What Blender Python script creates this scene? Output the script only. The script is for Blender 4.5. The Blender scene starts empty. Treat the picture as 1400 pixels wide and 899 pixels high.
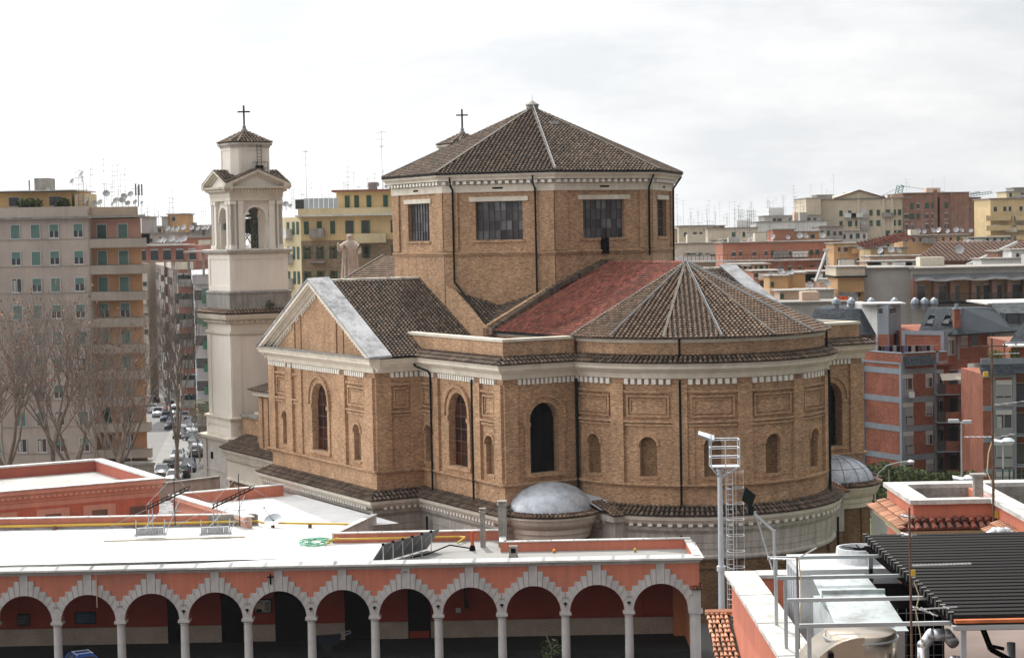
import bpy, math, random
from math import sin, cos, tan, pi, radians, sqrt, atan, atan2, hypot
from mathutils import Vector, Matrix, Euler

SC = bpy.context.scene
COL = SC.collection
# ---------------------------------------------------------------- camera
FPX, HZ, ROLL, CAMH = 2601.4, 318.887, 0.0195, 28.0
PITCH = atan((449.5 - HZ) / FPX)
cam_data = bpy.data.cameras.new("camera")
cam = bpy.data.objects.new("camera", cam_data)
COL.objects.link(cam)
cam.location = (0, 0, CAMH)
cam.rotation_euler = (Matrix.Rotation(pi / 2 - PITCH, 4, 'X') @ Matrix.Rotation(-ROLL, 4, 'Z')).to_euler()
cam_data.sensor_width = 36.0
cam_data.lens = FPX / 1400 * 36.0
cam_data.clip_start = 0.5
cam_data.clip_end = 9000
SC.camera = cam

# ---------------------------------------------------------------- world: veiled bright sky
SUN_AZ, SUN_EL = radians(-12), radians(49)      # azimuth from +Y, negative = to the left
world = bpy.data.worlds.new("World")
SC.world = world
world.use_nodes = True
nt = world.node_tree
nt.nodes.clear()
wo = nt.nodes.new('ShaderNodeOutputWorld')
bg = nt.nodes.new('ShaderNodeBackground')
sky = nt.nodes.new('ShaderNodeTexSky')
sky.sky_type = 'NISHITA'
sky.sun_disc = False
sky.sun_elevation = SUN_EL
sky.sun_rotation = SUN_AZ
sky.air_density = 1.0
sky.dust_density = 3.0
tc = nt.nodes.new('ShaderNodeTexCoord')
mp_ = nt.nodes.new('ShaderNodeMapping'); mp_.inputs['Scale'].default_value = (2.2, 2.2, 8.0)
nz = nt.nodes.new('ShaderNodeTexNoise'); nz.inputs['Scale'].default_value = 3.0; nz.inputs['Detail'].default_value = 7; nz.inputs['Roughness'].default_value = 0.62
cr = nt.nodes.new('ShaderNodeValToRGB')
cr.color_ramp.elements[0].position = 0.36; cr.color_ramp.elements[0].color = (8.7, 9.0, 9.35, 1)
cr.color_ramp.elements[1].position = 0.62; cr.color_ramp.elements[1].color = (10.7, 10.75, 10.8, 1)
# clouds brighter on the left; unseen side of the gradient shaped to light walls
sep = nt.nodes.new('ShaderNodeSeparateXYZ')
mr = nt.nodes.new('ShaderNodeMapRange'); mr.inputs['From Min'].default_value = -1; mr.inputs['From Max'].default_value = 1
grd = nt.nodes.new('ShaderNodeValToRGB')
els = grd.color_ramp.elements
els[0].position = 0.0; els[0].color = (1.6,) * 3 + (1,)
els[1].position = 1.0; els[1].color = (.24,) * 3 + (1,)
for ps, vl in ((.37, .60), (.50, .515), (.63, .45)):
    e_ = els.new(ps); e_.color = (vl,) * 3 + (1,)
dbl = nt.nodes.new('ShaderNodeMath'); dbl.operation = 'MULTIPLY'; dbl.inputs[1].default_value = 2.05
vm = nt.nodes.new('ShaderNodeVectorMath'); vm.operation = 'SCALE'
mx = nt.nodes.new('ShaderNodeMix'); mx.data_type = 'RGBA'; mx.inputs[0].default_value = 0.93
nt.links.new(tc.outputs['Generated'], mp_.inputs['Vector'])
nt.links.new(mp_.outputs['Vector'], nz.inputs['Vector'])
nt.links.new(nz.outputs['Fac'], cr.inputs['Fac'])
nt.links.new(tc.outputs['Generated'], sep.inputs[0])
nt.links.new(sep.outputs['X'], mr.inputs['Value'])
nt.links.new(cr.outputs['Color'], vm.inputs[0])
nt.links.new(mr.outputs[0], grd.inputs['Fac']); nt.links.new(grd.outputs['Color'], dbl.inputs[0]); 
yr = nt.nodes.new('ShaderNodeMapRange'); yr.inputs['From Min'].default_value = -1; yr.inputs['From Max'].default_value = .5; yr.inputs['To Min'].default_value = .30; yr.inputs['To Max'].default_value = 1.0  # unseen sky behind the camera dimmed to raise wall contrast
ym = nt.nodes.new('ShaderNodeMath'); ym.operation = 'MULTIPLY'
nt.links.new(sep.outputs['Y'], yr.inputs['Value']); nt.links.new(dbl.outputs[0], ym.inputs[0]); nt.links.new(yr.outputs[0], ym.inputs[1]); 
zr = nt.nodes.new('ShaderNodeMapRange'); zr.inputs['From Min'].default_value = .18; zr.inputs['From Max'].default_value = .9; zr.inputs['To Min'].default_value = 1.0; zr.inputs['To Max'].default_value = 2.1  # zenith brightened out of view so walls are lit more from above
zm = nt.nodes.new('ShaderNodeMath'); zm.operation = 'MULTIPLY'
nt.links.new(sep.outputs['Z'], zr.inputs['Value']); nt.links.new(ym.outputs[0], zm.inputs[0]); nt.links.new(zr.outputs[0], zm.inputs[1]); nt.links.new(zm.outputs[0], vm.inputs['Scale'])
nt.links.new(sky.outputs['Color'], mx.inputs[6])
nt.links.new(vm.outputs[0], mx.inputs[7])
nt.links.new(mx.outputs[2], bg.inputs['Color'])
bg.inputs['Strength'].default_value = 0.098
nt.links.new(bg.outputs[0], wo.inputs['Surface'])

sun_d = bpy.data.lights.new("sun", 'SUN')
sun_d.energy = 4.0
sun_d.angle = radians(0.6)
sun_d.color = (1.0, 0.955, 0.88)
sun_o = bpy.data.objects.new("sun", sun_d)
COL.objects.link(sun_o)
sdir = Vector((sin(SUN_AZ) * cos(SUN_EL), cos(SUN_AZ) * cos(SUN_EL), sin(SUN_EL)))
sun_o.rotation_euler = sdir.to_track_quat('Z', 'Y').to_euler()
sun_o.location = (-200, 100, 200)

SC.view_settings.view_transform = 'Standard'
SC.view_settings.look = 'None'
SC.view_settings.gamma = 1.0
SC.view_settings.exposure = 0.0
SC.view_settings.use_curve_mapping = False
SC.render.engine = 'CYCLES'
SC.cycles.max_bounces = 6
SC.cycles.diffuse_bounces = 2
SC.cycles.glossy_bounces = 2
SC.cycles.transmission_bounces = 2
SC.cycles.transparent_max_bounces = 6

# ---------------------------------------------------------------- pixel ray helpers (real distances)
def _ray(px, py):
    a, b = px - 700, py - 449.5
    c, s = cos(ROLL), sin(ROLL)
    x = a * c - b * s; y = a * s + b * c
    return (x, FPX * cos(PITCH) - y * sin(PITCH), -FPX * sin(PITCH) - y * cos(PITCH))
def atY(px, py, Y):
    r = _ray(px, py); t = Y / r[1]
    return Vector((r[0] * t, Y, CAMH + r[2] * t))
def atZ(px, py, Z):
    r = _ray(px, py); t = (Z - CAMH) / r[2]
    return Vector((r[0] * t, r[1] * t, Z))

# ---------------------------------------------------------------- materials
MATS = {}
def _coords(n):
    t = n.new('ShaderNodeTexCoord'); return t.outputs['Object']
def mat(name, base, rough=0.85, var=0.12, scale=0.6, metal=0.0, spec=0.3, island=0.0, streak=0.0, fine=0.0, fscale=8.0, bump=0.0, tint=None, stain=None, stain_amt=0.0, stain_scale=0.25):
    """plain weathered surface: large soft mottling, optional fine grain, vertical streaks, per-piece tint"""
    if name in MATS: return MATS[name]
    m = bpy.data.materials.new(name); m.use_nodes = True; MATS[name] = m
    T = m.node_tree; N = T.nodes; Lk = T.links
    b = N['Principled BSDF']
    b.inputs['Roughness'].default_value = rough
    b.inputs['Metallic'].default_value = metal
    b.inputs['Specular IOR Level'].default_value = spec
    co = _coords(N)
    def noise(sc, det=4, vec=None, rgh=0.6):
        n = N.new('ShaderNodeTexNoise'); n.inputs['Scale'].default_value = sc; n.inputs['Detail'].default_value = det; n.inputs['Roughness'].default_value = rgh
        Lk.new(vec if vec is not None else co, n.inputs['Vector']); return n.outputs['Fac']
    def mapr(src, lo, hi, a=0.3, c=0.7):
        r = N.new('ShaderNodeMapRange'); r.inputs['From Min'].default_value = a; r.inputs['From Max'].default_value = c
        r.inputs['To Min'].default_value = lo; r.inputs['To Max'].default_value = hi
        Lk.new(src, r.inputs['Value']); return r.outputs[0]
    def mul(a, bb):
        r = N.new('ShaderNodeMath'); r.operation = 'MULTIPLY'; Lk.new(a, r.inputs[0]); Lk.new(bb, r.inputs[1]); return r.outputs[0]
    f = mapr(noise(scale), 1 - var, 1 + var)
    if fine: f = mul(f, mapr(noise(fscale, 2), 1 - fine, 1 + fine))
    if island:
        g = N.new('ShaderNodeNewGeometry')
        f = mul(f, mapr(g.outputs['Random Per Island'], 1 - island, 1 + island, 0, 1))
    if streak:
        mm = N.new('ShaderNodeMapping'); mm.inputs['Scale'].default_value = (1.6, 1.6, 0.12); Lk.new(co, mm.inputs['Vector'])
        f = mul(f, mapr(noise(1.5, 5, mm.outputs[0]), 1 - streak, 1 + streak * .3))
    v = N.new('ShaderNodeVectorMath'); v.operation = 'SCALE'
    v.inputs[0].default_value = base
    src = None
    if tint is not None or stain is not None:
        mixn = N.new('ShaderNodeMix'); mixn.data_type = 'RGBA'
        mixn.inputs[6].default_value = (*base, 1)
        mixn.inputs[7].default_value = (*(tint or stain), 1)
        if tint is not None:
            g = N.new('ShaderNodeNewGeometry')
            w = N.new('ShaderNodeTexWhiteNoise'); w.noise_dimensions = '1D'
            mt = N.new('ShaderNodeMath'); mt.operation = 'MULTIPLY'; mt.inputs[1].default_value = 37.7
            Lk.new(g.outputs['Random Per Island'], mt.inputs[0]); Lk.new(mt.outputs[0], w.inputs['W'])
            Lk.new(w.outputs['Value'], mixn.inputs[0])
        else:
            Lk.new(mapr(noise(stain_scale, 8, None, 0.72), 0, stain_amt, 0.45, 0.65), mixn.inputs[0])
        Lk.new(mixn.outputs[2], v.inputs[0])
    Lk.new(f, v.inputs['Scale'])
    Lk.new(v.outputs[0], b.inputs['Base Color'])
    if bump:
        bp = N.new('ShaderNodeBump'); bp.inputs['Strength'].default_value = bump; bp.inputs['Distance'].default_value = 0.05
        Lk.new(noise(fscale, 3), bp.inputs['Height']); Lk.new(bp.outputs[0], b.inputs['Normal'])
    return m
def brick(name, c1, c2, mortar, rough=0.9, bw=0.28, bh=0.085, stain=0.25):
    if name in MATS: return MATS[name]
    m = bpy.data.materials.new(name); m.use_nodes = True; MATS[name] = m
    T = m.node_tree; N = T.nodes; Lk = T.links
    b = N['Principled BSDF']; b.inputs['Roughness'].default_value = rough; b.inputs['Specular IOR Level'].default_value = 0.2
    co = _coords(N)
    s = N.new('ShaderNodeSeparateXYZ'); Lk.new(co, s.inputs[0])
    a = N.new('ShaderNodeMath'); a.operation = 'ADD'; Lk.new(s.outputs['X'], a.inputs[0]); Lk.new(s.outputs['Y'], a.inputs[1])
    c = N.new('ShaderNodeCombineXYZ'); Lk.new(a.outputs[0], c.inputs['X']); Lk.new(s.outputs['Z'], c.inputs['Y'])
    t = N.new('ShaderNodeTexBrick'); Lk.new(c.outputs[0], t.inputs['Vector'])
    t.inputs['Scale'].default_value = 1.0; t.inputs['Brick Width'].default_value = bw; t.inputs['Row Height'].default_value = bh
    t.inputs['Mortar Size'].default_value = 0.012; t.inputs['Mortar Smooth'].default_value = 0.3; t.inputs['Bias'].default_value = 0.0
    t.inputs['Color1'].default_value = (*c1, 1); t.inputs['Color2'].default_value = (*c2, 1); t.inputs['Mortar'].default_value = (*mortar, 1)
    def noise(sc, det=4, vec=None):
        n = N.new('ShaderNodeTexNoise'); n.inputs['Scale'].default_value = sc; n.inputs['Detail'].default_value = det; n.inputs['Roughness'].default_value = .65
        Lk.new(vec if vec is not None else co, n.inputs['Vector']); return n.outputs['Fac']
    def mapr(src, lo, hi):
        r = N.new('ShaderNodeMapRange'); r.inputs['From Min'].default_value = .3; r.inputs['From Max'].default_value = .7
        r.inputs['To Min'].default_value = lo; r.inputs['To Max'].default_value = hi
        Lk.new(src, r.inputs['Value']); return r.outputs[0]
    mm = N.new('ShaderNodeMapping'); mm.inputs['Scale'].default_value = (1.2, 1.2, 0.15); Lk.new(co, mm.inputs['Vector'])
    f1 = mapr(noise(0.45, 6), 1 - stain, 1 + stain * .8)
    m2 = N.new('ShaderNodeMapping'); m2.inputs['Scale'].default_value = (3.6, 3.6, 12.5); Lk.new(co, m2.inputs['Vector'])
    f2 = mapr(noise(1.0, 2, m2.outputs[0]), .66, 1.30)
    f3 = mapr(noise(1.1, 5, mm.outputs[0]), .8, 1.08)
    k = N.new('ShaderNodeMath'); k.operation = 'MULTIPLY'; Lk.new(f1, k.inputs[0]); Lk.new(f2, k.inputs[1])
    k2 = N.new('ShaderNodeMath'); k2.operation = 'MULTIPLY'; Lk.new(k.outputs[0], k2.inputs[0]); Lk.new(f3, k2.inputs[1])
    v = N.new('ShaderNodeVectorMath'); v.operation = 'SCALE'; Lk.new(t.outputs['Color'], v.inputs[0]); Lk.new(k2.outputs[0], v.inputs['Scale'])
    Lk.new(v.outputs[0], b.inputs['Base Color'])
    return m
def glass(name, base=(0.02, 0.025, 0.03), rough=0.12):
    if name in MATS: return MATS[name]
    m = mat(name, base, rough=rough, var=0.3, scale=0.4, spec=0.5)
    return m

M_brick = brick('ochre_brick', (.54, .325, .188), (.31, .17, .092), (.49, .345, .22), stain=.2)
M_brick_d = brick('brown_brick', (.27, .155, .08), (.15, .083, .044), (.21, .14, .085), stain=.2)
M_stone = mat('pale_stone', (.70, .63, .52), var=.07, streak=.10, fine=.04, scale=.5, stain=(.34, .27, .20), stain_amt=.35, stain_scale=.35)
M_dentil = mat('white_dentil', (.78, .74, .66), var=.08)
M_stone_low = mat('grey_stone', (.50, .46, .40), var=.12, streak=.35, fine=.08, scale=.8)
M_coping = mat('weathered_coping', (.40, .40, .41), var=.22, fine=.12, fscale=5, scale=.5, stain=(.10, .10, .105), stain_amt=.9, stain_scale=.45)
M_tile = mat('old_roof_tile', (.175, .12, .085), var=.08, island=.35, tint=(.09, .07, .054), scale=.25)
M_chan = mat('dark_tile_channel', (.035, .028, .022), var=.2, scale=1, spec=.1)  # channels between the cover tiles, much darker than the tiles
M_tile_brown = mat('brown_roof_tile', (.20, .13, .088), var=.08, island=.35, tint=(.17, .12, .085), scale=.25)
M_tile_red = mat('red_roof_tile', (.27, .08, .052), var=.16, island=.4, tint=(.15, .062, .045), scale=.3)
M_tile_orange = mat('orange_roof_tile', (.50, .24, .14), var=.12, island=.35, tint=(.36, .20, .13), scale=.5)
M_hip = mat('hip_mortar', (.13, .11, .09), var=.2, fine=.2, scale=1.5)
M_ridge = mat('whitewashed_ridge', (.62, .58, .50), var=.2, island=.3)
M_dark = mat('dark_gutter', (.012, .014, .014), rough=.6, var=.2, spec=.1)
M_pipe = mat('dark_drainpipe', (.008, .011, .010), rough=.6, var=.2, spec=.06)
M_black = mat('dark_opening', (.008, .007, .007), rough=.9, var=.3, spec=0)
M_iron = mat('rusty_window_iron', (.14, .065, .045), rough=.7, var=.2)
M_iron_g = mat('grey_window_iron', (.10, .07, .065), rough=.6, var=.2)
M_leadglass = mat('stained_glass', (.060, .016, .009), rough=.35, var=.4, scale=1.3, island=.7, tint=(.012, .010, .009), spec=.12)
M_paneglass = mat('old_pane_glass', (.14, .145, .15), rough=.3, var=.4, scale=.6, island=.55, tint=(.04, .042, .048), spec=.35)
M_lead = mat('grey_lead_sheet', (.52, .55, .59), rough=.42, var=.12, metal=.15, scale=1.2, fine=.08, spec=.5, stain=(.24, .26, .29), stain_amt=.75, stain_scale=.9, bump=.25)
M_seam = mat('sheet_seam', (.25, .27, .30), rough=.5, var=.1)
M_plaster = mat('cream_plaster', (.80, .73, .635), var=.05, streak=.06, fine=.03, scale=.35)
M_plaster_st = mat('stained_plaster', (.58, .53, .47), var=.12, streak=.2, fine=.06, scale=.6, stain=(.22, .21, .19), stain_amt=.6, stain_scale=.6)
M_rough = mat('lichen_render', (.30, .28, .25), var=.22, fine=.15, scale=1.0, streak=.3)

# ---------------------------------------------------------------- mesh builder
class MB:
    def __init__(s): s.v = []; s.f = []; s.m = []; s.cur = 0; s.smooth = False; s.sm = []
    def add(s, vs, fs):
        o = len(s.v); s.v.extend([tuple(p) for p in vs])
        for f in fs: s.f.append([o + i for i in f]); s.m.append(s.cur); s.sm.append(s.smooth)
        return s
    def quad(s, a, b, c, d): return s.add([a, b, c, d], [(0, 1, 2, 3)])
    def poly(s, pts): return s.add(pts, [tuple(range(len(pts)))])
    def box(s, x0, x1, y0, y1, z0, z1):
        v = [(x0, y0, z0), (x1, y0, z0), (x1, y1, z0), (x0, y1, z0), (x0, y0, z1), (x1, y0, z1), (x1, y1, z1), (x0, y1, z1)]
        return s.add(v, [(0, 3, 2, 1), (4, 5, 6, 7), (0, 1, 5, 4), (1, 2, 6, 5), (2, 3, 7, 6), (3, 0, 4, 7)])
    def prism(s, pts, z0, z1, pts1=None):
        n = len(pts); q = pts1 or pts
        v = [(p[0], p[1], z0) for p in pts] + [(p[0], p[1], z1) for p in q]
        return s.add(v, [tuple(range(n))[::-1], tuple(range(n, 2 * n))] + [(i, (i + 1) % n, n + (i + 1) % n, n + i) for i in range(n)])
    def tube(s, p0, p1, r0, r1=None, n=6, caps=True):
        p0 = Vector(p0); p1 = Vector(p1); r1 = r0 if r1 is None else r1
        d = (p1 - p0)
        if d.length < 1e-6: return s
        d.normalize()
        a = d.orthogonal().normalized(); b = d.cross(a)
        v = [p0 + (a * cos(2 * pi * i / n) + b * sin(2 * pi * i / n)) * r0 for i in range(n)] + [p1 + (a * cos(2 * pi * i / n) + b * sin(2 * pi * i / n)) * r1 for i in range(n)]
        f = [(i, (i + 1) % n, n + (i + 1) % n, n + i) for i in range(n)]
        if caps: f += [tuple(range(n))[::-1], tuple(range(n, 2 * n))]
        return s.add(v, f)
    def path(s, pts, r, n=6):
        for a, b in zip(pts, pts[1:]): s.tube(a, b, r, r, n)
        return s
    def beam(s, p0, p1, w, h=None):
        """rectangular bar"""
        h = h or w
        p0 = Vector(p0); p1 = Vector(p1); d = (p1 - p0).normalized()
        up = Vector((0, 0, 1)) if abs(d.z) < .95 else Vector((0, 1, 0))
        a = d.cross(up).normalized() * w / 2; b = a.cross(d).normalized() * h / 2
        v = [p0 - a - b, p0 + a - b, p0 + a + b, p0 - a + b, p1 - a - b, p1 + a - b, p1 + a + b, p1 - a + b]
        return s.add(v, [(0, 3, 2, 1), (4, 5, 6, 7), (0, 1, 5, 4), (1, 2, 6, 5), (2, 3, 7, 6), (3, 0, 4, 7)])
    def lathe(s, prof, n=24, c=(0, 0, 0), a0=0, a1=2 * pi):
        full = abs(a1 - a0 - 2 * pi) < 1e-6; k = n if full else n + 1
        v = []
        for i in range(k):
            t = a0 + (a1 - a0) * i / n
            for r, z in prof: v.append((c[0] + r * cos(t), c[1] + r * sin(t), c[2] + z))
        m = len(prof); f = []
        for i in range(n):
            j = (i + 1) % k
            for q in range(m - 1): f.append((i * m + q, j * m + q, j * m + q + 1, i * m + q + 1))
        return s.add(v, f)
    def build(s, name, mats, parent=None, loc=None, rot=None):
        me = bpy.data.meshes.new(name)
        me.from_pydata(s.v, [], s.f)
        if not isinstance(mats, (list, tuple)): mats = [mats]
        if 7 in s.m: mats = list(mats) + [M_chan]; s.m = [len(mats) - 1 if i == 7 else i for i in s.m]
        for m in mats: me.materials.append(m)
        if len(mats) > 1: me.polygons.foreach_set('material_index', s.m)
        if any(s.sm): me.polygons.foreach_set('use_smooth', s.sm)
        me.update()
        return link(name, me, parent, loc, rot)
def link(name, me, parent=None, loc=None, rot=None):
    o = bpy.data.objects.new(name, me); COL.objects.link(o)
    if parent is not None: o.parent = parent
    if loc is not None: o.location = loc
    if rot is not None: o.rotation_euler = rot
    return o
def tag(o, label=None, cat=None, group=None, kind=None):
    if label: o['label'] = label
    if cat: o['category'] = cat
    if group: o['group'] = group
    if kind: o['kind'] = kind
    return o
def thing(name, label, cat, loc=(0, 0, 0), rz=0, group=None):
    o = bpy.data.objects.new(name, None); COL.objects.link(o)
    o.empty_display_size = .3
    o.location = loc; o.rotation_euler = (0, 0, rz)
    return tag(o, label, cat, group)
KIDS = {}
def kids(o): return [c for c in bpy.data.objects if c.parent == o]
def dup(o, loc=None, rz=None, label=None, parent=None, tree=None):
    """copy of a thing with copies of its parts and sub-parts; tree = cached children"""
    c = o.copy(); COL.objects.link(c)
    if parent is not None: c.parent = parent
    if loc is not None: c.location = loc
    if rz is not None: c.rotation_euler = (0, 0, rz)
    if label: c['label'] = label
    for ch, sub in (tree if tree is not None else tree_of(o)): 
        d = dup(ch, parent=c, tree=sub)
    return c
def tree_of(o): return [(c, tree_of(c)) for c in kids(o)]

# wall coordinates: (s along, z up, d outward)
def plane_map(P0, P1):
    dx, dy = P1[0] - P0[0], P1[1] - P0[1]; L = hypot(dx, dy); dx /= L; dy /= L
    nx, ny = dy, -dx
    f = lambda s, z, d: (P0[0] + dx * s + nx * d, P0[1] + dy * s + ny * d, z)
    f.L = L; f.step = 1e9
    return f
def arc_map(C, R, a0, a1, step=.5):
    """s runs from angle a0 to a1 (a1>a0), outward = radial"""
    L = R * (a1 - a0)
    def f(s, z, d):
        t = a0 + s / R
        return (C[0] + (R + d) * cos(t), C[1] + (R + d) * sin(t), z)
    f.L = L; f.step = step
    return f
def _cuts(f, s0, s1):
    n = max(1, int(math.ceil((s1 - s0) / f.step - 1e-6)))
    return [s0 + (s1 - s0) * i / n for i in range(n + 1)]
def sbox(mb, f, s0, s1, z0, z1, d0, d1):
    c = _cuts(f, s0, s1)
    for i, (a, b) in enumerate(zip(c, c[1:])):
        mb.quad(f(a, z0, d1), f(b, z0, d1), f(b, z1, d1), f(a, z1, d1))
        mb.quad(f(a, z1, d1), f(b, z1, d1), f(b, z1, d0), f(a, z1, d0))
        mb.quad(f(a, z0, d0), f(b, z0, d0), f(b, z0, d1), f(a, z0, d1))
    a, b = s0, s1
    mb.quad(f(a, z0, d0), f(a, z0, d1), f(a, z1, d1), f(a, z1, d0))
    mb.quad(f(b, z0, d1), f(b, z0, d0), f(b, z1, d0), f(b, z1, d1))
def arch_pts(sc, w, zb, zt, n=10):
    """outline of an arched opening, from bottom left over the top to bottom right"""
    r = w / 2; zs = zt - r
    return [(sc - r, zb)] + [(sc - r * cos(pi * i / n), zs + r * sin(pi * i / n)) for i in range(n + 1)] + [(sc + r, zb)]
def arch_wall(mb, f, s0, s1, z0, z1, holes, depth=.3, d=0):
    """flat or curved wall with real openings (sc, w, zb, zt, arched) and reveals of the given depth"""
    holes = sorted(holes); s = s0
    def plain(a, b, za, zb):
        if b - a < 1e-5 or zb - za < 1e-5: return
        c = _cuts(f, a, b)
        for p, q in zip(c, c[1:]): mb.quad(f(p, za, d), f(q, za, d), f(q, zb, d), f(p, zb, d))
    for h in holes:
        sc, w, zb, zt = h[:4]; arched = h[4] if len(h) > 4 else True
        dp = h[5] if len(h) > 5 else depth
        r = w / 2
        plain(s, sc - r, z0, z1); plain(sc - r, sc + r, z0, zb)
        if arched:
            pts = arch_pts(sc, w, zb, zt)
            for (a, za), (b, zb2) in zip(pts[1:-1], pts[2:-1]):
                mb.quad(f(a, za, d), f(b, zb2, d), f(b, z1, d), f(a, z1, d))
        else:
            pts = [(sc - r, zb), (sc - r, zt), (sc + r, zt), (sc + r, zb)]
            plain(sc - r, sc + r, zt, z1)
        for (a, za), (b, zb2) in zip(pts, pts[1:] + (pts[:1] if zb > z0 + 1e-4 else [])):
            mb.quad(f(b, zb2, d), f(a, za, d), f(a, za, d - dp), f(b, zb2, d - dp))
        s = sc + r
    plain(s, s1, z0, z1)
def arch_ring(mb, f, sc, w, zt, t, d0, d1, zleg=None, n=12):
    """moulding round an arch; legs go down to zleg"""
    r = w / 2; zs = zt - r
    inn = [(sc - r * cos(pi * i / n), zs + r * sin(pi * i / n)) for i in range(n + 1)]
    out = [(sc - (r + t) * cos(pi * i / n), zs + (r + t) * sin(pi * i / n)) for i in range(n + 1)]
    if zleg is not None:
        inn = [(sc - r, zleg)] + inn + [(sc + r, zleg)]; out = [(sc - r - t, zleg)] + out + [(sc + r + t, zleg)]
    for i in range(len(inn) - 1):
        a, b, c, e = inn[i], inn[i + 1], out[i + 1], out[i]
        mb.quad(f(a[0], a[1], d1), f(b[0], b[1], d1), f(c[0], c[1], d1), f(e[0], e[1], d1))
        mb.quad(f(e[0], e[1], d1), f(c[0], c[1], d1), f(c[0], c[1], d0), f(e[0], e[1], d0))
        mb.quad(f(b[0], b[1], d1), f(a[0], a[1], d1), f(a[0], a[1], d0), f(b[0], b[1], d0))
def arch_pane(mb, f, sc, w, zb, zt, d):
    pts = arch_pts(sc, w, zb, zt)
    mb.poly([f(a, z, d) for a, z in pts])
def frame(mb, f, s0, s1, z0, z1, t, d0, d1):
    sbox(mb, f, s0, s1, z0, z0 + t, d0, d1); sbox(mb, f, s0, s1, z1 - t, z1, d0, d1)
    sbox(mb, f, s0, s0 + t, z0 + t, z1 - t, d0, d1); sbox(mb, f, s1 - t, s1, z0 + t, z1 - t, d0, d1)
def offset_path(path, d, closed=False):
    n = len(path); out = []
    for i in range(n):
        p = path[i]
        def nrm(a, b):
            L = hypot(b[0] - a[0], b[1] - a[1]); return ((b[1] - a[1]) / L, -(b[0] - a[0]) / L)
        if closed: n0 = nrm(path[i - 1], p); n1 = nrm(p, path[(i + 1) % n])
        else:
            n0 = nrm(path[i - 1], p) if i else None; n1 = nrm(p, path[i + 1]) if i < n - 1 else None
            n0 = n0 or n1; n1 = n1 or n0
        k = 1 + n0[0] * n1[0] + n0[1] * n1[1]
        out.append((p[0] + (n0[0] + n1[0]) * d / k, p[1] + (n0[1] + n1[1]) * d / k))
    return out
def sweep(mb, path, prof, closed=False):
    """prof = [(outward offset, z)] bottom to top"""
    rows = [[(x, y, z) for x, y in offset_path(path, d, closed)] for d, z in prof]
    n = len(path)
    for r0, r1 in zip(rows, rows[1:]):
        for i in range(n if closed else n - 1):
            j = (i + 1) % n
            mb.quad(r0[i], r0[j], r1[j], r1[i])
def dentils(mb, f, s0, s1, z0, z1, d0, d1, w=.17, gap=.17):
    n = max(1, int((s1 - s0 + gap) / (w + gap))); st = (s1 - s0 + gap) / n
    for i in range(n): sbox(mb, f, s0 + i * st, s0 + i * st + st - gap, z0, z1, d0, d1)
# roman tiles: real half-round cover tiles laid in courses on a flat facet
RT = random.Random(5)
def tile_facet(mb, P, down, pitch=.35, tl=.36, r=.125, base=True, lift=.02, nseg=4):
    P = [Vector(p) for p in P]; down = Vector(down).normalized()
    nrm = None
    for i in range(1, len(P) - 1):
        c = (P[i] - P[0]).cross(P[i + 1] - P[0])
        if c.length > 1e-4: nrm = c.normalized(); break
    if nrm.z < 0: nrm = -nrm
    down = (down - nrm * down.dot(nrm)).normalized()
    ac = nrm.cross(down).normalized()
    O = P[0]
    q = [((p - O).dot(ac), (p - O).dot(down)) for p in P]
    if base:
        c_ = mb.cur; mb.cur = 7; mb.poly([p for p in P]); mb.cur = c_
    smin = min(a for a, b in q); smax = max(a for a, b in q)
    n = max(1, int(round((smax - smin) / pitch)))
    ph = math.ceil(smin / pitch) 
    s = smin + pitch * .5
    while s < smax - .02:
        ts = []
        for (a, b), (c, d) in zip(q, q[1:] + q[:1]):
            if (a - s) * (c - s) < 0: ts.append(b + (d - b) * (s - a) / (c - a))
        if len(ts) >= 2:
            t0, t1 = min(ts), max(ts)
            t = t1; 
            while t > t0 + .08:
                ta = max(t0, t - tl)
                j = (RT.random() - .5) * .05
                A = O + ac * (s + j * .4) + down * ta + nrm * lift
                B = O + ac * (s + j) + down * (t + .03) + nrm * (lift + tl * .13)
                v = []
                for C, rr in ((A, r * .68), (B, r * 1.05)):
                    for k in range(nseg + 1):
                        an = pi * k / nseg
                        v.append(C - ac * cos(an) * rr + nrm * sin(an) * rr)
                m = nseg + 1
                mb.add(v, [(k, k + 1, m + k + 1, m + k) for k in range(nseg)] + [tuple(range(m, 2 * m))[::-1]])
                t -= tl
        s += pitch
def tile_strip(mb, path, d0, z0, d1, z1, closed=False, pitch=.36):
    """short tiled pent roof along a path, from outer offset d0 (low) to inner d1 (high)"""
    A = offset_path(path, d0, closed); B = offset_path(path, d1, closed); n = len(path)
    for i in range(n if closed else n - 1):
        j = (i + 1) % n
        a, b = Vector((*A[i], z0)), Vector((*A[j], z0)); c, e = Vector((*B[j], z1)), Vector((*B[i], z1))
        mid = (a + b) / 2; m2 = (c + e) / 2
        ed = (b - a).normalized(); dn = (mid - m2); dn -= ed * dn.dot(ed)
        tile_facet(mb, [a, b, c, e], dn, pitch=min(pitch, (b - a).length / max(1, round((b - a).length / pitch))), tl=.5)
def ridge_line(mb, a, b, r=.14, tl=.42):
    a = Vector(a); b = Vector(b); L = (b - a).length; n = max(1, int(L / tl)); d = (b - a) / n
    for i in range(n):
        mb.tube(a + d * i, a + d * (i + 1) + d * .08, r * .85, r, 6)
M_asph = mat('asphalt', (.105, .102, .10), var=.12, fine=.1, fscale=4, scale=.12)
M_ground = mat('ground_earth', (.10, .096, .09), var=.15, scale=.03)
g = MB(); g.quad((-4000, -200, 0), (4000, -200, 0), (4000, 8000, 0), (-4000, 8000, 0)); tag(g.build('ground', M_ground), kind='structure')
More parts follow.
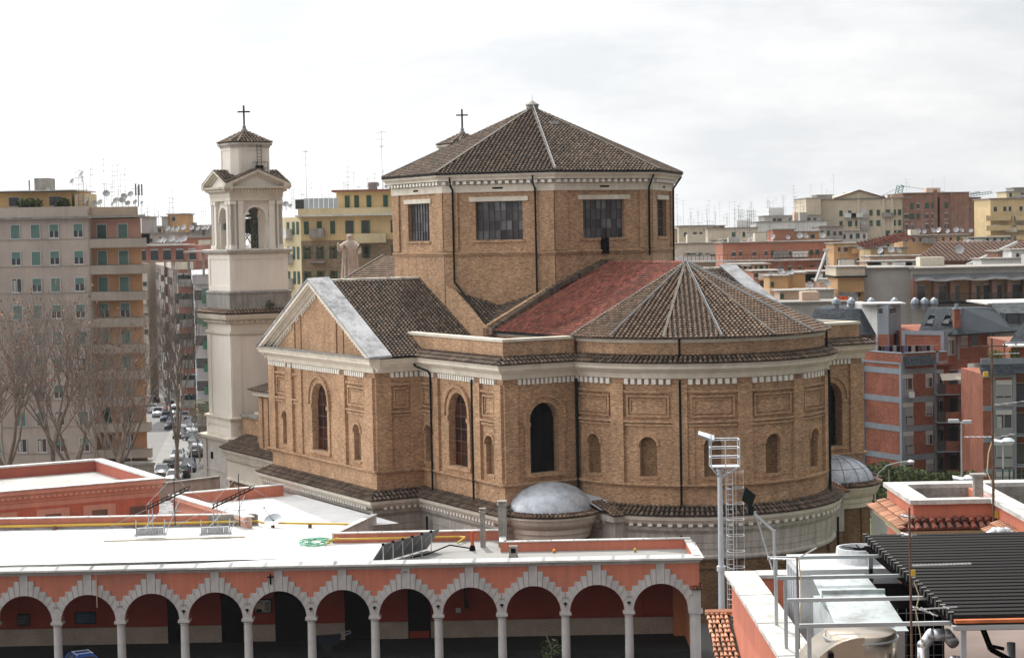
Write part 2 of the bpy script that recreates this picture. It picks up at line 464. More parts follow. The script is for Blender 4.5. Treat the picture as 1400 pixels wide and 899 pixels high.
# ---------------------------------------------------------------- the basilica (local x = towards apse, local -y = near transept)
CH_X, CH_Y, CH_RZ = 2.1305, 165.0, -radians(60.6402)
church = thing('basilica', 'large ochre brick basilica with octagonal drum, gabled transept and round apse', 'church', (CH_X, CH_Y, 0), CH_RZ)
def chw(u, v, z=0):
    a = -CH_RZ
    return (CH_X + u * cos(a) - v * sin(a), CH_Y - u * sin(a) - v * cos(a), z)
UP, VP, VB, UB, RA, UA = 10.5, 20.55, 16.5, 23.5, 10.2, 23.3
NA = 24
thA = math.asin(RA / RA * .9995)
arc = [(UA + RA * cos(t), RA * sin(t)) for t in [(-pi / 2 + pi * i / NA) for i in range(NA + 1)]]
path_main = [(-UP, -10.6), (-UP, -VP), (UP, -VP), (UP, -VB), (UB, -VB), (UB, -RA - .02)] + arc[1:-1] + [(UB, RA + .02), (UB, VB), (UP, VB), (UP, VP), (-UP, VP), (-UP, 10.6)]
fA = plane_map((-UP, -VP), (UP, -VP))
fA2 = plane_map((UP, -VP), (UP, -VB))
fB = plane_map((UP, -VB), (UB, -VB))
fC = plane_map((UB, -VB), (UB, -RA))
fD = arc_map((UA, 0), RA, -pi / 2, pi / 2, .55)
fE = plane_map((UB, RA), (UB, VB))
ZB, ZT = 7.7, 17.55
w = MB()
s0 = UP
# upper walls with true openings; niches are shallow
arch_wall(w, fA, 0, 2 * UP, ZB, ZT, [(UP - 7.4, 1.25, 10.45, 13.3, True, .35), (UP + .05, 3.05, 10.55, 16.15, True, .9), (UP + 7.1, 1.25, 10.45, 13.3, True, .35)])
arch_wall(w, fA2, 0, fA2.L, ZB, ZT, [])
arch_wall(w, fB, 0, fB.L, ZB, ZT, [(1.05, 1.2, 10.45, 13.3, True, .35), (6.1, 2.95, 10.55, 16.15, True, .9), (10.87, 1.2, 10.45, 13.3, True, .35)])
arch_wall(w, fC, 0, fC.L, ZB, ZT, [(3.35, 2.45, 10.53, 15.7, True, .9)])
arch_wall(w, fE, 0, fE.L, ZB, ZT, [(2.95, 2.45, 10.53, 15.7, True, .9)])
def th2s(th): return RA * (radians(th) * -1 + pi / 2)     # angle from +x towards near side (v) -> s
apse_niches = [78.7, 52.4, 26.2, 0, -26.6, -52.8, -79]
arch_wall(w, fD, 0, fD.L, ZB, ZT, [(th2s(a), 1.3, 10.45, 13.3, True, .35) for a in apse_niches])
# plain hidden sides
for P0, P1 in (((UB, VB), (UP, VB)), ((UP, VB), (UP, VP)), ((UP, VP), (-UP, VP)), ((-UP, VP), (-UP, 10.4)), ((-UP, -10.4), (-UP, -VP))):
    f = plane_map(P0, P1); arch_wall(w, f, 0, f.L, ZB, ZT, [])
w.build('wall', M_brick, church)
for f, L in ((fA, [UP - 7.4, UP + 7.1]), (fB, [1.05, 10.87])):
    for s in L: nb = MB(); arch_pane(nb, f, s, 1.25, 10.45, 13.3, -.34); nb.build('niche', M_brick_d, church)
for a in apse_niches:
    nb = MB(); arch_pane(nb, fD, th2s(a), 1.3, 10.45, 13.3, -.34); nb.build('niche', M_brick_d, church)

# pilasters, panels, string courses, arch mouldings
p = MB()
PZ0, PZ1 = 9.95, 17.1
for a, b in ((0, 1.35), (3.85, 5.1), (2 * UP - 5.1 - 1.1, 2 * UP - 5.1 - .1 + .05), (2 * UP - 1.5, 2 * UP)):
    sbox(p, fA, a, b, PZ0, PZ1, 0, .24)
for a, b in ((6.15, 6.95), (14.05, 14.75)):     # narrow strips beside the window
    sbox(p, fA, a, b, PZ0, PZ1, 0, .16)
for a, b in ((0, 1.3), (3.0, fA2.L)): sbox(p, fA2, a, b, PZ0, PZ1, 0, .20)
for a, b in ((2.3, 3.1), (9.0, 9.8), (fB.L - 1.0, fB.L)): sbox(p, fB, a, b, PZ0, PZ1, 0, .24)
for a, b in ((0, 1.1),): sbox(p, fC, a, b, PZ0, PZ1, 0, .20)
sbox(p, fC, 5.3, fC.L - .05, PZ0, PZ1, 0, .06)
sbox(p, fE, 5.0, fE.L, PZ0, PZ1, 0, .20)
pil = [65.5, 39.2, 13.1, -13.6, -39.5, -65.8]
for a in pil: sbox(p, fD, th2s(a) - .52, th2s(a) + .52, PZ0, PZ1, 0, .24)
for a in (38.9,): sbox(p, fD, th2s(a) - .95, th2s(a) + .95, PZ0, PZ1, 0, .07)
def bays(f, L, niche=True):
    for a, b in L:
        sbox(p, f, a, b, 14.08, 14.24, 0, .14); sbox(p, f, a, b, 14.34, 14.5, 0, .22)
        sbox(p, f, a, b, 16.46, 16.64, 0, .18)
        if b - a > 1.1:
            frame(p, f, a + .22, b - .22, 14.72, 16.28, .13, 0, .15)
            frame(p, f, a + .48, b - .48, 14.98, 16.02, .07, 0, .08)
bays(fA, [(1.35, 3.85), (5.1, 6.15), (14.75, 14.9), (15.95, 19.5)])
bays(fA2, [(1.3, 3.0)])
bays(fB, [(0, 2.3), (9.8, 12.0)])
edges = [th2s(89)] + sum([[th2s(a) - .52, th2s(a) + .52] for a in pil], []) + [th2s(-89)]
bays(fD, list(zip(edges[0::2], edges[1::2])))
for f, s in ((fC, 3.35), (fE, 2.95)):
    for a, b in ((1.1 if f is fC else 0, s - 1.62), (s + 1.62, 5.3 if f is fC else 5.0)):
        sbox(p, f, a, b, 14.1, 14.22, 0, .08); sbox(p, f, a, b, 14.3, 14.42, 0, .12)
for f, L in ((fA, [UP - 7.4, UP + 7.1]), (fB, [1.05, 10.87]), (fD, [th2s(a) for a in apse_niches])):
    for s in L:
        arch_ring(p, f, s, 1.3, 13.33, .18, 0, .12)
        sbox(p, f, s - .75, s + .75, 10.28, 10.42, 0, .12)
for f, s, ww, zt in ((fA, UP + .05, 3.05, 16.15), (fB, 6.1, 2.95, 16.15), (fC, 3.35, 2.45, 15.7), (fE, 2.95, 2.45, 15.7)):
    arch_ring(p, f, s, ww + .02, zt, .42, 0, .12, zleg=10.55); arch_ring(p, f, s, ww + .86, zt + .42, .16, 0, .26, zleg=14.3)
    sbox(p, f, s - ww / 2 - .55, s - ww / 2, 14.0, 14.3, 0, .22); sbox(p, f, s + ww / 2, s + ww / 2 + .55, 14.0, 14.3, 0, .22)
    sbox(p, f, s - ww / 2 - .5, s + ww / 2 + .5, 10.3, 10.54, 0, .22)
# dado string course all round
p2 = [(d, z) for d, z in ((0, 9.68), (.14, 9.70), (.18, 9.78), (.3, 9.84), (.3, 9.95), (0, 9.98))]
sweep(p, path_main, p2)
p.build('pilaster_and_panel_moulding', M_brick, church)

# white entablature, dentils
e = MB()
sweep(e, path_main, [(0, 17.46), (.20, 17.5), (.22, 17.56), (.22, 17.86), (.3, 17.92), (.42, 18.02), (.52, 18.04), (.56, 18.1), (.75, 18.2), (.76, 18.42), (.85, 18.5), (.85, 18.58), (0, 18.66)])
e.build('cornice', M_stone, church)
dn = MB()
for f, L in ((fA, [(.0, 1.3), (1.5, 3.7), (4.3, 4.9), (5.4, 13.9), (14.1, 14.8), (15.9, 19.4)]), (fA2, [(1.3, 4.0)]), (fB, [(0, 2.3), (3.2, 8.9), (9.9, 12.0)]), (fC, [(1.2, 6.2)]), (fE, [(0.2, 5)])):
    for a, b in L: dentils(dn, f, a, b, 17.08, 17.46, 0, .22, .19, .17)
for a, b in zip(edges[0::2], edges[1::2]): dentils(dn, fD, a + .1, b - .1, 17.08, 17.46, 0, .22, .26, .22)
dn.build('dentil', M_dentil, church)

# stained glass windows
def church_window(f, s, ww, zb, zt, dpt, glassm, ncol, nrow, name='window'):
    im = M_black if glassm is M_black else M_iron
    r = MB(); t = .05
    for i in range(ncol + 1):
        x = s - ww / 2 + ww * i / ncol
        h = zt - ww / 2 + sqrt(max(0, (ww / 2) ** 2 - (x - s) ** 2))
        sbox(r, f, x - t / 2, x + t / 2, zb, h, dpt, dpt + .07)
    for k in range(nrow + 1):
        z = zb + (zt - zb) * k / nrow
        hw = ww / 2 if z < zt - ww / 2 else sqrt(max(.0, (ww / 2) ** 2 - (z - zt + ww / 2) ** 2))
        if hw > .1: sbox(r, f, s - hw, s + hw, z - t / 2, z + t / 2, dpt, dpt + .075)
    fr = r.build(name, im, church)
    g = MB()
    for i in range(ncol):
        for k in range(nrow):
            a, b = s - ww / 2 + ww * i / ncol, s - ww / 2 + ww * (i + 1) / ncol
            za, zb2 = zb + (zt - zb) * k / nrow, zb + (zt - zb) * (k + 1) / nrow
            g.quad(f(a, za, dpt), f(b, za, dpt), f(b, zb2, dpt), f(a, zb2, dpt))
    g.build('pane', glassm, fr)
church_window(fA, UP + .05, 3.05, 10.55, 16.15, -.5, M_leadglass, 3, 6)
church_window(fB, 6.1, 2.95, 10.55, 16.15, -.5, M_leadglass, 3, 6)
church_window(fC, 3.35, 2.45, 10.53, 15.7, -.8, M_black, 3, 6)
church_window(fE, 2.95, 2.45, 10.53, 15.7, -.8, M_black, 3, 6)

# pent roof over the main cornice and attic parapet
t = MB()
pA = [(9.2, -VB), (UB, -VB), (UB, -RA - .02)] + arc[1:-1] + [(UB, RA + .02), (UB, VB), (9.2, VB)]
pT = [(UP + .4, -VB), (UB, -VB), (UB, -RA - .02)] + arc[1:-1] + [(UB, RA + .02), (UB, VB), (UP + .4, VB)]
tile_strip(t, pT, .92, 18.60, -.12, 19.12, pitch=.36)
t.build('pent_roof', M_tile, church)
a = MB()
pB = [(8.0, -VB + .12), (UB - .12, -VB + .12), (UB - .12, -RA - .2)]
pE = [(UB - .12, RA + .2), (UB - .12, VB - .12), (8.0, VB - .12)]
sweep(a, pB, [(0, 18.6), (0, 20.22)]); sweep(a, pE, [(0, 18.6), (0, 20.22)])
sweep(a, pB, [(-.45, 20.22), (-.45, 18.6)]); sweep(a, pE, [(-.45, 20.22), (-.45, 18.6)])
arcP = [(UA + (RA - .12) * cos(tt), (RA - .12) * sin(tt)) for tt in [(-pi / 2 + pi * i / NA) for i in range(NA + 1)]]
sweep(a, arcP, [(0, 18.6), (0, 20.02)])
a.build('attic_parapet', M_brick, church)
for pp in (pB, pE):
    c = MB(); sweep(c, pp, [(-.5, 20.2), (.09, 20.2), (.09, 20.4), (-.5, 20.42), (-.5, 20.2)]); c.build('parapet_coping', M_stone, church)
g = MB()
sweep(g, arcP, [(0, 20.0), (.12, 20.03), (.16, 20.2), (.28, 20.28), (-.6, 20.3)])
g.build('gutter_stone', M_stone, church)
g = MB(); sweep(g, arcP, [(.1, 20.28), (.32, 20.3), (.34, 20.4), (.2, 20.42)]); g.build('gutter', M_dark, church)
# flat lead roofs behind the parapets + infill
fl = MB()
for sg in (-1, 1):
    y0, y1 = (-VB + .4, -10.2) if sg < 0 else (10.2, VB - .4)
    fl.box(8.1, UB - .4, y0, y1, 17.5, 19.0)
fl.box(-10.4, 23, -10.25, 10.25, 8, 20.0)
fl.build('flat_roof', M_coping, church)
sw = MB()   # low wall under the nave eave
for sg in (-1, 1):
    sw.box(11.3, 23.2, sg * 10.3 - .1, sg * 10.3 + .1, 19.0, 20.02)
sw.build('clerestory_wall', M_brick, church)
sw = MB()
for sg in (-1, 1): sw.box(11.3, 23.2, sg * 10.35 - .16, sg * 10.35 + .16, 20.0, 20.3)
sw.build('clerestory_cornice', M_stone, church)

# nave arm roof (red), conical apse roof
RZ, EZ = 25.45, 20.35
for sg, nm in ((-1, 'red_nave_roof'), (1, 'far_nave_roof')):
    r = MB(); e0 = sg * 10.75
    tile_facet(r, [(11.25, 0, RZ), (22.8, 0, RZ), (23.2, e0, EZ), (11.25, e0, EZ)], (0, sg * 10.75, EZ - RZ), pitch=.33, tl=.33, r=.11)
    r.build(nm, M_tile_red if sg < 0 else M_tile, church)
g = MB()
for sg in (-1, 1): g.beam((10.9, sg * 10.85, EZ - .06), (23.2, sg * 10.85, EZ - .06), .16, .14)
g.build('eave_gutter', M_dark, church)
NF = 8; RE = 10.62
r = MB(); hip = MB()
ap = Vector((22.8, 0, RZ + .02))
hp = [(UA + RE * cos(-pi / 2 + pi * i / NF), RE * sin(-pi / 2 + pi * i / NF)) for i in range(NF + 1)]
for i in range(NF):
    # each facet bulges to the round eave through one mid point
    tm = -pi / 2 + pi * (i + .5) / NF
    pm = (UA + RE * cos(tm), RE * sin(tm))
    A, B = Vector((*hp[i], EZ)), Vector((*hp[i + 1], EZ)); M_ = Vector((*pm, EZ - .05))
    tile_facet(r, [ap, A, B], (Vector((pm[0], pm[1], EZ)) - ap), pitch=.36, tl=.36, r=.12)
    tile_facet(r, [A + Vector((0, 0, -.02)), M_, B + Vector((0, 0, -.02))], (Vector((pm[0], pm[1], EZ - .2)) - ap), pitch=.36, tl=.42, r=.10, base=True)
for i in range(NF + 1):
    hip.beam(ap + Vector((0, 0, .08)), Vector((*hp[i], EZ + .10)), .2, .14)
r.build('apse_roof', M_tile_brown, church)
ho = hip.build('hip_capping', M_hip, church)
pz = MB()
for i in (1, 3, 5, 6):
    B = Vector((*hp[i], EZ + .26)); pz.tube(ap + Vector((.1, 0, .24)), B, .035, .035, 5)
pz.build('lightning_cable', M_seam, church)
rl = MB(); ridge_line(rl, (11.3, 0, RZ + .06), (22.8, 0, RZ + .06), .15); rl.build('ridge_tiles', M_tile_red, church)

# transept arms: tiled roofs, pediments
TZ, TE = 24.35, 18.66
for sg in (-1, 1):
    r = MB()
    for h in (-1, 1):
        ex = h * 11.3
        tile_facet(r, [(0, sg * 11.25, TZ), (0, sg * 19.6, TZ), (ex, sg * 19.6, TE), (ex, sg * 11.25, TE)], (ex, 0, TE - TZ), pitch=.35, tl=.36, r=.12)
    r.build('transept_roof', M_tile, church)
    rl = MB(); ridge_line(rl, (0, sg * 11.3, TZ + .08), (0, sg * 19.6, TZ + .08), .15); rl.build('ridge_tiles', M_ridge, church)
    yw = sg * VP; yl = sg * (VP + .88); yb = sg * 19.5
    ty = MB()
    hz_, bz = 23.3, 18.6
    ty.poly([(-UP, yw, bz), (UP, yw, bz), (0, yw, 24.1)])
    for x, h in ((-6.2, 20.6), (-4.2, 21.6), (4.2, 21.6), (6.2, 20.6)):
        pass
    for x in (-4.9, -3.6, 3.6, 4.9):
        hh = 24.0 - abs(x) * .524
        ty.box(x - .07, x + .07, min(yw, yw + sg * .1), max(yw, yw + sg * .1), bz, hh)
    ty.build('tympanum', M_brick, church)
    # raking cornice built of stepped mouldings
    rk = MB(); sl = sg * 1
    for h in (-1, 1):
        def rr(d0, d1, zo0, zo1, xo=0):
            """strip along the rake, outward depth d0..d1, offset below the top line zo0..zo1 (negative down)"""
            P = []
            for x, z in ((0, 24.45), (11.38, 18.62)):
                P.append((h * x, z))
            y0, y1 = sg * (VP + d0), sg * (VP + d1)
            v = [(P[0][0], y0, P[0][1] + zo0), (P[1][0], y0, P[1][1] + zo0), (P[1][0], y0, P[1][1] + zo1), (P[0][0], y0, P[0][1] + zo1),
                 (P[0][0], y1, P[0][1] + zo0), (P[1][0], y1, P[1][1] + zo0), (P[1][0], y1, P[1][1] + zo1), (P[0][0], y1, P[0][1] + zo1)]
            rk.add(v, [(0, 1, 2, 3), (4, 5, 6, 7), (0, 1, 5, 4), (3, 2, 6, 7), (0, 3, 7, 4), (1, 2, 6, 5)])
        rr(-.1, .85, -.28, 0); rr(-.1, .74, -.42, -.282); rr(-.1, .45, -.60, -.422); rr(-.1, .36, -.75, -.602); rr(-.1, .16, -1.02, -.752)
        n = 26
        for i in range(1, n):
            x = 10.2 * i / n
            if 3.4 < x < 3.9 or 4.7 < x < 5.3: continue
            z = 24.45 - x * (24.45 - 18.62) / 11.38 - 1.02
            if z - .3 > 18.7: rk.box(h * x - .09, h * x + .09, min(yw, yw + sg * .13), max(yw, yw + sg * .13), z - .28, z + .02)
    rk.build('raking_cornice', M_stone, church)
    cp = MB()
    for h in (-1, 1):
        def pt(x, y, o): return (h * x, y, 24.53 - x * .512 + o)
        for (ya, yb2, oa, ob) in ((yl, yb, .0, .14),):
            v = [pt(0, yl, .0), pt(11.5, yl, .0), pt(11.5, yb, .05), pt(0, yb, .05), pt(0, yl, .16), pt(11.5, yl, .16), pt(11.5, yb, .22), pt(0, yb, .22)]
            cp.add(v, [(0, 1, 2, 3), (4, 5, 6, 7), (0, 1, 5, 4), (1, 2, 6, 5), (2, 3, 7, 6), (3, 0, 4, 7)])
    cp.build('pediment_coping', M_coping, church)
    sl_ = MB(); sl_.box(-11.3, 11.3, min(yw, yl), max(yw, yl), 18.6, 18.72); sl_.build('pediment_shelf', M_dark if False else M_rough, church)
g = MB()
g.beam((11.35, -16.6, 18.72), (11.35, -19.4, 18.72), .16, .14); g.beam((11.35, -16.6, 18.72), (10.4, -16.55, 18.9), .16, .14)
g.build('eave_gutter', M_dark, church)

# raised crossing: gable spur walls, corner roofs
APO = 11.22
def spur(axis, sg, sgn, z0):
    sp = MB()
    # wall in the plane of a drum face falling with the roof slope
    pts = [(4.55, z0 + .1), (4.55, 26.2), (4.75, 23.95), (11.3, 20.62), (11.3, 17.5), (4.55, 17.5)]
    out = []
    for (s, z) in [(4.5, 17.5), (11.35, 17.5), (11.35, 20.60), (4.5, 24.0)]:
        out.append((s * sgn, z))
    for th0, th1 in ((APO, APO - .45),):
        P0 = [(a, sg * th0, z) if axis == 'y' else (sg * th0, a, z) for a, z in out]
        P1 = [(a, sg * th1, z) if axis == 'y' else (sg * th1, a, z) for a, z in out]
        sp.add(P0 + P1, [(0, 1, 2, 3), (4, 5, 6, 7), (2, 3, 7, 6), (0, 1, 5, 4), (1, 2, 6, 5), (0, 3, 7, 4)])
    sp.build('spur_wall', M_brick, church)
for axis in 'xy':
    for sg in (-1, 1):
        for sgn in (-1, 1): spur(axis, sg, sgn, 20)
cr_ = MB(); vg = MB(); st = MB()
for sx in (-1, 1):
    for sy in (-1, 1):
        cr_ = MB(); A = Vector((4.65 * sx, sy * (APO - .1), 23.6)); B = Vector((sx * (APO - .1), sy * 4.65, 23.6))
        Mm = Vector((7.9 * sx, 7.9 * sy, 22.15)); K = Vector((11.1 * sx, 11.1 * sy, 20.5))
        tile_facet(cr_, [A, Mm, K], (sx, 0, -.48), pitch=.36); tile_facet(cr_, [B, Mm, K], (0, sy, -.48), pitch=.36)
        vg.tube(Mm + Vector((0, 0, .05)), K + Vector((0, 0, .05)), .12, .12, 6)
        cr_.build('corner_roof', M_tile, church)
        # stepped verge tiles on the nave side
        n = 22
        for i in range(n):
            t0 = i / n
            y = (4.9 + (11.1 - 4.9) * t0) * sy; z = 23.95 + (20.6 - 23.95) * t0
            st.box(min(sx * 11.24, sx * 11.95), max(sx * 11.24, sx * 11.95), y - .17, y + .17, z - .42 - .25, z - .1)
        for i in range(18):
            t0 = i / 18
            y = (.3 + (4.8 - .3) * t0) * sy; z = 25.85 - (25.85 - 24.0) * t0
            st.box(min(sx * 11.26, sx * 11.9), max(sx * 11.26, sx * 11.9), y - .14, y + .14, z - .5, z - .12)
vg.build('valley_gutter', M_dark, church); st.build('verge_tiles', M_tile, church)

# octagonal drum
def octo(apo, rot=0): 
    R = apo / cos(pi / 8)
    return [(R * cos(radians(22.5 + 45 * k)), R * sin(radians(22.5 + 45 * k))) for k in range(8)]
O = octo(APO)
dw = MB(); dp_ = MB()
def face_map(k): # face between vertex k and k+1
    return plane_map(O[k % 8], O[(k + 1) % 8])
SL = face_map(0).L
for k in range(8):
    f = face_map(k)
    door = (k == 7)
    arch_wall(dw, f, 0, SL, 26.42, 31.45, [(SL / 2 + .02, 3.96, 27.5, 30.6, False, .55)] if not door else [(SL / 2 + .02, 3.96, 27.5, 30.6, False, .55)])
    arch_wall(dw, f, 0, SL, 17.5, 26.42, [], d=.06)
    for a, b in ((0, 1.22), (SL - 1.22, SL)): sbox(dp_, f, a, b, 26.6, 31.4, 0, .16)
    frame(dp_, f, SL / 2 - 2.15, SL / 2 + 2.19, 27.3, 27.5, .1, 0, .1)
    dl = MB(); sbox(dl, f, SL / 2 - 2.45, SL / 2 + 2.5, 30.62, 30.98, 0, .14); dl.build('window_lintel', M_stone, church)
dw.build('drum_wall', M_brick, church)
sweep(dp_, O, [(.06, 26.22), (.16, 26.25), (.16, 26.36), (.24, 26.4), (.24, 26.5), (0, 26.56)], closed=True)
dp_.build('drum_pilaster', M_brick, church)
dc = MB()
sweep(dc, O, [(0, 31.35), (.2, 31.38), (.2, 31.95), (.12, 32.0), (.12, 32.28), (.62, 32.32), (.62, 32.42), (.68, 32.52), (.80, 32.62), (.86, 32.72), (.84, 32.86), (.2, 32.9)], closed=True)
dc.build('drum_cornice', M_stone, church)
dd = MB()
for k in range(8):
    f = face_map(k); n = 16
    for i in range(n): sbox(dd, f, -.1 + (SL + .2) * (i + .25) / n, -.1 + (SL + .2) * (i + .75) / n, 32.02, 32.26, .12, .55)
dd.build('modillion', M_dentil, church)
for k in range(8):
    vs = MB(); sbox(vs, face_map(k), SL / 2 - .45, SL / 2 + .45, 31.6, 31.74, .1, .21); vs.build('vent_slot', M_black, church)
def drum_window(k):
    f = face_map(k); s = SL / 2 + .02; ww = 3.96; zb, zt = 27.5, 30.6; dpt = -.42; r = MB()
    for i in range(9):
        x = s - ww / 2 + ww * i / 8; t = .07 if i % 2 == 0 else .035
        sbox(r, f, x - t / 2, x + t / 2, zb, zt, dpt, dpt + .08)
    for i in range(5):
        z = zb + (zt - zb) * i / 4; sbox(r, f, s - ww / 2, s + ww / 2, z - .03, z + .03, dpt, dpt + .07)
    fr = r.build('drum_window', M_iron_g, church)
    g = MB()
    for i in range(8):
        for j in range(4):
            g.quad(*[f(s - ww / 2 + ww * (i + a) / 8, zb + (zt - zb) * (j + b) / 4, dpt) for a, b in ((0, 0), (1, 0), (1, 1), (0, 1))])
    g.build('pane', M_paneglass, fr)
for k in range(8): drum_window(k)
dm = MB(); dm.box(11.23, 11.5, -.32, .32, 26.2, 27.5); dm.build('service_hatch', M_black, church)
OE = octo(APO + .86)
dr = MB(); hh = MB(); apx = Vector((0, 0, 38.75))
for k in range(8):
    A = Vector((*OE[k], 32.92)); B = Vector((*OE[(k + 1) % 8], 32.92)); m = (A + B) / 2
    tile_facet(dr, [apx, A, B], m - apx, pitch=.35, tl=.36, r=.12)
    hh.beam(apx + Vector((0, 0, .06)), A + Vector((0, 0, .12)), .24, .14)
dr.build('drum_roof', M_tile, church); hh.build('hip_capping', M_hip, church)
gg = MB(); sweep(gg, OE, [(-.05, 32.8), (.08, 32.82), (.1, 32.95), (-.02, 32.98)], closed=True); gg.build('drum_gutter', M_dark, church)
fi = MB(); fi.lathe([(.0, 38.4), (.52, 38.4), (.52, 38.95), (.6, 38.97), (.6, 39.05), (.35, 39.2), (.12, 39.35), (0, 39.4)], 8, a0=pi / 8, a1=pi / 8 + 2 * pi); fi.build('roof_lantern_cap', M_rough, church)
lc = MB()
lc.tube(apx + Vector((0, 0, .5)), Vector((*OE[0 - 1], 33.2)), .04, .04, 5); lc.tube((0, 0, 39.2), (0, 0, 39.9), .025, .012, 5)
lc.build('lightning_cable', M_seam, church)
sk = MB(); 
_m = Vector((5.2, 2.6, 0)); 
sk.box(3.0, 3.5, -.25, .5, 37.15, 37.4); sk.build('skylight', M_lead, church)

# downpipes
class _P:
    def tube(self, *a): b = MB(); b.tube(*a); b.build('downpipe', M_pipe, church)
    def path(self, *a): b = MB(); b.path(*a); b.build('downpipe', M_pipe, church)
dpp = _P()
def pipe_on(f, s, z0, z1, off=.3, r=.085): dpp.tube(f(s, z0, off), f(s, z1, off), r, r, 6)
pipe_on(fB, 2.05, 8.3, 17.3); pipe_on(fB, 8.75, 8.3, 17.3); 
dpp.path([fB(-.1, 18.5, .95), fB(.8, 17.9, .9), fB(2.05, 17.6, .5), fB(2.05, 17.3, .3)], .085)
pipe_on(fD, th2s(87.5), 8.3, 17.3, .3, .11); pipe_on(fD, th2s(39.0), 8.3, 17.4, .25); pipe_on(fD, th2s(39.0), 18.9, 20.3, .15)
pipe_on(fD, th2s(-43), 7.9, 17.4, .3, .11); pipe_on(fD, th2s(-43), 18.9, 20.3, .15)
for f, s in ((fD, th2s(39.0)), (fB, 2.05), (fD, th2s(-43))): dpp.tube(f(s, .2, .85), f(s, 6.4, .85), .09, .09, 6)
for k in (7, 0, 6, 5, 1):
    f = face_map(k)
f = face_map(6)   # diagonal face towards the camera (between transept and apse)
dpp.path([f(.85, 32.6, 1.0), f(.85, 31.9, .85), f(.85, 31.6, .28), f(.85, 24.0, .22)], .08)
dpp.path([f(SL - 1.5, 32.6, 1.0), f(SL - 1.5, 31.9, .85), f(SL - 1.5, 31.6, .28), f(SL - 1.5, 23.2, .22)], .08)
f = face_map(7); dpp.path([f(SL - .35, 32.6, 1.0), f(SL - .35, 31.6, .28), f(SL - .35, 26, .22)], .08)
f = face_map(0); dpp.path([f(SL - .8, 32.6, 1.0), f(SL - .8, 31.6, .28), f(SL - .8, 24, .22)], .08)
dpp.path([(5.3, -10.6, 24.0), (10.9, -10.9, 20.8)], .08); dpp.path([(10.6, -5.3, 23.4), (10.9, -10.8, 20.8)], .08)

# ---- lower storey: pent roof, white frieze, brick base
DL = .30
t = MB(); tile_strip(t, path_main, 1.16, 7.80, -.05, 8.42, pitch=.36); 
t.build('lower_pent_roof', M_tile, church)
lw = MB()
sweep(lw, path_main, [(DL, 4.55), (DL + .18, 4.6), (DL + .3, 4.72), (DL + .3, 4.85), (DL + .12, 4.95), (DL + .12, 5.35), (DL + .17, 5.38), (DL + .17, 5.8), (DL + .2, 5.84), (DL + .2, 6.45), (DL + .3, 6.6), (DL + .42, 6.75), (DL + .45, 7.0)])
lw.build('lower_frieze', M_stone_low, church)
lc_ = MB()
sweep(lc_, path_main, [(DL + .3, 7.0), (DL + .62, 7.28), (DL + .66, 7.36), (DL + .78, 7.5), (DL + .82, 7.72), (DL + .7, 7.8), (0, 7.82)])
lc_.build('lower_cornice', M_stone, church)
mo = MB()
for P0, P1 in zip(path_main[1:], path_main[2:]):
    f = plane_map(P0, P1); n = max(1, int(f.L / .5))
    for i in range(n): sbox(mo, f, f.L * (i + .25) / n, f.L * (i + .72) / n, 7.04, 7.24, .5, DL + .66)
mo.build('lower_modillion', M_dentil, church)
bs = MB(); sweep(bs, path_main, [(DL, 0), (DL, 4.6)])
f = arc_map((UA, 0), RA + DL, -pi / 2, pi / 2, .6)
for a in pil: sbox(bs, f, (th2s(a)) * (RA + DL) / RA - .6, th2s(a) * (RA + DL) / RA + .6, 0, 4.5, 0, .18)
for a, b in zip([th2s(x) for x in (63, 37, 11, -16)], [th2s(x) for x in (41.5, 15.5, -11, -37)]):
    k = (RA + DL) / RA; frame(bs, f, a * k + .2, b * k - .2, .8, 4.1, .16, 0, .08)
bs.build('base_wall', M_brick_d, church)

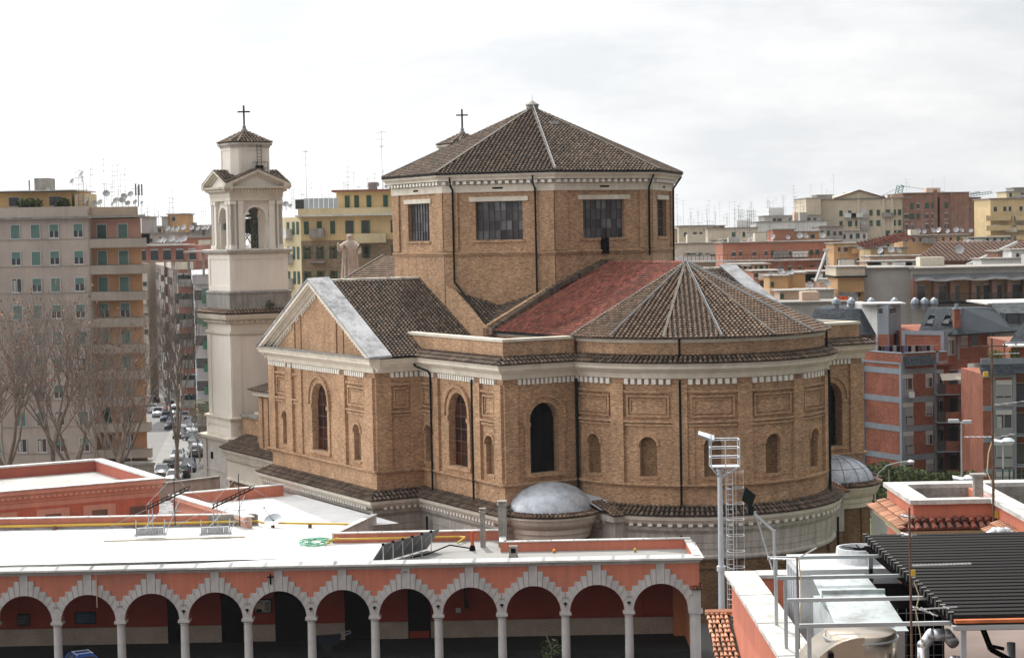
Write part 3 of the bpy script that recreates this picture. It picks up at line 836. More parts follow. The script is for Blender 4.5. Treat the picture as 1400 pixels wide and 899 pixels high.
# two domed side chapels beside the apse
for sg in (-1, 1):
    C = (24.0, sg * 13.1); n = 20
    a0, a1 = (-pi / 2 - .25, pi / 2 + .05) if sg < 0 else (-pi / 2 - .05, pi / 2 + .25)
    pth = [(C[0] + 2.75 * cos(a0 + (a1 - a0) * i / n), C[1] + 2.75 * sin(a0 + (a1 - a0) * i / n)) for i in range(n + 1)]
    b_ = MB(); sweep(b_, pth, [(0, 0), (0, 6.1)]); 
    fch = arc_map(C, 2.75, a0, a1, .4)
    for k in range(4): sbox(b_, fch, fch.L * (k + .1) / 4, fch.L * (k + .22) / 4, .3, 6.0, 0, .12)
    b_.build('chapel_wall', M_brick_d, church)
    c_ = MB(); sweep(c_, pth, [(0, 6.0), (.2, 6.05), (.25, 6.35), (.35, 6.5), (.35, 6.8), (.6, 7.0), (.75, 7.2), (.85, 7.45), (.95, 7.6), (.9, 7.72), (0, 7.8)])
    c_.build('chapel_cornice', M_stone, church)
    t_ = MB(); tile_strip(t_, pth, 1.0, 7.76, .35, 7.98, pitch=.33); t_.build('chapel_eave_tiles', M_tile_brown, church)
    d_ = MB(); d_.smooth = True
    d_.lathe([(3.2, 7.85), (3.18, 8.1), (3.0, 8.55), (2.6, 9.05), (2.05, 9.45), (1.3, 9.75), (.6, 9.9), (0, 9.93)], 36, (C[0], C[1], 0))
    do = d_.build('chapel_dome', M_lead, church)
    se = MB()
    prof = [(3.22, 7.9), (3.2, 8.12), (3.02, 8.57), (2.62, 9.07), (2.07, 9.47), (1.32, 9.77), (.6, 9.92)]
    for k in range(16):
        th = 2 * pi * k / 16
        se.path([(C[0] + r * cos(th), C[1] + r * sin(th), z) for r, z in prof], .02, 4)
    for r, z in prof[1:-1:2]:
        se.path([(C[0] + r * cos(2 * pi * i / 24), C[1] + r * sin(2 * pi * i / 24), z) for i in range(25)], .018, 4)
    if sg > 0: se.build('seam', M_seam, do)
    fl_ = MB(); fl_.add([(24.3, sg * 10.0, 8.9), (24.2, sg * 11.2, 9.0), (27.6, sg * 11.0, 8.1), (28.0, sg * 9.7, 7.9), (26.5, sg * 9.4, 8.6)], [(0, 1, 2, 3, 4)]); fl_.build('lead_flashing', M_lead, church)
# ornate stone pier between chapel and apse
for sg in (-1, 1):
    q = MB(); q.box(26.9, 28.6, min(sg * 9.2, sg * 10.4), max(sg * 9.2, sg * 10.4), 4.7, 7.3); q.box(26.6, 28.9, min(sg * 9, sg * 10.7), max(sg * 9, sg * 10.7), 7.3, 7.7)
    q.build('frieze_block', M_stone_low, church)
    q = MB(); q.box(27.0, 28.5, min(sg * 9.3, sg * 10.3), max(sg * 9.3, sg * 10.3), 0, 4.7); q.build('buttress', M_brick_d, church)
    t_ = MB(); tile_facet(t_, [(26.0, sg * 9, 8.5), (26.0, sg * 10.8, 8.5), (29.0, sg * 10.8, 7.75), (29.0, sg * 9, 7.75)], (1, 0, -.3), pitch=.33); t_.build('block_roof', M_tile_orange if sg > 0 else M_tile_brown, church)

# ---- nave towards the facade
nv = MB(); nv.box(-30, -10.3, -10.2, 10.2, 0, 20.1); nv.box(-38.0, -30, -9.0, 9.0, 0, 17.5); nv.build('nave_wall', M_brick, church)
for sg in (-1, 1):
    r = MB(); tile_facet(r, [(-30.2, 0, 25.9), (-11.25, 0, 25.9), (-11.25, sg * 10.75, 20.35), (-30.2, sg * 10.75, 20.35)], (0, sg * 10.75, -5.5), pitch=.36, tl=.42)
    r.build('nave_roof', M_tile_brown, church)
    v_ = MB(); v_.beam((-30.3, 0, 26.05), (-30.3, sg * 10.9, 20.45), .35, .25); v_.build('verge', M_hip, church)
nv = MB(); nv.poly([(-30.3, -10.7, 19), (-30.3, 10.7, 19), (-30.3, 10.7, 20.3), (-30.3, 0, 25.8), (-30.3, -10.7, 20.3)]); nv.build('nave_gable', M_brick, church)
for sg in (-1, 1):
    # low corner block and aisle on each side
    y0, y1 = sg * 10.2, sg * 16.5
    b = MB(); b.box(-23.5, -10.6, min(y0, y1), max(y0, y1), 0, 13.4)
    for xx in (-23.4, -22.0, -19.5): b.box(xx, xx + .9, min(y1, y1 + sg * .14), max(y1, y1 + sg * .14), 8.5, 13.2)
    b.build('corner_block_wall', M_brick, church)
    cc = MB(); cc.box(-24.0, -10.6, min(y0, y1 + sg * .5), max(y0, y1 + sg * .5), 13.4, 13.8); cc.build('corner_block_cornice', M_stone, church)
    r = MB(); tile_facet(r, [(-24.3, y1 + sg * .8, 13.85), (-10.6, y1 + sg * .8, 13.85), (-10.6, y0, 15.4), (-24.3, y0, 15.4)], (0, sg, -.2), pitch=.36); r.build('corner_block_roof', M_tile, church)
    b = MB(); b.box(-31.5, -10.6, min(y0, sg * 16.6), max(y0, sg * 16.6), 0, 6.9); 
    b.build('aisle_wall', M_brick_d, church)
    cc = MB()
    pa = [(-31.6, sg * 16.6), (-10.5, sg * 16.6)] if sg < 0 else [(-10.5, 16.6), (-31.6, 16.6)]
    sweep(cc, pa, [(0, 4.55), (.3, 4.7), (.12, 4.95), (.12, 6.45), (.42, 6.75), (.45, 7.0), (.62, 7.28), (.78, 7.5), (.82, 7.72), (0, 7.82)])
    cc.build('aisle_cornice', M_stone, church)
    fa = plane_map(*pa); mo = MB()
    dentils(mo, fa, .2, 20.8, 7.04, 7.24, .4, .7, .24, .24); mo.build('aisle_modillion', M_stone, church)
    pm_ = MB()
    for i in range(4): frame(pm_, fa, 1.5 + i * 5.2, 5.6 + i * 5.2, .8, 4.3, .2, 0, .1)
    pm_.build('aisle_panel', M_brick, church)
    r = MB(); tile_facet(r, [(-31.6, sg * 17.55, 7.8), (-10.6, sg * 17.55, 7.8), (-10.6, sg * 14.6, 8.9), (-31.6, sg * 14.6, 8.9)], (0, sg, -.3), pitch=.36); r.build('aisle_roof', M_tile, church)
    b = MB(); b.box(-32.7, -23.6, min(y0, sg * 14.7), max(y0, sg * 14.7), 7, 10.6); b.build('aisle_attic', M_brick, church)
    cc = MB(); cc.box(-32.7, -23.6, min(y0, sg * 14.9), max(y0, sg * 14.9), 10.6, 10.85); cc.build('attic_coping', M_rough, church)
    b = MB(); b.box(-26.4, -24.6, min(sg * 13.9, sg * 15.6), max(sg * 13.9, sg * 15.6), 8, 11.3); b.build('attic_pier', M_brick, church)
    cc = MB(); cc.box(-26.6, -24.4, min(sg * 13.7, sg * 15.8), max(sg * 13.7, sg * 15.8), 11.3, 11.5); cc.build('pier_cap', M_stone, church)

# facade statue on its pedestal (a thing of its own)
sx_, sy_, _ = chw(-37.2, .6)
stt = thing('facade_statue', 'tall pale robed stone statue raising one arm on the church facade gable', 'statue', (sx_, sy_, 17.4), CH_RZ)
MS = mat('statue_stone', (.60, .50, .42), var=.2, streak=.4, scale=1.5, fine=.1)
stt.scale = (1.25, 1.25, 1.08)
q = MB(); q.box(-1, 1, -1, 1, 0, 5.4); q.box(-1.2, 1.2, -1.2, 1.2, 5.4, 5.7); q.build('pedestal', M_stone, stt)
def skin_body(name, pts, edges, parent, m, sub=2):
    me = bpy.data.meshes.new(name); me.from_pydata([p[:3] for p in pts], edges, [])
    o = link(name, me, parent); me.materials.append(m)
    mo = o.modifiers.new('skin', 'SKIN'); 
    for i, p in enumerate(pts): me.skin_vertices[0].data[i].radius = (p[3], p[4] if len(p) > 4 else p[3])
    me.skin_vertices[0].data[0].use_root = True
    sb = o.modifiers.new('sub', 'SUBSURF'); sb.levels = sub; sb.render_levels = sub
    return o
zb = 5.7
o = skin_body('robed_body', [(0, 0, zb + 1.9, .62, .5), (0, 0, zb + .05, .85, .7), (0, 0, zb + 2.9, .72, .45), (0, 0, zb + 3.45, .52, .4), (0, 0, zb + 3.75, .18, .18), (0, 0, zb + 4.05, .27, .3), (0, 0, zb + 4.35, .22, .24),
    (0, -.62, zb + 3.35, .26), (.1, -1.0, zb + 2.75, .2), (.3, -1.15, zb + 3.3, .13), (.3, -1.2, zb + 3.55, .1), (0, .62, zb + 3.35, .26), (.2, .8, zb + 2.6, .2), (.55, .5, zb + 2.4, .14)],
    [(0, 1), (0, 2), (2, 3), (3, 4), (4, 5), (5, 6), (3, 7), (7, 8), (8, 9), (9, 10), (3, 11), (11, 12), (12, 13)], stt, MS)
q = MB()
for i in range(12):
    th = 2 * pi * i / 12
    q.tube((.72 * cos(th) * .9, .72 * sin(th), zb), (.5 * cos(th) * .9, .55 * sin(th), zb + 3.0), .13, .05, 5)
q.build('robe_folds', MS, stt)
# ---------------------------------------------------------------- bell towers
M_tplast = M_plaster
M_green = mat('green_bell_frame', (.035, .075, .055), rough=.5, var=.2)
M_bronze = mat('weathered_bronze', (.06, .075, .065), rough=.5, metal=.5, var=.3)
def sq(h): return [(-h, -h), (h, -h), (h, h), (-h, h)]
def bell_tower(u, v, label):
    X, Y, _ = chw(u, v)
    T = thing('bell_tower', label, 'bell tower', (X, Y, 0), CH_RZ, 'twin bell towers of the basilica')
    b = MB(); b.prism(sq(3.75), 0, 8.0); 
    for f in [plane_map(*pp) for pp in (((-3.75, -3.75), (3.75, -3.75)), ((3.75, -3.75), (3.75, 3.75)))]:
        sbox(b, f, 0, 1.0, 0, 7.9, 0, .12); sbox(b, f, 6.5, 7.5, 0, 7.9, 0, .12); sbox(b, f, 1.0, 6.5, 4.9, 5.1, 0, .1)
    b.build('base', M_plaster_st, T)
    w_ = MB(); w_.box(3.6, 3.76, -1.8, -1.1, 6.0, 6.7); w_.box(-1.9, -1.2, -3.765, -3.6, 6.0, 6.7); w_.build('small_window', M_black, T)
    l = MB(); sweep(l, sq(3.5), [(.2, 7.9), (.45, 8.0), (.6, 8.15), (.7, 8.4), (0, 8.6)], True)
    sweep(l, sq(3.3), [(.25, 10.1), (.4, 10.2), (.4, 10.4), (0, 10.5)], True)
    sweep(l, sq(3.1), [(.2, 18.5), (.3, 18.6), (.3, 18.8), (.2, 18.9)], True)
    sweep(l, sq(3.1), [(.2, 19.6), (.35, 19.7), (.45, 19.95), (.85, 20.1), (.95, 20.35), (1.0, 20.55), (.9, 20.62), (0, 20.7)], True)
    l.build('cornice', M_stone, T)
    dd = MB()
    for P0, P1 in zip(sq(3.1), sq(3.1)[1:] + sq(3.1)[:1]):
        f = plane_map(P0, P1); dentils(dd, f, 0, f.L, 19.74, 19.96, .3, .62, .28, .28)
    dd.build('dentil', M_stone, T)
    s = MB(); s.prism(sq(3.48), 8.5, 10.2); s.prism(sq(3.22), 10.4, 19.8)
    for P0, P1 in zip(sq(3.22), sq(3.22)[1:] + sq(3.22)[:1]):
        f = plane_map(P0, P1); sbox(s, f, 0, .95, 10.5, 18.5, 0, .1); sbox(s, f, f.L - .95, f.L, 10.5, 18.5, 0, .1)
    for P0, P1 in zip(sq(3.48), sq(3.48)[1:] + sq(3.48)[:1]):
        f = plane_map(P0, P1); frame(s, f, .1, f.L - .1, 8.6, 10.1, .55, 0, .08)
    s.build('shaft', M_tplast, T)
    w_ = MB(); w_.box(3.2, 3.34, 2.0, 2.9, 14.3, 15.1); w_.build('small_window', M_black, T)
    t = MB(); tile_strip(t, sq(3.1), 1.06, 20.66, .2, 21.05, True, pitch=.35); t.build('tile_skirt', M_tile_brown, T)
    r = MB(); r.prism(sq(3.3), 20.9, 22.6, sq(3.25)); sweep(r, sq(3.25), [(0, 22.5), (.08, 22.6), (.08, 22.75), (-.1, 22.85)], True); r.build('plinth', M_rough, T)
    b = MB(); b.prism(sq(3.0), 22.7, 26.55)
    for P0, P1 in zip(sq(3.0), sq(3.0)[1:] + sq(3.0)[:1]):
        f = plane_map(P0, P1); frame(b, f, 0, f.L, 22.85, 26.5, .5, 0, .08)
    b.build('attic_block', M_tplast, T)
    l = MB(); sweep(l, sq(3.0), [(.1, 26.45), (.3, 26.55), (.45, 26.7), (.5, 26.9), (.3, 26.98), (-2.9, 27.0)], True); l.build('ledge', M_plaster_st, T)
    # belfry with four arched openings
    bf = MB(); H = 2.72
    for P0, P1 in zip(sq(H), sq(H)[1:] + sq(H)[:1]):
        f = plane_map(P0, P1)
        arch_wall(bf, f, 0, f.L, 27.0, 32.0, [(f.L / 2, 2.2, 27.0, 31.1, True, .8)], d=-.35)
        for a in (0.0, .82, f.L - 1.34, f.L - .52):
            sbox(bf, f, a, a + .52, 27.35, 31.35, -.4, 0); sbox(bf, f, a - .07, a + .59, 27.0, 27.35, -.4, .08)
            sbox(bf, f, a - .07, a + .59, 31.35, 31.7, -.4, .09)
        arch_ring(bf, f, f.L / 2, 2.2, 31.1, .25, -.35, -.22, zleg=29.6); sbox(bf, f, 1.34, f.L / 2 - 1.1, 29.8, 30.0, -.35, -.2); sbox(bf, f, f.L / 2 + 1.1, f.L - 1.34, 29.8, 30.0, -.35, -.2)
    bf.build('belfry', M_tplast, T)
    e = MB(); sweep(e, sq(H), [(-.4, 31.7), (.05, 31.72), (.05, 32.1), (.1, 32.14), (.1, 32.5), (.25, 32.6), (.3, 32.8), (.65, 32.9), (.72, 33.05), (.72, 33.12), (-.6, 33.2)], True)
    e.build('entablature', M_stone, T)
    dd = MB()
    for P0, P1 in zip(sq(H), sq(H)[1:] + sq(H)[:1]):
        f = plane_map(P0, P1); dentils(dd, f, 0, f.L, 32.64, 32.82, .2, .55, .16, .16)
    dd.build('dentil', M_stone, T)
    # four small pediments with cross gable tile roofs
    pd = MB(); rf = MB(); tp = MB()
    E_ = H + .72; zt = 34.55
    for k in range(4):
        R_ = Matrix.Rotation(k * pi / 2, 3, 'Z')
        def R(x, y, z): 
            q = R_ @ Vector((x, y, z)); return q
        for h in (-1, 1):
            for (d0, d1, za, zb) in ((0, .68, 0, .26), (0, .5, -.14, -.002), (0, .3, -.3, -.142)):
                x1 = E_ + .05
                v = [R(0, -H - d0, zt + za), R(h * x1, -H - d0, 33.12 + za), R(h * x1, -H - d0, 33.12 + zb), R(0, -H - d0, zt + zb), R(0, -H - d1, zt + za), R(h * x1, -H - d1, 33.12 + za), R(h * x1, -H - d1, 33.12 + zb), R(0, -H - d1, zt + zb)]
                pd.add(v, [(0, 1, 2, 3), (4, 5, 6, 7), (0, 1, 5, 4), (3, 2, 6, 7), (0, 3, 7, 4), (1, 2, 6, 5)])
            for i in range(1, 9):
                x = h * 2.7 * i / 9; zz = zt - abs(x) * (zt - 33.12) / E_ - .3
                if zz > 33.3: q = [R(x - .07, -H - .25, zz - .13), R(x + .07, -H - .25, zz - .13), R(x + .07, -H - .25, zz + .02), R(x - .07, -H - .25, zz + .02)]; pd.add(q, [(0, 1, 2, 3)])
            a0 = R(0, -E_ + .0, zt + .27); a1 = R(h * E_, -E_, 33.4); a2 = R(0, 0, zt + .27); 
            tile_facet(rf, [a0, a1, a2], R(h, 0, -.42) , pitch=.34, tl=.4, r=.11)
        tp.poly([R(-E_ + .4, -H - .1, 33.15), R(E_ - .4, -H - .1, 33.15), R(0, -H - .1, zt - .1)])
    pd.build('pediment', M_stone, T); rf.build('cross_gable_roof', M_tile, T); tp.build('tympanum', M_tplast, T)
    # lantern drum, roof, cross
    def oct2(h, c): return [(-h + c, -h), (h - c, -h), (h, -h + c), (h, h - c), (h - c, h), (-h + c, h), (-h, h - c), (-h, -h + c)]
    d = MB(); P8 = oct2(2.0, .55); d.prism(P8, 33.2, 37.2)
    for P0, P1 in zip(P8, P8[1:] + P8[:1]):
        f = plane_map(P0, P1)
        if f.L > 2: frame(d, f, .1, f.L - .1, 34.4, 37.0, .25, 0, .06)
    d.build('lantern_drum', M_plaster_st if False else M_tplast, T)
    r = MB(); sweep(r, P8, [(.02, 33.4), (.12, 34.1), (.0, 34.2)], True); r.build('lantern_plinth', M_rough, T)
    e = MB(); sweep(e, P8, [(0, 36.95), (.1, 37.0), (.12, 37.15), (.3, 37.25), (.35, 37.45), (0, 37.5)], True); e.build('lantern_cornice', M_plaster_st, T)
    r = MB(); P9 = oct2(2.3, .65); A = Vector((0, 0, 38.75))
    for P0, P1 in zip(P9, P9[1:] + P9[:1]):
        a, b = Vector((*P0, 37.5)), Vector((*P1, 37.5)); tile_facet(r, [A, a, b], (a + b) / 2 - A, pitch=.34, tl=.4, r=.11)
    for P0 in P9: r.beam(A, Vector((*P0, 37.58)), .2, .12)
    r.build('lantern_roof', M_tile, T)
    k = MB(); k.lathe([(0, 38.5), (.4, 38.55), (.3, 38.85), (.16, 39.0), (.2, 39.12), (.1, 39.3), (0, 39.3)], 10); k.build('finial', M_rough, T)
    c = MB(); rz = -CH_RZ
    dx, dy = cos(rz), sin(rz)
    c.box(-.07, .07, -.07, .07, 39.2, 41.25); c.beam((-.62 * dx, -.62 * dy, 40.62), (.62 * dx, .62 * dy, 40.62), .13, .14); c.build('cross', M_dark, T)
    # bell and frame
    fr = MB()
    for sx in (-.8, .8):
        for sy in (-.8, .8): fr.beam((sx, sy, 27.0), (sx, sy, 30.0), .12)
        fr.beam((sx, -.8, 29.9), (sx, .8, 29.9), .14); fr.beam((sx, -.8, 27.4), (sx, .8, 29.7), .08); fr.beam((sx, .8, 27.4), (sx, -.8, 29.7), .08)
        fr.beam((-.8, sx, 27.4), (.8, sx, 29.7), .08); fr.beam((.8, sx, 27.4), (-.8, sx, 29.7), .08); fr.beam((-.8, sx, 29.9), (.8, sx, 29.9), .14)
        fr.beam((-.8, sx, 28.5), (.8, sx, 28.5), .08)
    fr.tube((-.9, 0, 30.25), (.9, 0, 30.25), .14, .14, 8)
    fr.build('bell_frame', M_green, T)
    bl = MB(); bl.smooth = True; bl.lathe([(.72, 28.5), (.68, 28.62), (.52, 29.0), (.42, 29.5), (.36, 29.8), (.15, 29.95), (0, 29.98)], 20); bl.lathe([(.06, 28.3), (.1, 28.4), (.06, 28.5), (.03, 29.5)], 8); bl.build('bell', M_bronze, T)
    b2 = MB(); b2.smooth = True; b2.lathe([(.36, 0), (.33, .1), (.24, .4), (.2, .6), (0, .68)], 16); b2.build('small_bell', M_bronze, T, loc=(-.3, -2.2, 28.9))
    # ladder and cage on the lantern
    ld = MB()
    for s in (-.22, .22): ld.tube((2.3, s + .6, 34.2), (2.3, s + .6, 37.3), .03, .03, 5)
    for i in range(9): ld.tube((2.3, .38, 34.4 + i * .33), (2.3, .82, 34.4 + i * .33), .02, .02, 4)
    for z in (34.9, 35.5): 
        ld.path([(2.1, 0.0, z), (3.0, 0.0, z), (3.0, 1.2, z), (2.1, 1.2, z)], .03, 5)
    for y in (0, 1.2): ld.tube((3.0, y, 34.4), (3.0, y, 35.5), .03, .03, 5)
    ld.build('ladder', M_dark, T)
    lb = MB(); lb.box(2.06, 2.5, .25, .95, 34.3, 35.2); lb.build('hatch_box', M_black, T)
    return T
bell_tower(-36.5, 12.15, 'cream bell tower fully in view left of the church, bells in its arches')
bell_tower(-36.5, -12.5, 'bell tower behind the octagonal roof, only its dark cap and cross showing')
# ---------------------------------------------------------------- pink arcade building in front
M_pink = mat('salmon_render', (.60, .20, .125), var=.06, streak=.16, fine=.04, scale=.4, stain=(.40, .16, .115), stain_amt=.6, stain_scale=.22)
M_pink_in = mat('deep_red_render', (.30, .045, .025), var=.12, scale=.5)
M_pink_l = mat('pale_salmon_render', (.62, .36, .27), var=.06, streak=.12, scale=.5)
M_grey_st = mat('grey_voussoir_stone', (.60, .56, .53), var=.09, streak=.16, fine=.05, scale=.8, stain=(.36, .33, .30), stain_amt=.6, stain_scale=.5)
M_joint = mat('stone_joint', (.20, .16, .14), var=.1)
M_trav = mat('travertine_dado', (.42, .34, .27), var=.16, fine=.18, fscale=9, scale=.8)
M_white = mat('white_roof_membrane', (.70, .70, .69), var=.07, scale=.3, stain=(.40, .40, .385), stain_amt=.5, stain_scale=.28)
M_greyroof = mat('grey_roof_membrane', (.30, .295, .28), var=.08, scale=.4, stain=(.18, .175, .165), stain_amt=.5, stain_scale=.4)  # darker grey membrane for the right part of the deck and the seams
M_cop = mat('white_flashing', (.62, .61, .58), var=.16, fine=.1, scale=.8, stain=(.33, .32, .30), stain_amt=.6, stain_scale=.9)
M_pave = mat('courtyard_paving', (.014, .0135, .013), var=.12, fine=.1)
M_door = mat('dark_door', (.004, .003, .003), rough=.9, var=.3, spec=.03)
M_yellow = mat('yellow_gas_pipe', (.55, .36, .05), rough=.5, var=.15)
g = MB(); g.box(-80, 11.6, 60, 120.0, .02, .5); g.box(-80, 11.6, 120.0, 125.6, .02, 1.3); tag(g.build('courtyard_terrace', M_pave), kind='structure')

AY = 119.5; AB = 125.3; AX0, AX1 = -45.5, 11.45; ZSP, ZWT, SPC, RAD = 3.97, 7.02, 4.03, 1.74
arc_b = thing('arcade_building', 'long salmon arcade building with stepped grey stone arches and a flat white roof', 'arcade', (0, AY, 0))
cols = [7.07 - SPC * k for k in range(-1, 13)]
fW = plane_map((AX0, 0), (AX1, 0))
cent = [7.07 + SPC / 2 - SPC * k for k in range(0, 13)]
w = MB(); arch_wall(w, fW, 0, AX1 - AX0, ZSP, ZWT, [(c - AX0, RAD * 2, ZSP, ZSP + RAD, True, .5) for c in cent], depth=.5)
w.add([(AX0, .5, ZSP), (AX1, .5, ZSP), (AX1, .5, ZWT), (AX0, .5, ZWT)], [(0, 1, 2, 3)]) if False else None
arch_wall(w, plane_map((AX1, .5), (AX0, .5)), 0, AX1 - AX0, ZSP, ZWT, [(AX1 - c, RAD * 2, ZSP, ZSP + RAD, True, .01) for c in cent])
w.box(AX1 - .003, AX1 + .1, 0.02, AB - AY, ZSP - .4, 7.0)
w.build('front_wall', M_pink, arc_b)
# stepped voussoirs: one stone shape, one part per arch
steps = [(2.02, 5.28), (1.83, 5.28), (1.46, 5.63), (1.09, 5.98), (.72, 6.33), (.30, 6.68), (0, 7.0)]
def top_z(x):
    x = abs(x)
    if x <= .30: return 7.0
    if x <= .67: return 6.62
    if x <= 1.05: return 6.27
    if x <= 1.43: return 5.93
    if x <= 1.81: return 5.60
    return 5.28
def bot_z(x):
    x = abs(x)
    return ZSP if x >= RAD else ZSP + sqrt(RAD * RAD - x * x)
xs = sorted(set([round(q, 4) for q in ([RAD * sin(pi / 2 * i / 14) for i in range(15)] + [.30, .67, 1.05, 1.43, 1.81, SPC / 2])]))
vb = MB(); D = .05
allx = sorted(set([-x for x in xs] + xs))
for a, b in zip(allx, allx[1:]):
    m = (a + b) / 2; t = top_z(m)
    vb.quad((a, -D, bot_z(a) if abs(m) < RAD else ZSP), (b, -D, bot_z(b) if abs(m) < RAD else ZSP), (b, -D, t), (a, -D, t))
    vb.quad((a, -D, t), (b, -D, t), (b, 0, t), (a, 0, t))
    if abs(m) < RAD: vb.quad((a, -D, bot_z(a)), (b, -D, bot_z(b)), (b, .5, bot_z(b) + .002), (a, .5, bot_z(a) + .002))
for x in (.30, .67, 1.05, 1.43, 1.81):
    for h in (-1, 1):
        za, zb2 = top_z(x + .01), top_z(x - .01); vb.quad((h * x, -D, za), (h * x, -D, zb2), (h * x, 0, zb2), (h * x, 0, za))
vo = vb.build('voussoirs', M_grey_st, arc_b, loc=(cent[0], 0, 0))
jb = MB()
for i in range(0, 7):
    for h in (-1, 1):
        # radial joints between the stepped stones
        an = [9, 19, 30, 42, 55, 69, 84][i]; 
        x0, z0 = RAD * sin(radians(an)), ZSP + RAD * cos(radians(an))
        k = 1.0
        xe = [.28, .66, 1.04, 1.42, 1.80, 1.95, 2.0][i]; ze = [7.0, 6.62, 6.27, 5.93, 5.60, 4.98, 4.3][i]
        if i >= 5:
            if i == 6: continue
        jb.beam((h * x0, -D - .004, z0), (h * xe, -D - .004, ze), .032, .012)
jb.beam((SPC / 2 - .0, -D - .004, 4.86), (SPC / 2 - .0, -D - .004, 5.28), .032, .012)
for h in (-1, 1): jb.beam((h * SPC / 2, -D - .004, 4.86), (h * (SPC / 2 - .24), -D - .004, 5.0), .032, .012)
jb.build('joint', M_joint, vo)
tv = tree_of(vo)
for c in cent[1:]: dup(vo, loc=(c, 0, 0), tree=tv)
pl = MB(); pl.lathe([(.36, -3.47), (.36, -3.3), (.28, -3.2), (.26, -.32), (.30, -.3), (.26, -.26), (.28, -.2)], 16)
pl.box(-.36, .36, -.1, .62, -.2, 0) if False else pl.prism([(-.37, -.32), (.37, -.32), (.37, .5), (-.37, .5)], -.16, 0)
pl.lathe([(.31, -.2), (.36, -.16)], 16)
co_ = pl.build('column', M_grey_st, arc_b, loc=(cols[1], .2, ZSP))
for c in cols[2:]: dup(co_, loc=(c, .2, ZSP), tree=[])
ep = MB(); ep.box(10.85, 11.75, -.06, .7, 3.75, 3.97); ep.box(10.95, 11.6, 0.0, .6, .5, 3.75); ep.box(10.8, 11.62, -.055, .02, 3.97, 5.3); ep.build('end_pier', M_grey_st, arc_b)
ep = MB(); tile_facet(ep, [(11.0, -.3, 5.3), (11.75, -.3, 5.3), (11.75, .4, 5.65), (11.0, .4, 5.65)], (0, -1, -.5), pitch=.2, tl=.3, r=.08); ep.build('tile_hood', M_tile_red, arc_b)
c = MB(); sweep(c, [(AX0, 0), (AX1 + .1, 0), (AX1 + .1, 6)], [(.03, 6.98), (.05, 7.06), (.09, 7.07), (.09, 7.15), (.2, 7.2), (.24, 7.3), (.3, 7.34), (0, 7.36)])
c.build('cornice', M_grey_st, arc_b)
dn = MB(); dentils(dn, fW, 0, AX1 - AX0, 7.075, 7.14, .09, .16, .1, .1); tag(dn.build('dentil_band', M_stone, arc_b), kind=None)
# roof deck (follows the irregular plan) with low white edge
deck = [(AX0, 0.0), (AX1 + .1, 0.0), (AX1 + .1, 6.2), (-.9, 6.2), (-.9, 11.3), (-12.6, 11.3), (-10.2, 19.9), (-20, 31.5), (-27.0, 28.0), (-19.0, 20.3), (AX0, 20.3)]
deck2 = [(x, y) for x, y in deck]
r = MB(); r.poly([(x, y, z) for x, y, z in [(AX0, 0, 6.86), (-9.6, 0, 6.86), (-8.0, 11.3, 6.86), (-12.6, 11.3, 6.86), (-10.2, 19.9, 6.86), (-13.5, 24.5, 6.86), (-19.0, 20.3, 6.86), (AX0, 20.3, 6.86)]]); r.build('white_roof', M_white, arc_b)
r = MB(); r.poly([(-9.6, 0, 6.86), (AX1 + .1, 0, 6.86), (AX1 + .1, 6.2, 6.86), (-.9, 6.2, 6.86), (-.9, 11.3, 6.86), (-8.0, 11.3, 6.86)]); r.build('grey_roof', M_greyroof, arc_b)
e = MB(); e.add([(AX0, -.32, 7.3), (AX1 + .3, -.32, 7.3), (AX1 + .3, .2, 7.5), (AX0, .2, 7.5), (AX0, -.32, 7.22), (AX1 + .3, -.32, 7.22), (AX1 + .3, .2, 7.3), (AX0, .2, 7.3)], [(0, 1, 2, 3), (4, 5, 1, 0), (1, 5, 6, 2), (7, 6, 5, 4)]); e.box(AX0, AX1, .2, .28, 6.86, 7.46); e.build('roof_edge_flashing', M_cop, arc_b)
rs = random.Random(3)
for i in range(26):
    x = AX0 + 1 + i * 2.2
    b = MB(); b.add([(x - .14, -.33, 7.315), (x + .06, -.33, 7.315), (x + .16, .2, 7.515), (x - .04, .2, 7.515)], [(0, 1, 2, 3)]); b.build('flashing_clip', M_coping, arc_b)
# rear parapets of the roof (pink with white coping)
def parapet(name, p0, p1, z0, z1, th=.3, m=None, parent=None, cop=True, inner=None):
    b = MB(); d = Vector((p1[0] - p0[0], p1[1] - p0[1], 0)).normalized(); n = Vector((d.y, -d.x, 0)) * th / 2
    P = [(p0[0] + n.x, p0[1] + n.y), (p1[0] + n.x, p1[1] + n.y), (p1[0] - n.x, p1[1] - n.y), (p0[0] - n.x, p0[1] - n.y)]
    b.prism(P, z0, z1); o = b.build(name, m or M_pink, parent)
    if cop:
        k = n * (1 + .16 / th); e = d * .05
        P = [(p0[0] + k.x - e.x, p0[1] + k.y - e.y), (p1[0] + k.x + e.x, p1[1] + k.y + e.y), (p1[0] - k.x + e.x, p1[1] - k.y + e.y), (p0[0] - k.x - e.x, p0[1] - k.y - e.y)]
        b = MB(); L = (Vector(p1[:2]) - Vector(p0[:2])).length; b.prism(P, z1, z1 + .07); b.build('coping', M_cop, parent)
        nj = int(L / 1.5)
        b = MB()
        for i in range(1, nj):
            q = Vector((p0[0], p0[1], 0)) + d * (L * i / nj); b.beam((q.x - k.x, q.y - k.y, z1 + .075), (q.x + k.x, q.y + k.y, z1 + .075), .07, .02)
        if nj > 1: b.build('coping_joint', M_coping, parent)
    return o
parapet('rear_parapet', (-.75, 6.35), (AX1 + .1, 6.35), 6.5, 7.5, parent=arc_b)
parapet('end_parapet', (AX1 - .05, 6.1), (AX1 - .05, .1), 6.5, 7.42, parent=arc_b)
parapet('side_parapet', (-.9, 6.2), (-.9, 11.3), 6.5, 7.5, parent=arc_b)
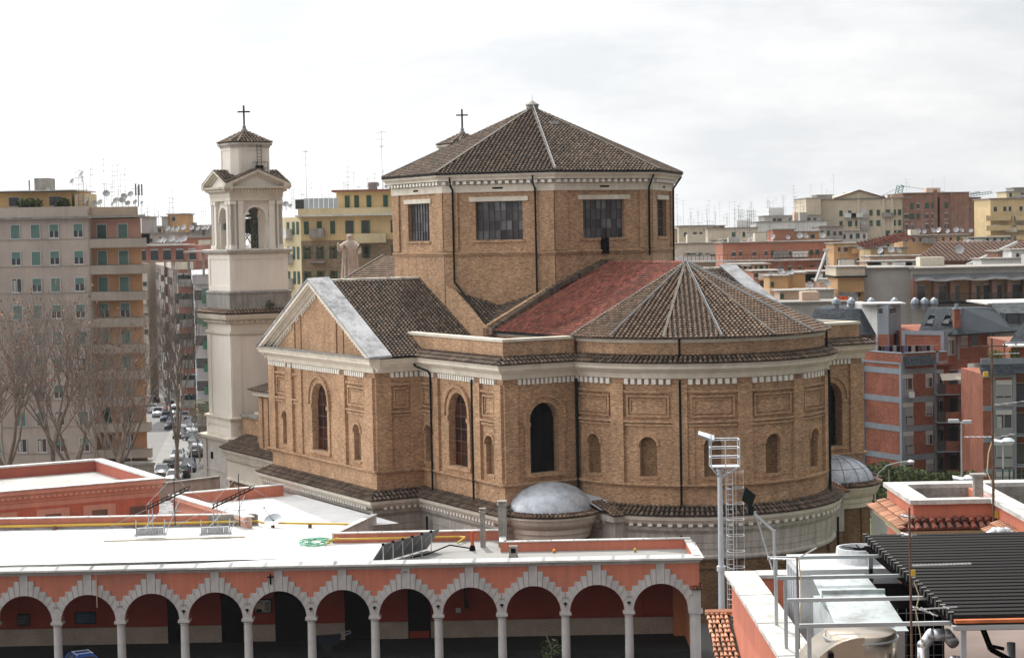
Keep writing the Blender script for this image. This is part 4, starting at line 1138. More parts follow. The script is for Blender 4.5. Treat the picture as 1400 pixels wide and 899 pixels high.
parapet('middle_parapet', (-12.6, 11.3), (-.9, 11.3), 6.5, 7.52, parent=arc_b)
parapet('angle_parapet', (-10.4, 19.9), (-12.6, 11.3), 6.5, 7.5, parent=arc_b, m=M_cop)
parapet('left_parapet', (AX0, 20.4), (-19.2, 20.4), 6.5, 7.66, parent=arc_b)
b = MB(); b.box(-22.7, -19.03, 20.2, 20.26, 6.6, 7.65); b.build('cement_patch', M_rough, arc_b)
b = MB(); b.box(AX0, -19.0, 20.12, 20.25, 6.86, 6.98); b.build('skirting', M_coping, arc_b)
b = MB(); b.add([(AX0, 2.6, 6.87), (-15, 5.2, 6.87), (-15, 5.25, 6.87), (AX0, 3.2, 6.87), (AX0, 2.9, 7.12), (-21, 4.2, 7.02)], [(0, 1, 5, 4), (4, 5, 2, 3), (1, 2, 5)]); b.build('roof_membrane_fold', M_white, arc_b)
for i in range(9):
    y = 2.0 + i * 2.05; b = MB(); b.box(AX0, -10 - (i > 5) * 3, y, y + .05, 6.864, 6.868); b.build('membrane_seam', M_greyroof, arc_b)
# walls of the lower volume facing the church
b = MB(); b.box(-.9, AX1 + .1, 6.3, 6.5, 0, 6.9); b.box(-12.6, -.9, 11.25, 11.45, 0, 6.9); b.build('rear_wall', M_pink, arc_b)
# portico interior
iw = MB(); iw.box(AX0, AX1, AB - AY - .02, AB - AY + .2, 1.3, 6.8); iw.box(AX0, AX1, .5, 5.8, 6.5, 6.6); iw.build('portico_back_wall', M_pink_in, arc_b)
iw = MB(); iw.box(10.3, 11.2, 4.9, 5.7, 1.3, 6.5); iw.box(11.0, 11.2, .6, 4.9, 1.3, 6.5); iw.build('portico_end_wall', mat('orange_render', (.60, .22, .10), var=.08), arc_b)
dd = MB(); dd.box(AX0, 10.3, 5.66, 5.76, 1.3, 2.42); dd.build('travertine_dado', M_trav, arc_b)
def door(x0, x1, z0, z1, panel=None):
    b = MB(); b.box(x0, x1, 5.6, 5.72, z0, z1); o = b.build('door', M_door, arc_b)
    if panel: b = MB(); b.box(x0 + .1, x1 - .1, 5.55, 5.6, z0 + .05, z0 + .5); b.build('kick_panel', M_pink_in, o)
def px2x(px): return (px - 708) / 20.76
for a, b, p in ((226, 243, 0), (300, 330, 0), (374, 422, 0), (470, 506, 0), (557, 588, 1)): door(px2x(a), px2x(b), 1.3, 5.2, p)
for a, b in ((715, 757), (800, 838), (0, 20), (85, 140), (635, 675), (880, 925)):   # shallow recessed panels
    q = MB(); frame(q, plane_map((px2x(a), 5.64), (px2x(b), 5.64)), 0, px2x(b) - px2x(a), 2.5, 5.6, .06, 0, .06); q.build('wall_panel', M_pink_in, arc_b)
wp = MB(); wp.path([(px2x(636), 5.55, 5.6), (px2x(636), 5.55, 3.6), (px2x(640), 5.55, 3.6)], .05); wp.path([(px2x(640), 5.55, 5.6), (px2x(640), 5.55, 3.6)], .05); wp.box(px2x(635), px2x(641), 5.4, 5.6, 3.3, 3.7); wp.build('meter_pipes', M_black, arc_b)
bx = MB(); bx.box(px2x(623), px2x(630), 5.5, 5.62, 3.0, 3.3); bx.build('wall_box', M_grey_st, arc_b)
# spandrel ornaments: small dark palmettes, crucifix on one keystone, name plate on another
pm = MB()
for an in (-70, -35, 0, 35, 70): pm.tube((0, -.08, -.06), (.14 * sin(radians(an)), -.08, -.06 + .16 * cos(radians(an))), .035, .02, 5)
pm.tube((0, -.08, -.05), (0, -.08, -.22), .03, .015, 5)
o = pm.build('palmette', M_black, arc_b, loc=(cols[1], 0, 4.55))
for c in cols[2:9]: dup(o, loc=(c, 0, 4.55), tree=[])
cx = cent[7]
q = MB(); q.box(-.045, .045, -.12, -.06, 6.15, 6.82); q.box(-.2, .2, -.12, -.06, 6.58, 6.66); q.tube((0, -.14, 6.2), (0, -.14, 6.6), .05, .07, 6); q.tube((-.17, -.14, 6.66), (0, -.14, 6.55), .025, .025, 5); q.tube((.17, -.14, 6.66), (0, -.14, 6.55), .025, .025, 5)
q.build('crucifix', M_black, arc_b, loc=(px2x(384.5), 0, 0))
q = MB(); q.box(-.22, .22, -.09, -.05, 6.72, 6.86)
for i in range(5): q.beam((-.16 + .08 * i, -.1, 6.75), (-.13 + .07 * i, -.1, 6.83), .03, .01)
q.build('name_plate', M_coping, arc_b, loc=(px2x(560), 0, 0))
pn = MB(); pn.tube((-14.9, -.1, 4.9), (-14.9, -.1, 7.0), .035, .035, 6); pn.build('downpipe', M_pink_l, arc_b, loc=(px2x(156) + 14.9, 0, 0))
# posters hanging on the portico wall
def poster(px0, px1, pz0, pz1, label, cat, kind):
    x0, x1 = px2x(px0), px2x(px1); t = thing('poster', label, cat, ((x0 + x1) / 2, AB - .12, (pz0 + pz1) / 2))
    W, H = (x1 - x0) / 2, (pz1 - pz0) / 2
    b = MB(); b.box(-W - .06, W + .06, -.02, .02, -H - .06, H + .06); b.build('poster_frame', M_black, t)
    b = MB(); b.box(-W, W, -.035, -.021, -H, H); b.build('sheet', mat('poster_' + kind, dict(face=(.45, .45, .42), blue=(.03, .06, .12), dark=(.05, .045, .04))[kind], var=.3, scale=3), t)
    if kind == 'face':
        b = MB(); b.add([(-W * .5 + .2 * cos(a) , -.04, .02 + .27 * sin(a)) for a in [2 * pi * i / 14 for i in range(14)]], [tuple(range(14))]); b.build('portrait_face', mat('poster_skin', (.50, .36, .28)), t)
        b = MB(); b.add([(-W * .5 + .22 * cos(a), -.038, .1 + .25 * sin(a)) for a in [pi * i / 10 for i in range(11)]], [tuple(range(11))]); b.poly([(-W * .95, -.042, -H * .95), (-W * .05, -.042, -H * .95), (-W * .2, -.042, -H * .45), (-W * .8, -.042, -H * .45)]); b.build('portrait_hair_and_jacket', M_black, t)
        b = MB(); b.box(W * .25, W * .9, -.045, -.037, -H * .8, H * .7); b.build('photo_panel', mat('poster_sepia', (.25, .22, .17), var=.4, scale=5), t)
    else:
        b = MB()
        for i in range(3): b.box(-W * .8, W * (.2 + .2 * i), -.045, -.037, -H * .6 + i * H * .5, -H * .5 + i * H * .5)
        b.build('poster_print', mat('poster_print_' + kind, (.16, .17, .18)), t)
poster(347, 368, 3.25, 4.05, 'framed poster of a portrait beside a photo on the arcade wall', 'poster', 'face')
poster(99, 126, 2.75, 3.45, 'dark blue framed poster on the arcade wall over the blue car', 'poster', 'blue')
poster(19, 35, 2.7, 3.4, 'small dark poster on the arcade wall, leftmost in view', 'poster', 'dark')

# ---------------------------------------------------------------- pink wing towards the church and the pink hall on the left (church-aligned)
M_wingp = M_pink
wing = thing('pink_wing', 'low salmon wing with dentilled cornice and white roof against the church side', 'building', (CH_X, CH_Y, 0), CH_RZ)
def wall_uv(mb, u0, v0, u1, v1, z0, z1, th=.3):
    mb_ = Vector((u1 - u0, -(v1 - v0), 0)); L = mb_.length; d = mb_ / L; n = Vector((d.y, -d.x, 0)) * th / 2
    a = Vector((u0, -v0, 0)); b = Vector((u1, -v1, 0))
    mb.prism([(a + n).to_tuple()[:2], (b + n).to_tuple()[:2], (b - n).to_tuple()[:2], (a - n).to_tuple()[:2]], z0, z1)
b = MB(); wall_uv(b, -2.1, 32.4, 12.7, 31.9, 0, 7.65, .35); b.build('side_wall', M_pink_l, wing)
b = MB(); wall_uv(b, -2.0, 32.2, -2.0, 23.2, 5, 7.75, .3); b.build('rear_parapet', M_pink, wing)
b = MB(); wall_uv(b, -2.1, 32.4, -2.1, 23.0, 7.75, 7.83, .55); wall_uv(b, -2.4, 32.5, 12.9, 32.0, 7.66, 7.75, .8); b.build('coping', M_cop, wing)
f = plane_map((-2.2, -32.6), (12.7, -32.1)); b = MB(); dentils(b, f, 0, 14.8, 7.15, 7.32, 0, .15, .22, .22); sbox(b, f, 0, 14.9, 7.4, 7.65, 0, .25); sbox(b, f, 0, 14.9, 7.32, 7.4, 0, .16); sbox(b, f, 0, 14.9, 6.95, 7.03, 0, .06); b.build('cornice', M_pink_l, wing)
b = MB(); b.add([(-1.9, -31.9, 6.87), (14.2, -31.6, 6.87), (16.5, -30, 6.875), (17.2, -22.0, 6.875), (-1.9, -22.0, 6.875)], [(0, 1, 2, 3, 4)]); b.build('white_roof', M_white, wing)

hall = thing('pink_hall', 'salmon flat-roofed hall at left edge with framed windows and inner red parapet', 'building', (CH_X, CH_Y, 0), CH_RZ)
U0, U1, V0, V1 = -19.4, -3.4, 33.3, 66
hall.location.z = -.95
b = MB(); b.prism([(U0, -V1), (U1, -V1), (U1, -V0), (U0, -V0)], 0, 8.9); b.build('wall', M_pink, hall)
b = MB()
sweep(b, [(U1, -V1), (U1, -V0), (U0, -V0)], [(0, 8.5), (.05, 8.5), (.05, 8.85), (.12, 8.9)]); b.build('frieze', M_pink_l, hall)
b = MB(); sweep(b, [(U1, -V1), (U1, -V0), (U0, -V0)], [(.05, 8.5), (.08, 9.1), (.2, 9.2), (.25, 9.45), (.4, 9.6), (.42, 9.86), (-.3, 9.88)]); b.build('cornice', M_pink_l, hall)
b = MB(); f = plane_map((U1, -V1), (U1, -V0)); dentils(b, f, 0, V1 - V0, 9.22, 9.4, .2, .38, .22, .22); f = plane_map((U1, -V0), (U0, -V0)); dentils(b, f, 0, U1 - U0, 9.22, 9.4, .2, .38, .22, .22); b.build('dentil_band', M_pink_l, hall)
b = MB(); sweep(b, [(U1, -V1), (U1, -V0), (U0, -V0), (U0, -V1)], [(-.35, 8.9), (-.35, 9.9)]); b.build('inner_parapet', mat('red_inner_parapet', (.42, .12, .08), var=.08, scale=.8), hall)
b = MB(); sweep(b, [(U1, -V1), (U1, -V0), (U0, -V0), (U0, -V1)], [(-.45, 9.86), (.5, 9.9), (.5, 9.98), (-.45, 10.0), (-.45, 9.86)]); b.build('coping', M_cop, hall)
b = MB(); b.quad((U0, -V1, 8.95), (U1, -V1, 8.95), (U1, -V0, 8.95), (U0, -V0, 8.95)); b.build('roof_deck', mat('grey_roof_deck', (.42, .41, .39), var=.15, scale=.5), hall)
for i, v in enumerate((35.1, 38.2, 41.9, 46.0, 50.5)):
    x = U1; sw_ = 1.3 if i else .6
    o = MB(); o.box(x + .02, x + .10, -v - sw_, -v + sw_, 5.6, 8.25 if i else 7.8); oo = o.build('window_surround', M_pink_l, hall)
    o = MB(); o.box(x + .10, x + .14, -v - .62, -v + .62, 5.7, 7.85); o.build('shutter', mat('brown_roller_shutter', (.16, .11, .08), var=.2), oo)
# stained boundary wall and small grey roof behind
bw = thing('boundary_wall', 'stained pale concrete wall with dark streaks between pink hall and tower', 'wall', (0, 0, 0))
a0, a1 = Vector((-31.5, 163, 0)), Vector((-22.9, 169, 0))
p0 = atY(212, 664, 163); p1 = atY(292, 652, 169)
b = MB(); P = [(p0.x - 2, p0.y), (p1.x + .5, p1.y), (p1.x + .5, p1.y + .4), (p0.x - 2, p0.y + .4)]
b.prism(P, 0, p0.z - .2); b.build('wall_panel', M_plaster_st, bw)
b = MB(); b.prism([(x, y - .1 if i < 2 else y + .1) for i, (x, y) in enumerate(P)], p0.z - .2, p0.z); b.build('wall_cap', M_rough, bw)
lr = thing('lean_to_roof', 'small grey flat roof between the pink hall and the wing', 'roof', (CH_X, CH_Y, 0), CH_RZ)
b = MB(); b.box(-14, -2.4, -33.0, -24, 0, 5.4); b.build('wall', M_pink, lr)
b = MB(); b.box(-14.1, -2.35, -33.1, -24, 5.42, 5.55); b.build('roof_slab', M_coping, lr)
lk = thing('link_building', 'salmon link wing under the white roof behind the arcade', 'building', (0, 0, 0))
b = MB(); b.prism([(AX0, 140.1), (-20.5, 140.1), (-27.0, 149.6), (-33, 147.0), (AX0, 141)], 0, 5.2); b.build('wall', M_pink, lk)

# ---------------------------------------------------------------- things standing on the white roof
RZF = 6.87
def chimney(px, pytop, pybot, w, label):
    p = atZ(px, pybot, RZF); q = atY(px, pytop, p.y); t = thing('concrete_chimney', label, 'chimney', (p.x, p.y, RZF)); h = q.z - RZF
    b = MB(); b.box(-w / 2, w / 2, -w / 2, w / 2, 0, h - .3); b.build('shaft', M_rough, t)
    b = MB(); b.box(-w / 2 - .06, w / 2 + .06, -w / 2 - .06, w / 2 + .06, h - .3, h - .2); b.box(-w / 2 + .03, w / 2 - .03, -w / 2 + .03, w / 2 - .03, h - .2, h - .06); b.box(-w / 2 - .04, w / 2 + .04, -w / 2 - .04, w / 2 + .04, h - .06, h); b.build('cap', M_rough, t)
chimney(660.5, 694, 747, .36, 'shorter grey concrete chimney on the white roof, by the orange post')
chimney(687.5, 684, 746, .58, 'taller grey concrete chimney on the white roof beside the dome')
# row of tilted solar panels seen from behind
M_frame = mat('aluminium', (.60, .61, .62), rough=.4, metal=.6, var=.08)
M_pback = mat('panel_back_sheet', (.15, .155, .16), rough=.5, var=.1)
rdx, rdy = .50, .866; px_, py_ = .866, -.50      # row direction (away) and the raised side
for i in range(6):
    X = -8.9 + 1.14 * i * rdx; Y = 121.4 + 1.14 * i * rdy
    t = thing('solar_collector', 'dark-backed tilted solar panel in the row of six on the arcade roof', 'solar panel', (X, Y, RZF), atan2(rdy, rdx), 'solar panels on the arcade roof')
    b = MB(); b.add([(-.54, .3, .12), (.54, .3, .12), (.54, -.75, 1.5), (-.54, -.75, 1.5), (-.54, .26, .08), (.54, .26, .08), (.54, -.79, 1.46), (-.54, -.79, 1.46)], [(0, 1, 2, 3), (7, 6, 5, 4), (0, 4, 5, 1), (1, 5, 6, 2), (2, 6, 7, 3), (3, 7, 4, 0)])
    b.build('panel', M_pback, t)
    b = MB()
    b.beam((-.5, .3, .1), (-.5, -.8, 1.5), .06); b.tube((-.5, -.75, 1.45), (-.5, -.75, 0), .03, .03, 5); b.tube((-.5, .3, .05), (-.5, -.75, .05), .03, .03, 5)
    b.build('support_frame', M_frame, t)
    b = MB(); b.box(-.62, -.46, -.84, -.72, 1.42, 1.56); b.build('corner_clamp', M_black, t)
# roof-mounted antenna tripods with ballast
M_galv = mat('galvanised_steel', (.42, .44, .45), rough=.45, metal=.5, var=.15)
def ballast_mast(px, py, label):
    p = atZ(px, py, RZF); t = thing('lighting_boom', label, 'mast', (p.x, p.y, RZF), radians(8))
    b = MB()
    for i in range(5): b.box(-.95 + i * .38, -.6 + i * .38, -.2, .2, .32, .75)
    b.build('ballast_block', M_coping, t)
    b = MB(); b.beam((-1.15, -.25, .25), (1.15, -.25, .25), .1); b.beam((-1.15, .25, .25), (1.15, .25, .25), .1)
    for s in (-1, 1):
        b.tube((s, 0, .1), (s, 0, 1.3), .04, .04, 6); b.tube((s * .2, .3, .2), (s * .1, 1.0, 2.4), .04, .04, 6)
        b.tube((s, 1.9, 0), (1.9 + s * .2, 2.2, 2.6), .035, .035, 6)
    b.tube((.9, 1.9, .8), (2.6, 1.9, .8), .03, .03, 5); b.tube((1.2, 1.9, 1.6), (2.2, 1.9, 1.6), .03, .03, 5)
    b.build('stand', M_galv, t)
    b = MB(); a = Vector((-.2, .6, 2.0)); e = Vector((2.7, 1.2, 3.2))
    b.beam(a, e, .09); b.beam(a + Vector((0, 0, .22)), e + Vector((0, 0, .22)), .06)
    for i in range(10):
        q = a + (e - a) * i / 9; b.tube(q - Vector((0, 0, .06)), q + Vector((.12, 0, .3)), .03, .03, 5)
    b.tube(a + Vector((1.9, .5, -1.4)), a + Vector((1.9, .5, 2.3)), .035, .03, 6)
    b.build('boom', M_dark, t)
    b = MB(); b.path([a + Vector((1.9, .5, 2.2)), a + Vector((-.1, 0, .25))], .015, 4); b.path([a + Vector((1.9, .5, 2.2)), e], .015, 4); b.path([a, Vector((-5.5, -2.6, .05))], .015, 4); b.path([e, Vector((6.0, 2.0, 1.0))], .015, 4); b.build('stay_cable', M_galv, t)
ballast_mast(206, 735, 'left one of two counterweighted steel booms standing on the white roof')
ballast_mast(295, 734, 'right one of two counterweighted steel booms standing on the white roof')
b = MB(); q0, q1 = atZ(142, 740, RZF), atZ(335, 734, RZF); b.beam((q0.x, q0.y, RZF + .05), (q1.x, q1.y, RZF + .05), .12, .08); tag(b.build('timber_plank', mat('bleached_timber', (.55, .47, .36), var=.2)), 'long thin bleached plank lying on the white roof under the booms', 'plank')
# satellite dish lying at the pipe
def dish_mesh(mb, r, n=16, dep=.22):
    prof = [(r * i / 4, dep * r * (i / 4) ** 2) for i in range(5)]
    mb.lathe(prof, n); mb.lathe([(r, dep * r), (r * .98, dep * r - .02), (0, -.02)], n)
p = atZ(374, 721, RZF); t = thing('satellite_dish', 'grey satellite dish facing up on the white roof beside the yellow pipe', 'satellite dish', (p.x, p.y, RZF))
b = MB(); dish_mesh(b, .55); o = b.build('dish', M_galv, t, loc=(0, 0, .55), rot=(radians(40), radians(-10), 0)); o.scale = (1.25, 1, 1)
b = MB(); b.tube((0, 0, 0), (0, 0, .6), .05); b.tube((0, 0, .5), (-.6, -.3, 1.5), .02); b.box(-.66, -.56, -.36, -.26, 1.48, 1.58); b.build('arm', M_dark, t)
# green hose
b = MB(); p = atZ(432, 742, RZF)
pts = []
for i in range(70):
    a = i * .55; rr = .8 + .35 * sin(i * .9); pts.append((p.x + rr * cos(a) * 1.1, p.y + rr * sin(a) * 1.6, RZF + .04 + .002 * i))
pts += [(p.x + 1.2, p.y + .6, RZF + .04), (p.x + 2.4, p.y + .2, RZF + .04)]
b.path(pts, .03, 5); tag(b.build('garden_hose', mat('green_hose', (.09, .36, .22), rough=.5)), 'coiled green hose lying on the sunlit white roof', 'hose')
# yellow gas pipes
t = thing('gas_pipe', 'long yellow gas pipe running along the parapets of the white roof', 'pipe', (0, 0, 0))
b = MB(); b.path([(AX0, 139.4, 7.15), (-19.0, 139.4, 7.2), (-18.6, 138.6, 7.2), (-11.2, 136.9, 7.2)], .09, 8); b.build('pipe', M_yellow, t)
b = MB(); b.path([(-12.9, 129.8, 7.2), (-12.4, 130.3, 7.2), (-3.9, 130.4, 7.2), (-3.5, 130.0, 7.2), (-4.0, 129.0, 7.0)], .07, 8); b.path([(-13.1, 129.6, 6.95), (-12.3, 130.5, 7.3)], .06, 8); b.build('pipe', M_yellow, t)
b = MB()
for x, y in ((-17.8, 138.5), (-15, 137.8), (-12.2, 137.1), (-34, 139.3), (-28, 139.3), (-22.5, 139.3)): b.box(x - .12, x + .12, y - .15, y + .15, RZF, 7.12)
b.build('pipe_support', mat('rust', (.16, .08, .05), var=.3), t)
p = atZ(702, 761, RZF); t = thing('vent_box', 'small grey square vent box standing on the white roof near the right parapet', 'vent', (p.x, p.y, RZF))
b = MB(); b.box(-.28, .28, -.2, .2, .05, .75); b.build('housing', M_rough, t); b = MB(); b.box(-.16, .16, -.215, -.19, .3, .6); b.box(-.3, -.2, -.2, .2, 0, .06); b.box(.2, .3, -.2, .2, 0, .06); b.build('grille', M_black, t)
for px, py, r, nm, lb, m in ((757.5, 754, .13, 'orange_ball', 'small bright orange ball lying against the rear parapet of the white roof', mat('orange_ball_skin', (.75, .25, .01), rough=.4)), (868, 753, .13, 'yellow_ball', 'dull yellow green ball lying by the parapet near the arcade end', mat('yellow_ball_skin', (.35, .30, .06), rough=.6))):
    p = atZ(px, py, RZF); b = MB(); b.smooth = True; b.lathe([(r * sin(pi * i / 8), -r * cos(pi * i / 8)) for i in range(9)], 14, (p.x, p.y - .3, RZF + r)); tag(b.build(nm, m), lb, 'ball')
p = atZ(646, 752, RZF); t = thing('orange_post', 'bright orange pipe on a black base near the chimneys', 'post', (p.x, p.y, RZF)); b = MB(); b.tube((0, 0, .3), (0, 0, 1.3), .11, .11, 8); b.build('tube', mat('orange_plastic', (.55, .09, .03), rough=.4), t); b = MB(); b.tube((0, 0, 0), (0, 0, .35), .22, .15, 8); b.build('base', M_black, t)
b = MB(); b.path([(p.x, p.y, 7.0), (p.x - 1.5, p.y - .2, 7.3), (p.x - 3, p.y - 1.5, RZF + .06), (p.x - 4, p.y - 2.5, RZF + .06)], .05, 6); tag(b.build('black_cable', M_black), 'black cable running from the orange post to the solar panels', 'cable')

# ---------------------------------------------------------------- floodlight tower with caged ladder
M_mast = mat('white_galvanised_mast', (.62, .65, .68), rough=.4, metal=.3, var=.08)
FT = thing('floodlight_tower', 'tall pale steel floodlight mast with caged ladder in front of the apse', 'floodlight mast', (atY(984, 640, 113).x, 113.0, 0))
q = atY(985, 640, 113)
zt = q.z
b = MB(); b.tube((0, 0, -.1), (0, 0, 8), .22, .18, 12); b.tube((0, 0, 8), (0, 0, zt), .17, .14, 12); b.tube((0, 0, 7.6), (0, 0, 7.9), .27, .27, 12); b.tube((0, 0, zt - .15), (0, 0, zt), .22, .22, 12); b.build('pole', M_mast, FT)
b = MB()
b.box(-.55, 1.15, -.5, .5, zt + .1, zt + .16)
for s in (-.5, .5):
    b.tube((0, 0, zt - .6), (-.5, s, zt + .1), .05); b.tube((0, 0, zt - .6), (1.0, s, zt + .1), .05)
for zz in (.7, 1.25, 1.75):
    b.path([(-.55, -.5, zt + zz), (1.15, -.5, zt + zz), (1.15, .5, zt + zz), (-.55, .5, zt + zz), (-.55, -.5, zt + zz)], .03, 5)
for x, y in ((-.55, -.5), (1.15, -.5), (1.15, .5), (-.55, .5), (.3, -.5)): b.tube((x, y, zt + .1), (x, y, zt + 1.75), .035)
b.build('platform', M_mast, FT)
b = MB()
for x in (.35, .75): b.tube((x, -.1, .3), (x, -.1, zt + .1), .03, .03, 5)
z = .5
while z < zt: b.tube((.35, -.1, z), (.75, -.1, z), .02, .02, 4); z += .3
z = 2.2
while z < zt:
    b.path([(.35, -.1, z), (.35, -.6, z), (.55, -.85, z), (1.15, -.85, z), (1.35, -.6, z), (1.35, -.1, z), (.75, -.1, z)], .02, 4); z += .95
for x, y in ((.4, -.65), (.85, -.85), (1.35, -.4)): b.tube((x, y, 2.2), (x, y, zt), .018, .018, 4)
b.build('caged_ladder', M_mast, FT)
b = MB(); b.beam((-.9, 0, zt + 1.75), (-.3, 0, zt + 1.75), .08); b.add([(-1.3, -.35, zt + 2.1), (-.35, -.35, zt + 1.75), (-.25, .35, zt + 1.95), (-1.2, .35, zt + 2.25), (-1.25, -.3, zt + 1.95), (-.4, -.3, zt + 1.6), (-.3, .3, zt + 1.8), (-1.15, .3, zt + 2.1)], [(0, 1, 2, 3), (7, 6, 5, 4), (0, 4, 5, 1), (1, 5, 6, 2), (2, 6, 7, 3), (3, 7, 4, 0)])
b.build('floodlight', M_frame, FT)
b = MB(); b.box(-1.6, -.9, -.1, .4, zt + 1.95, zt + 2.12) if False else b.tube((-.55, -.5, zt + 1.75), (-.55, -.5, zt + 2.1), .03); b.build('floodlight_bracket', M_mast, FT)
# ---------------------------------------------------------------- vehicles: one car with parts, then copies
M_tyre = mat('tyre_rubber', (.02, .02, .02), rough=.8, var=.1)
M_rim = mat('alloy_rim', (.45, .46, .48), rough=.35, metal=.7, var=.05)
M_cglass = mat('car_glass', (.02, .025, .03), rough=.06, spec=.8, var=.1)
M_lamp = mat('headlamp_glass', (.6, .62, .62), rough=.1, spec=.8, var=.05)
M_tail = mat('tail_lamp', (.35, .02, .02), rough=.2, spec=.6, var=.05)
def paint(name, c, metal=.2): 
    return mat('car_paint_' + name, c, rough=.22, metal=metal, spec=.6, var=.02)
def car_mesh(hatch=True):
    """body as a lofted shell along y (front = -y)"""
    L = 4.1; W = .86
    # stations: y, zlow, zbelt, halfwidth
    st = [(-2.05, .38, .55, .62), (-1.98, .25, .72, .78), (-1.5, .2, .86, .85), (-.85, .2, .95, .87), (.3, .2, .98, .88), (1.3, .2, 1.0, .87), (1.8, .22, 1.0, .84), (2.0, .3, .95, .76), (2.05, .42, .8, .7)]
    b = MB(); b.smooth = True; rows = []
    for y, zl, zb, hw in st:
        rows.append([(-hw * .92, y, zl), (-hw, y, zl + .15), (-hw * 1.02, y, (zl + zb) / 2 + .05), (-hw * .97, y, zb - .06), (-hw * .86, y, zb), (0, y, zb + .05), (hw * .86, y, zb), (hw * .97, y, zb - .06), (hw * 1.02, y, (zl + zb) / 2 + .05), (hw, y, zl + .15), (hw * .92, y, zl)])
    for r0, r1 in zip(rows, rows[1:]):
        v = r0 + r1; n = len(r0); b.add(v, [(i, n + i, n + i + 1, i + 1) for i in range(n - 1)] + [(0, n - 1, 2 * n - 1, n)])
    b.add(rows[0], [tuple(range(11))]); b.add(rows[-1], [tuple(range(11))[::-1]])
    # roof panel and pillars
    yr0, yr1 = -.25, (1.55 if hatch else 1.0)
    roof = [(-.58, yr0, 1.43), (.58, yr0, 1.43), (.60, .5, 1.48), (.57, yr1, 1.42), (-.57, yr1, 1.42), (-.60, .5, 1.48)]
    b.smooth = False
    b.add([p for p in roof] + [(p[0] * .98, p[1], p[2] - .05) for p in roof], [(0, 1, 2, 5), (5, 2, 3, 4)] + [(i, (i + 1) % 6, 6 + (i + 1) % 6, 6 + i) for i in range(6)])
    for h in (-1, 1):
        b.beam((h * .78, -.98, .93), (h * .58, -.25, 1.42), .07); b.beam((h * .80, .45, .97), (h * .60, .45, 1.44), .08); b.beam((h * .78, 1.85 if hatch else 1.6, .97), (h * .57, yr1, 1.40), .11)
    g = MB()
    yb = 1.88 if hatch else 1.62
    wv = [(-.76, -1.0, .94), (.76, -1.0, .94), (.57, -.27, 1.41), (-.57, -.27, 1.41)]
    rv = [(.74, yb, .97), (-.74, yb, .97), (-.55, yr1 + .02, 1.39), (.55, yr1 + .02, 1.39)]
    g.poly(wv); g.poly(rv)
    for h in (-1, 1):
        g.poly([(h * .80, -.95, .94), (h * .81, yb - .02, .97), (h * .585, yr1, 1.40), (h * .60, .5, 1.44), (h * .585, -.27, 1.40)])
    return b, g
car_b, car_g = car_mesh(True)
me_body = {}; 
def mesh_of(mb, name, mats, smooth=None):
    o = mb.build(name, mats); me = o.data; bpy.data.objects.remove(o); return me
body_me = mesh_of(car_b, 'body', M_black); glass_me = mesh_of(car_g, 'window_glass', M_cglass)
wb = MB(); wb.tube((-.1, 0, 0), (.1, 0, 0), .32, .32, 14); wheel_me = mesh_of(wb, 'wheel', M_tyre)
rb = MB(); rb.tube((-.105, 0, 0), (.105, 0, 0), .19, .19, 10); rim_me = mesh_of(rb, 'rim', M_rim)
lb_ = MB(); lb_.box(-.17, .17, -.04, .04, -.07, .07); lamp_me = mesh_of(lb_, 'headlight', M_lamp); lb_ = MB(); lb_.box(-.1, .1, -.04, .04, -.12, .12); tail_me = mesh_of(lb_, 'tail_light', M_tail)
BODY = {}
def car(pos, rz, colname, rgb, label, group='cars parked and moving in the street', name='parked_car', rails=False, scale=1.0):
    t = thing(name, label, 'car', pos, rz, group)
    if colname not in BODY:
        m = body_me.copy(); m.materials.clear(); m.materials.append(paint(colname, rgb)); BODY[colname] = m
    link('body', BODY[colname], t); link('window_glass', glass_me, t)
    for x in (-.78, .78):
        for y in (-1.3, 1.3):
            w = link('wheel', wheel_me, t, (x, y, .32)); link('rim', rim_me, w, (0, 0, 0))
    for x in (-.6, .6): link('headlight', lamp_me, t, (x, -1.99, .66)); link('tail_light', tail_me, t, (x * 1.12, 2.0, .78))
    if rails:
        b = MB()
        for h in (-.5, .5): b.tube((h, -.1, 1.52), (h, 1.3, 1.52), .03)
        for y in (.1, 1.0): b.tube((-.52, y, 1.55), (.52, y, 1.55), .025)
        b.build('roof_rack', M_frame, t)
    t.scale = (scale,) * 3
    return t
p = atY(110, 893, 121.9)
car((-27.2, 118.3, .66), radians(28), 'blue', (.03, .10, .35), 'bright blue car with a roof rack under the second arch of the arcade', None, 'blue_car', True)
# ---------------------------------------------------------------- near roof with plant, lower right
M_cast = mat('weathered_concrete_coping', (.56, .54, .50), var=.16, fine=.14, fscale=7, scale=.9, stain=(.24, .23, .21), stain_amt=.6, stain_scale=1.5)
M_cream = mat('cream_band', (.62, .52, .32), var=.08, scale=1)
M_acw = mat('ac_white_paint', (.58, .59, .60), rough=.4, var=.06, scale=1.2, stain=(.30, .28, .25), stain_amt=.5, stain_scale=2.2)
M_acb = mat('ac_pale_blue_paint', (.46, .51, .51), rough=.4, var=.06, scale=1, stain=(.18, .17, .15), stain_amt=.75, stain_scale=1.4)
M_duct = mat('bare_steel_duct', (.42, .36, .29), rough=.28, metal=.9, var=.12, scale=1.5)
M_slat = mat('black_collector_tube', (.010, .008, .008), rough=.55, spec=.15, var=.15)
M_rust = mat('rusty_pole', (.13, .075, .05), rough=.8, var=.4, scale=4)
NB = thing('plant_roof_building', 'salmon building with concrete copings at lower right carrying the cooling plant', 'building', (0, 0, 0))
ZC = 20.62
b = MB(); b.box(4.62, 24, 16, 40.4, 0, 19.7); b.build('wall', M_pink, NB)
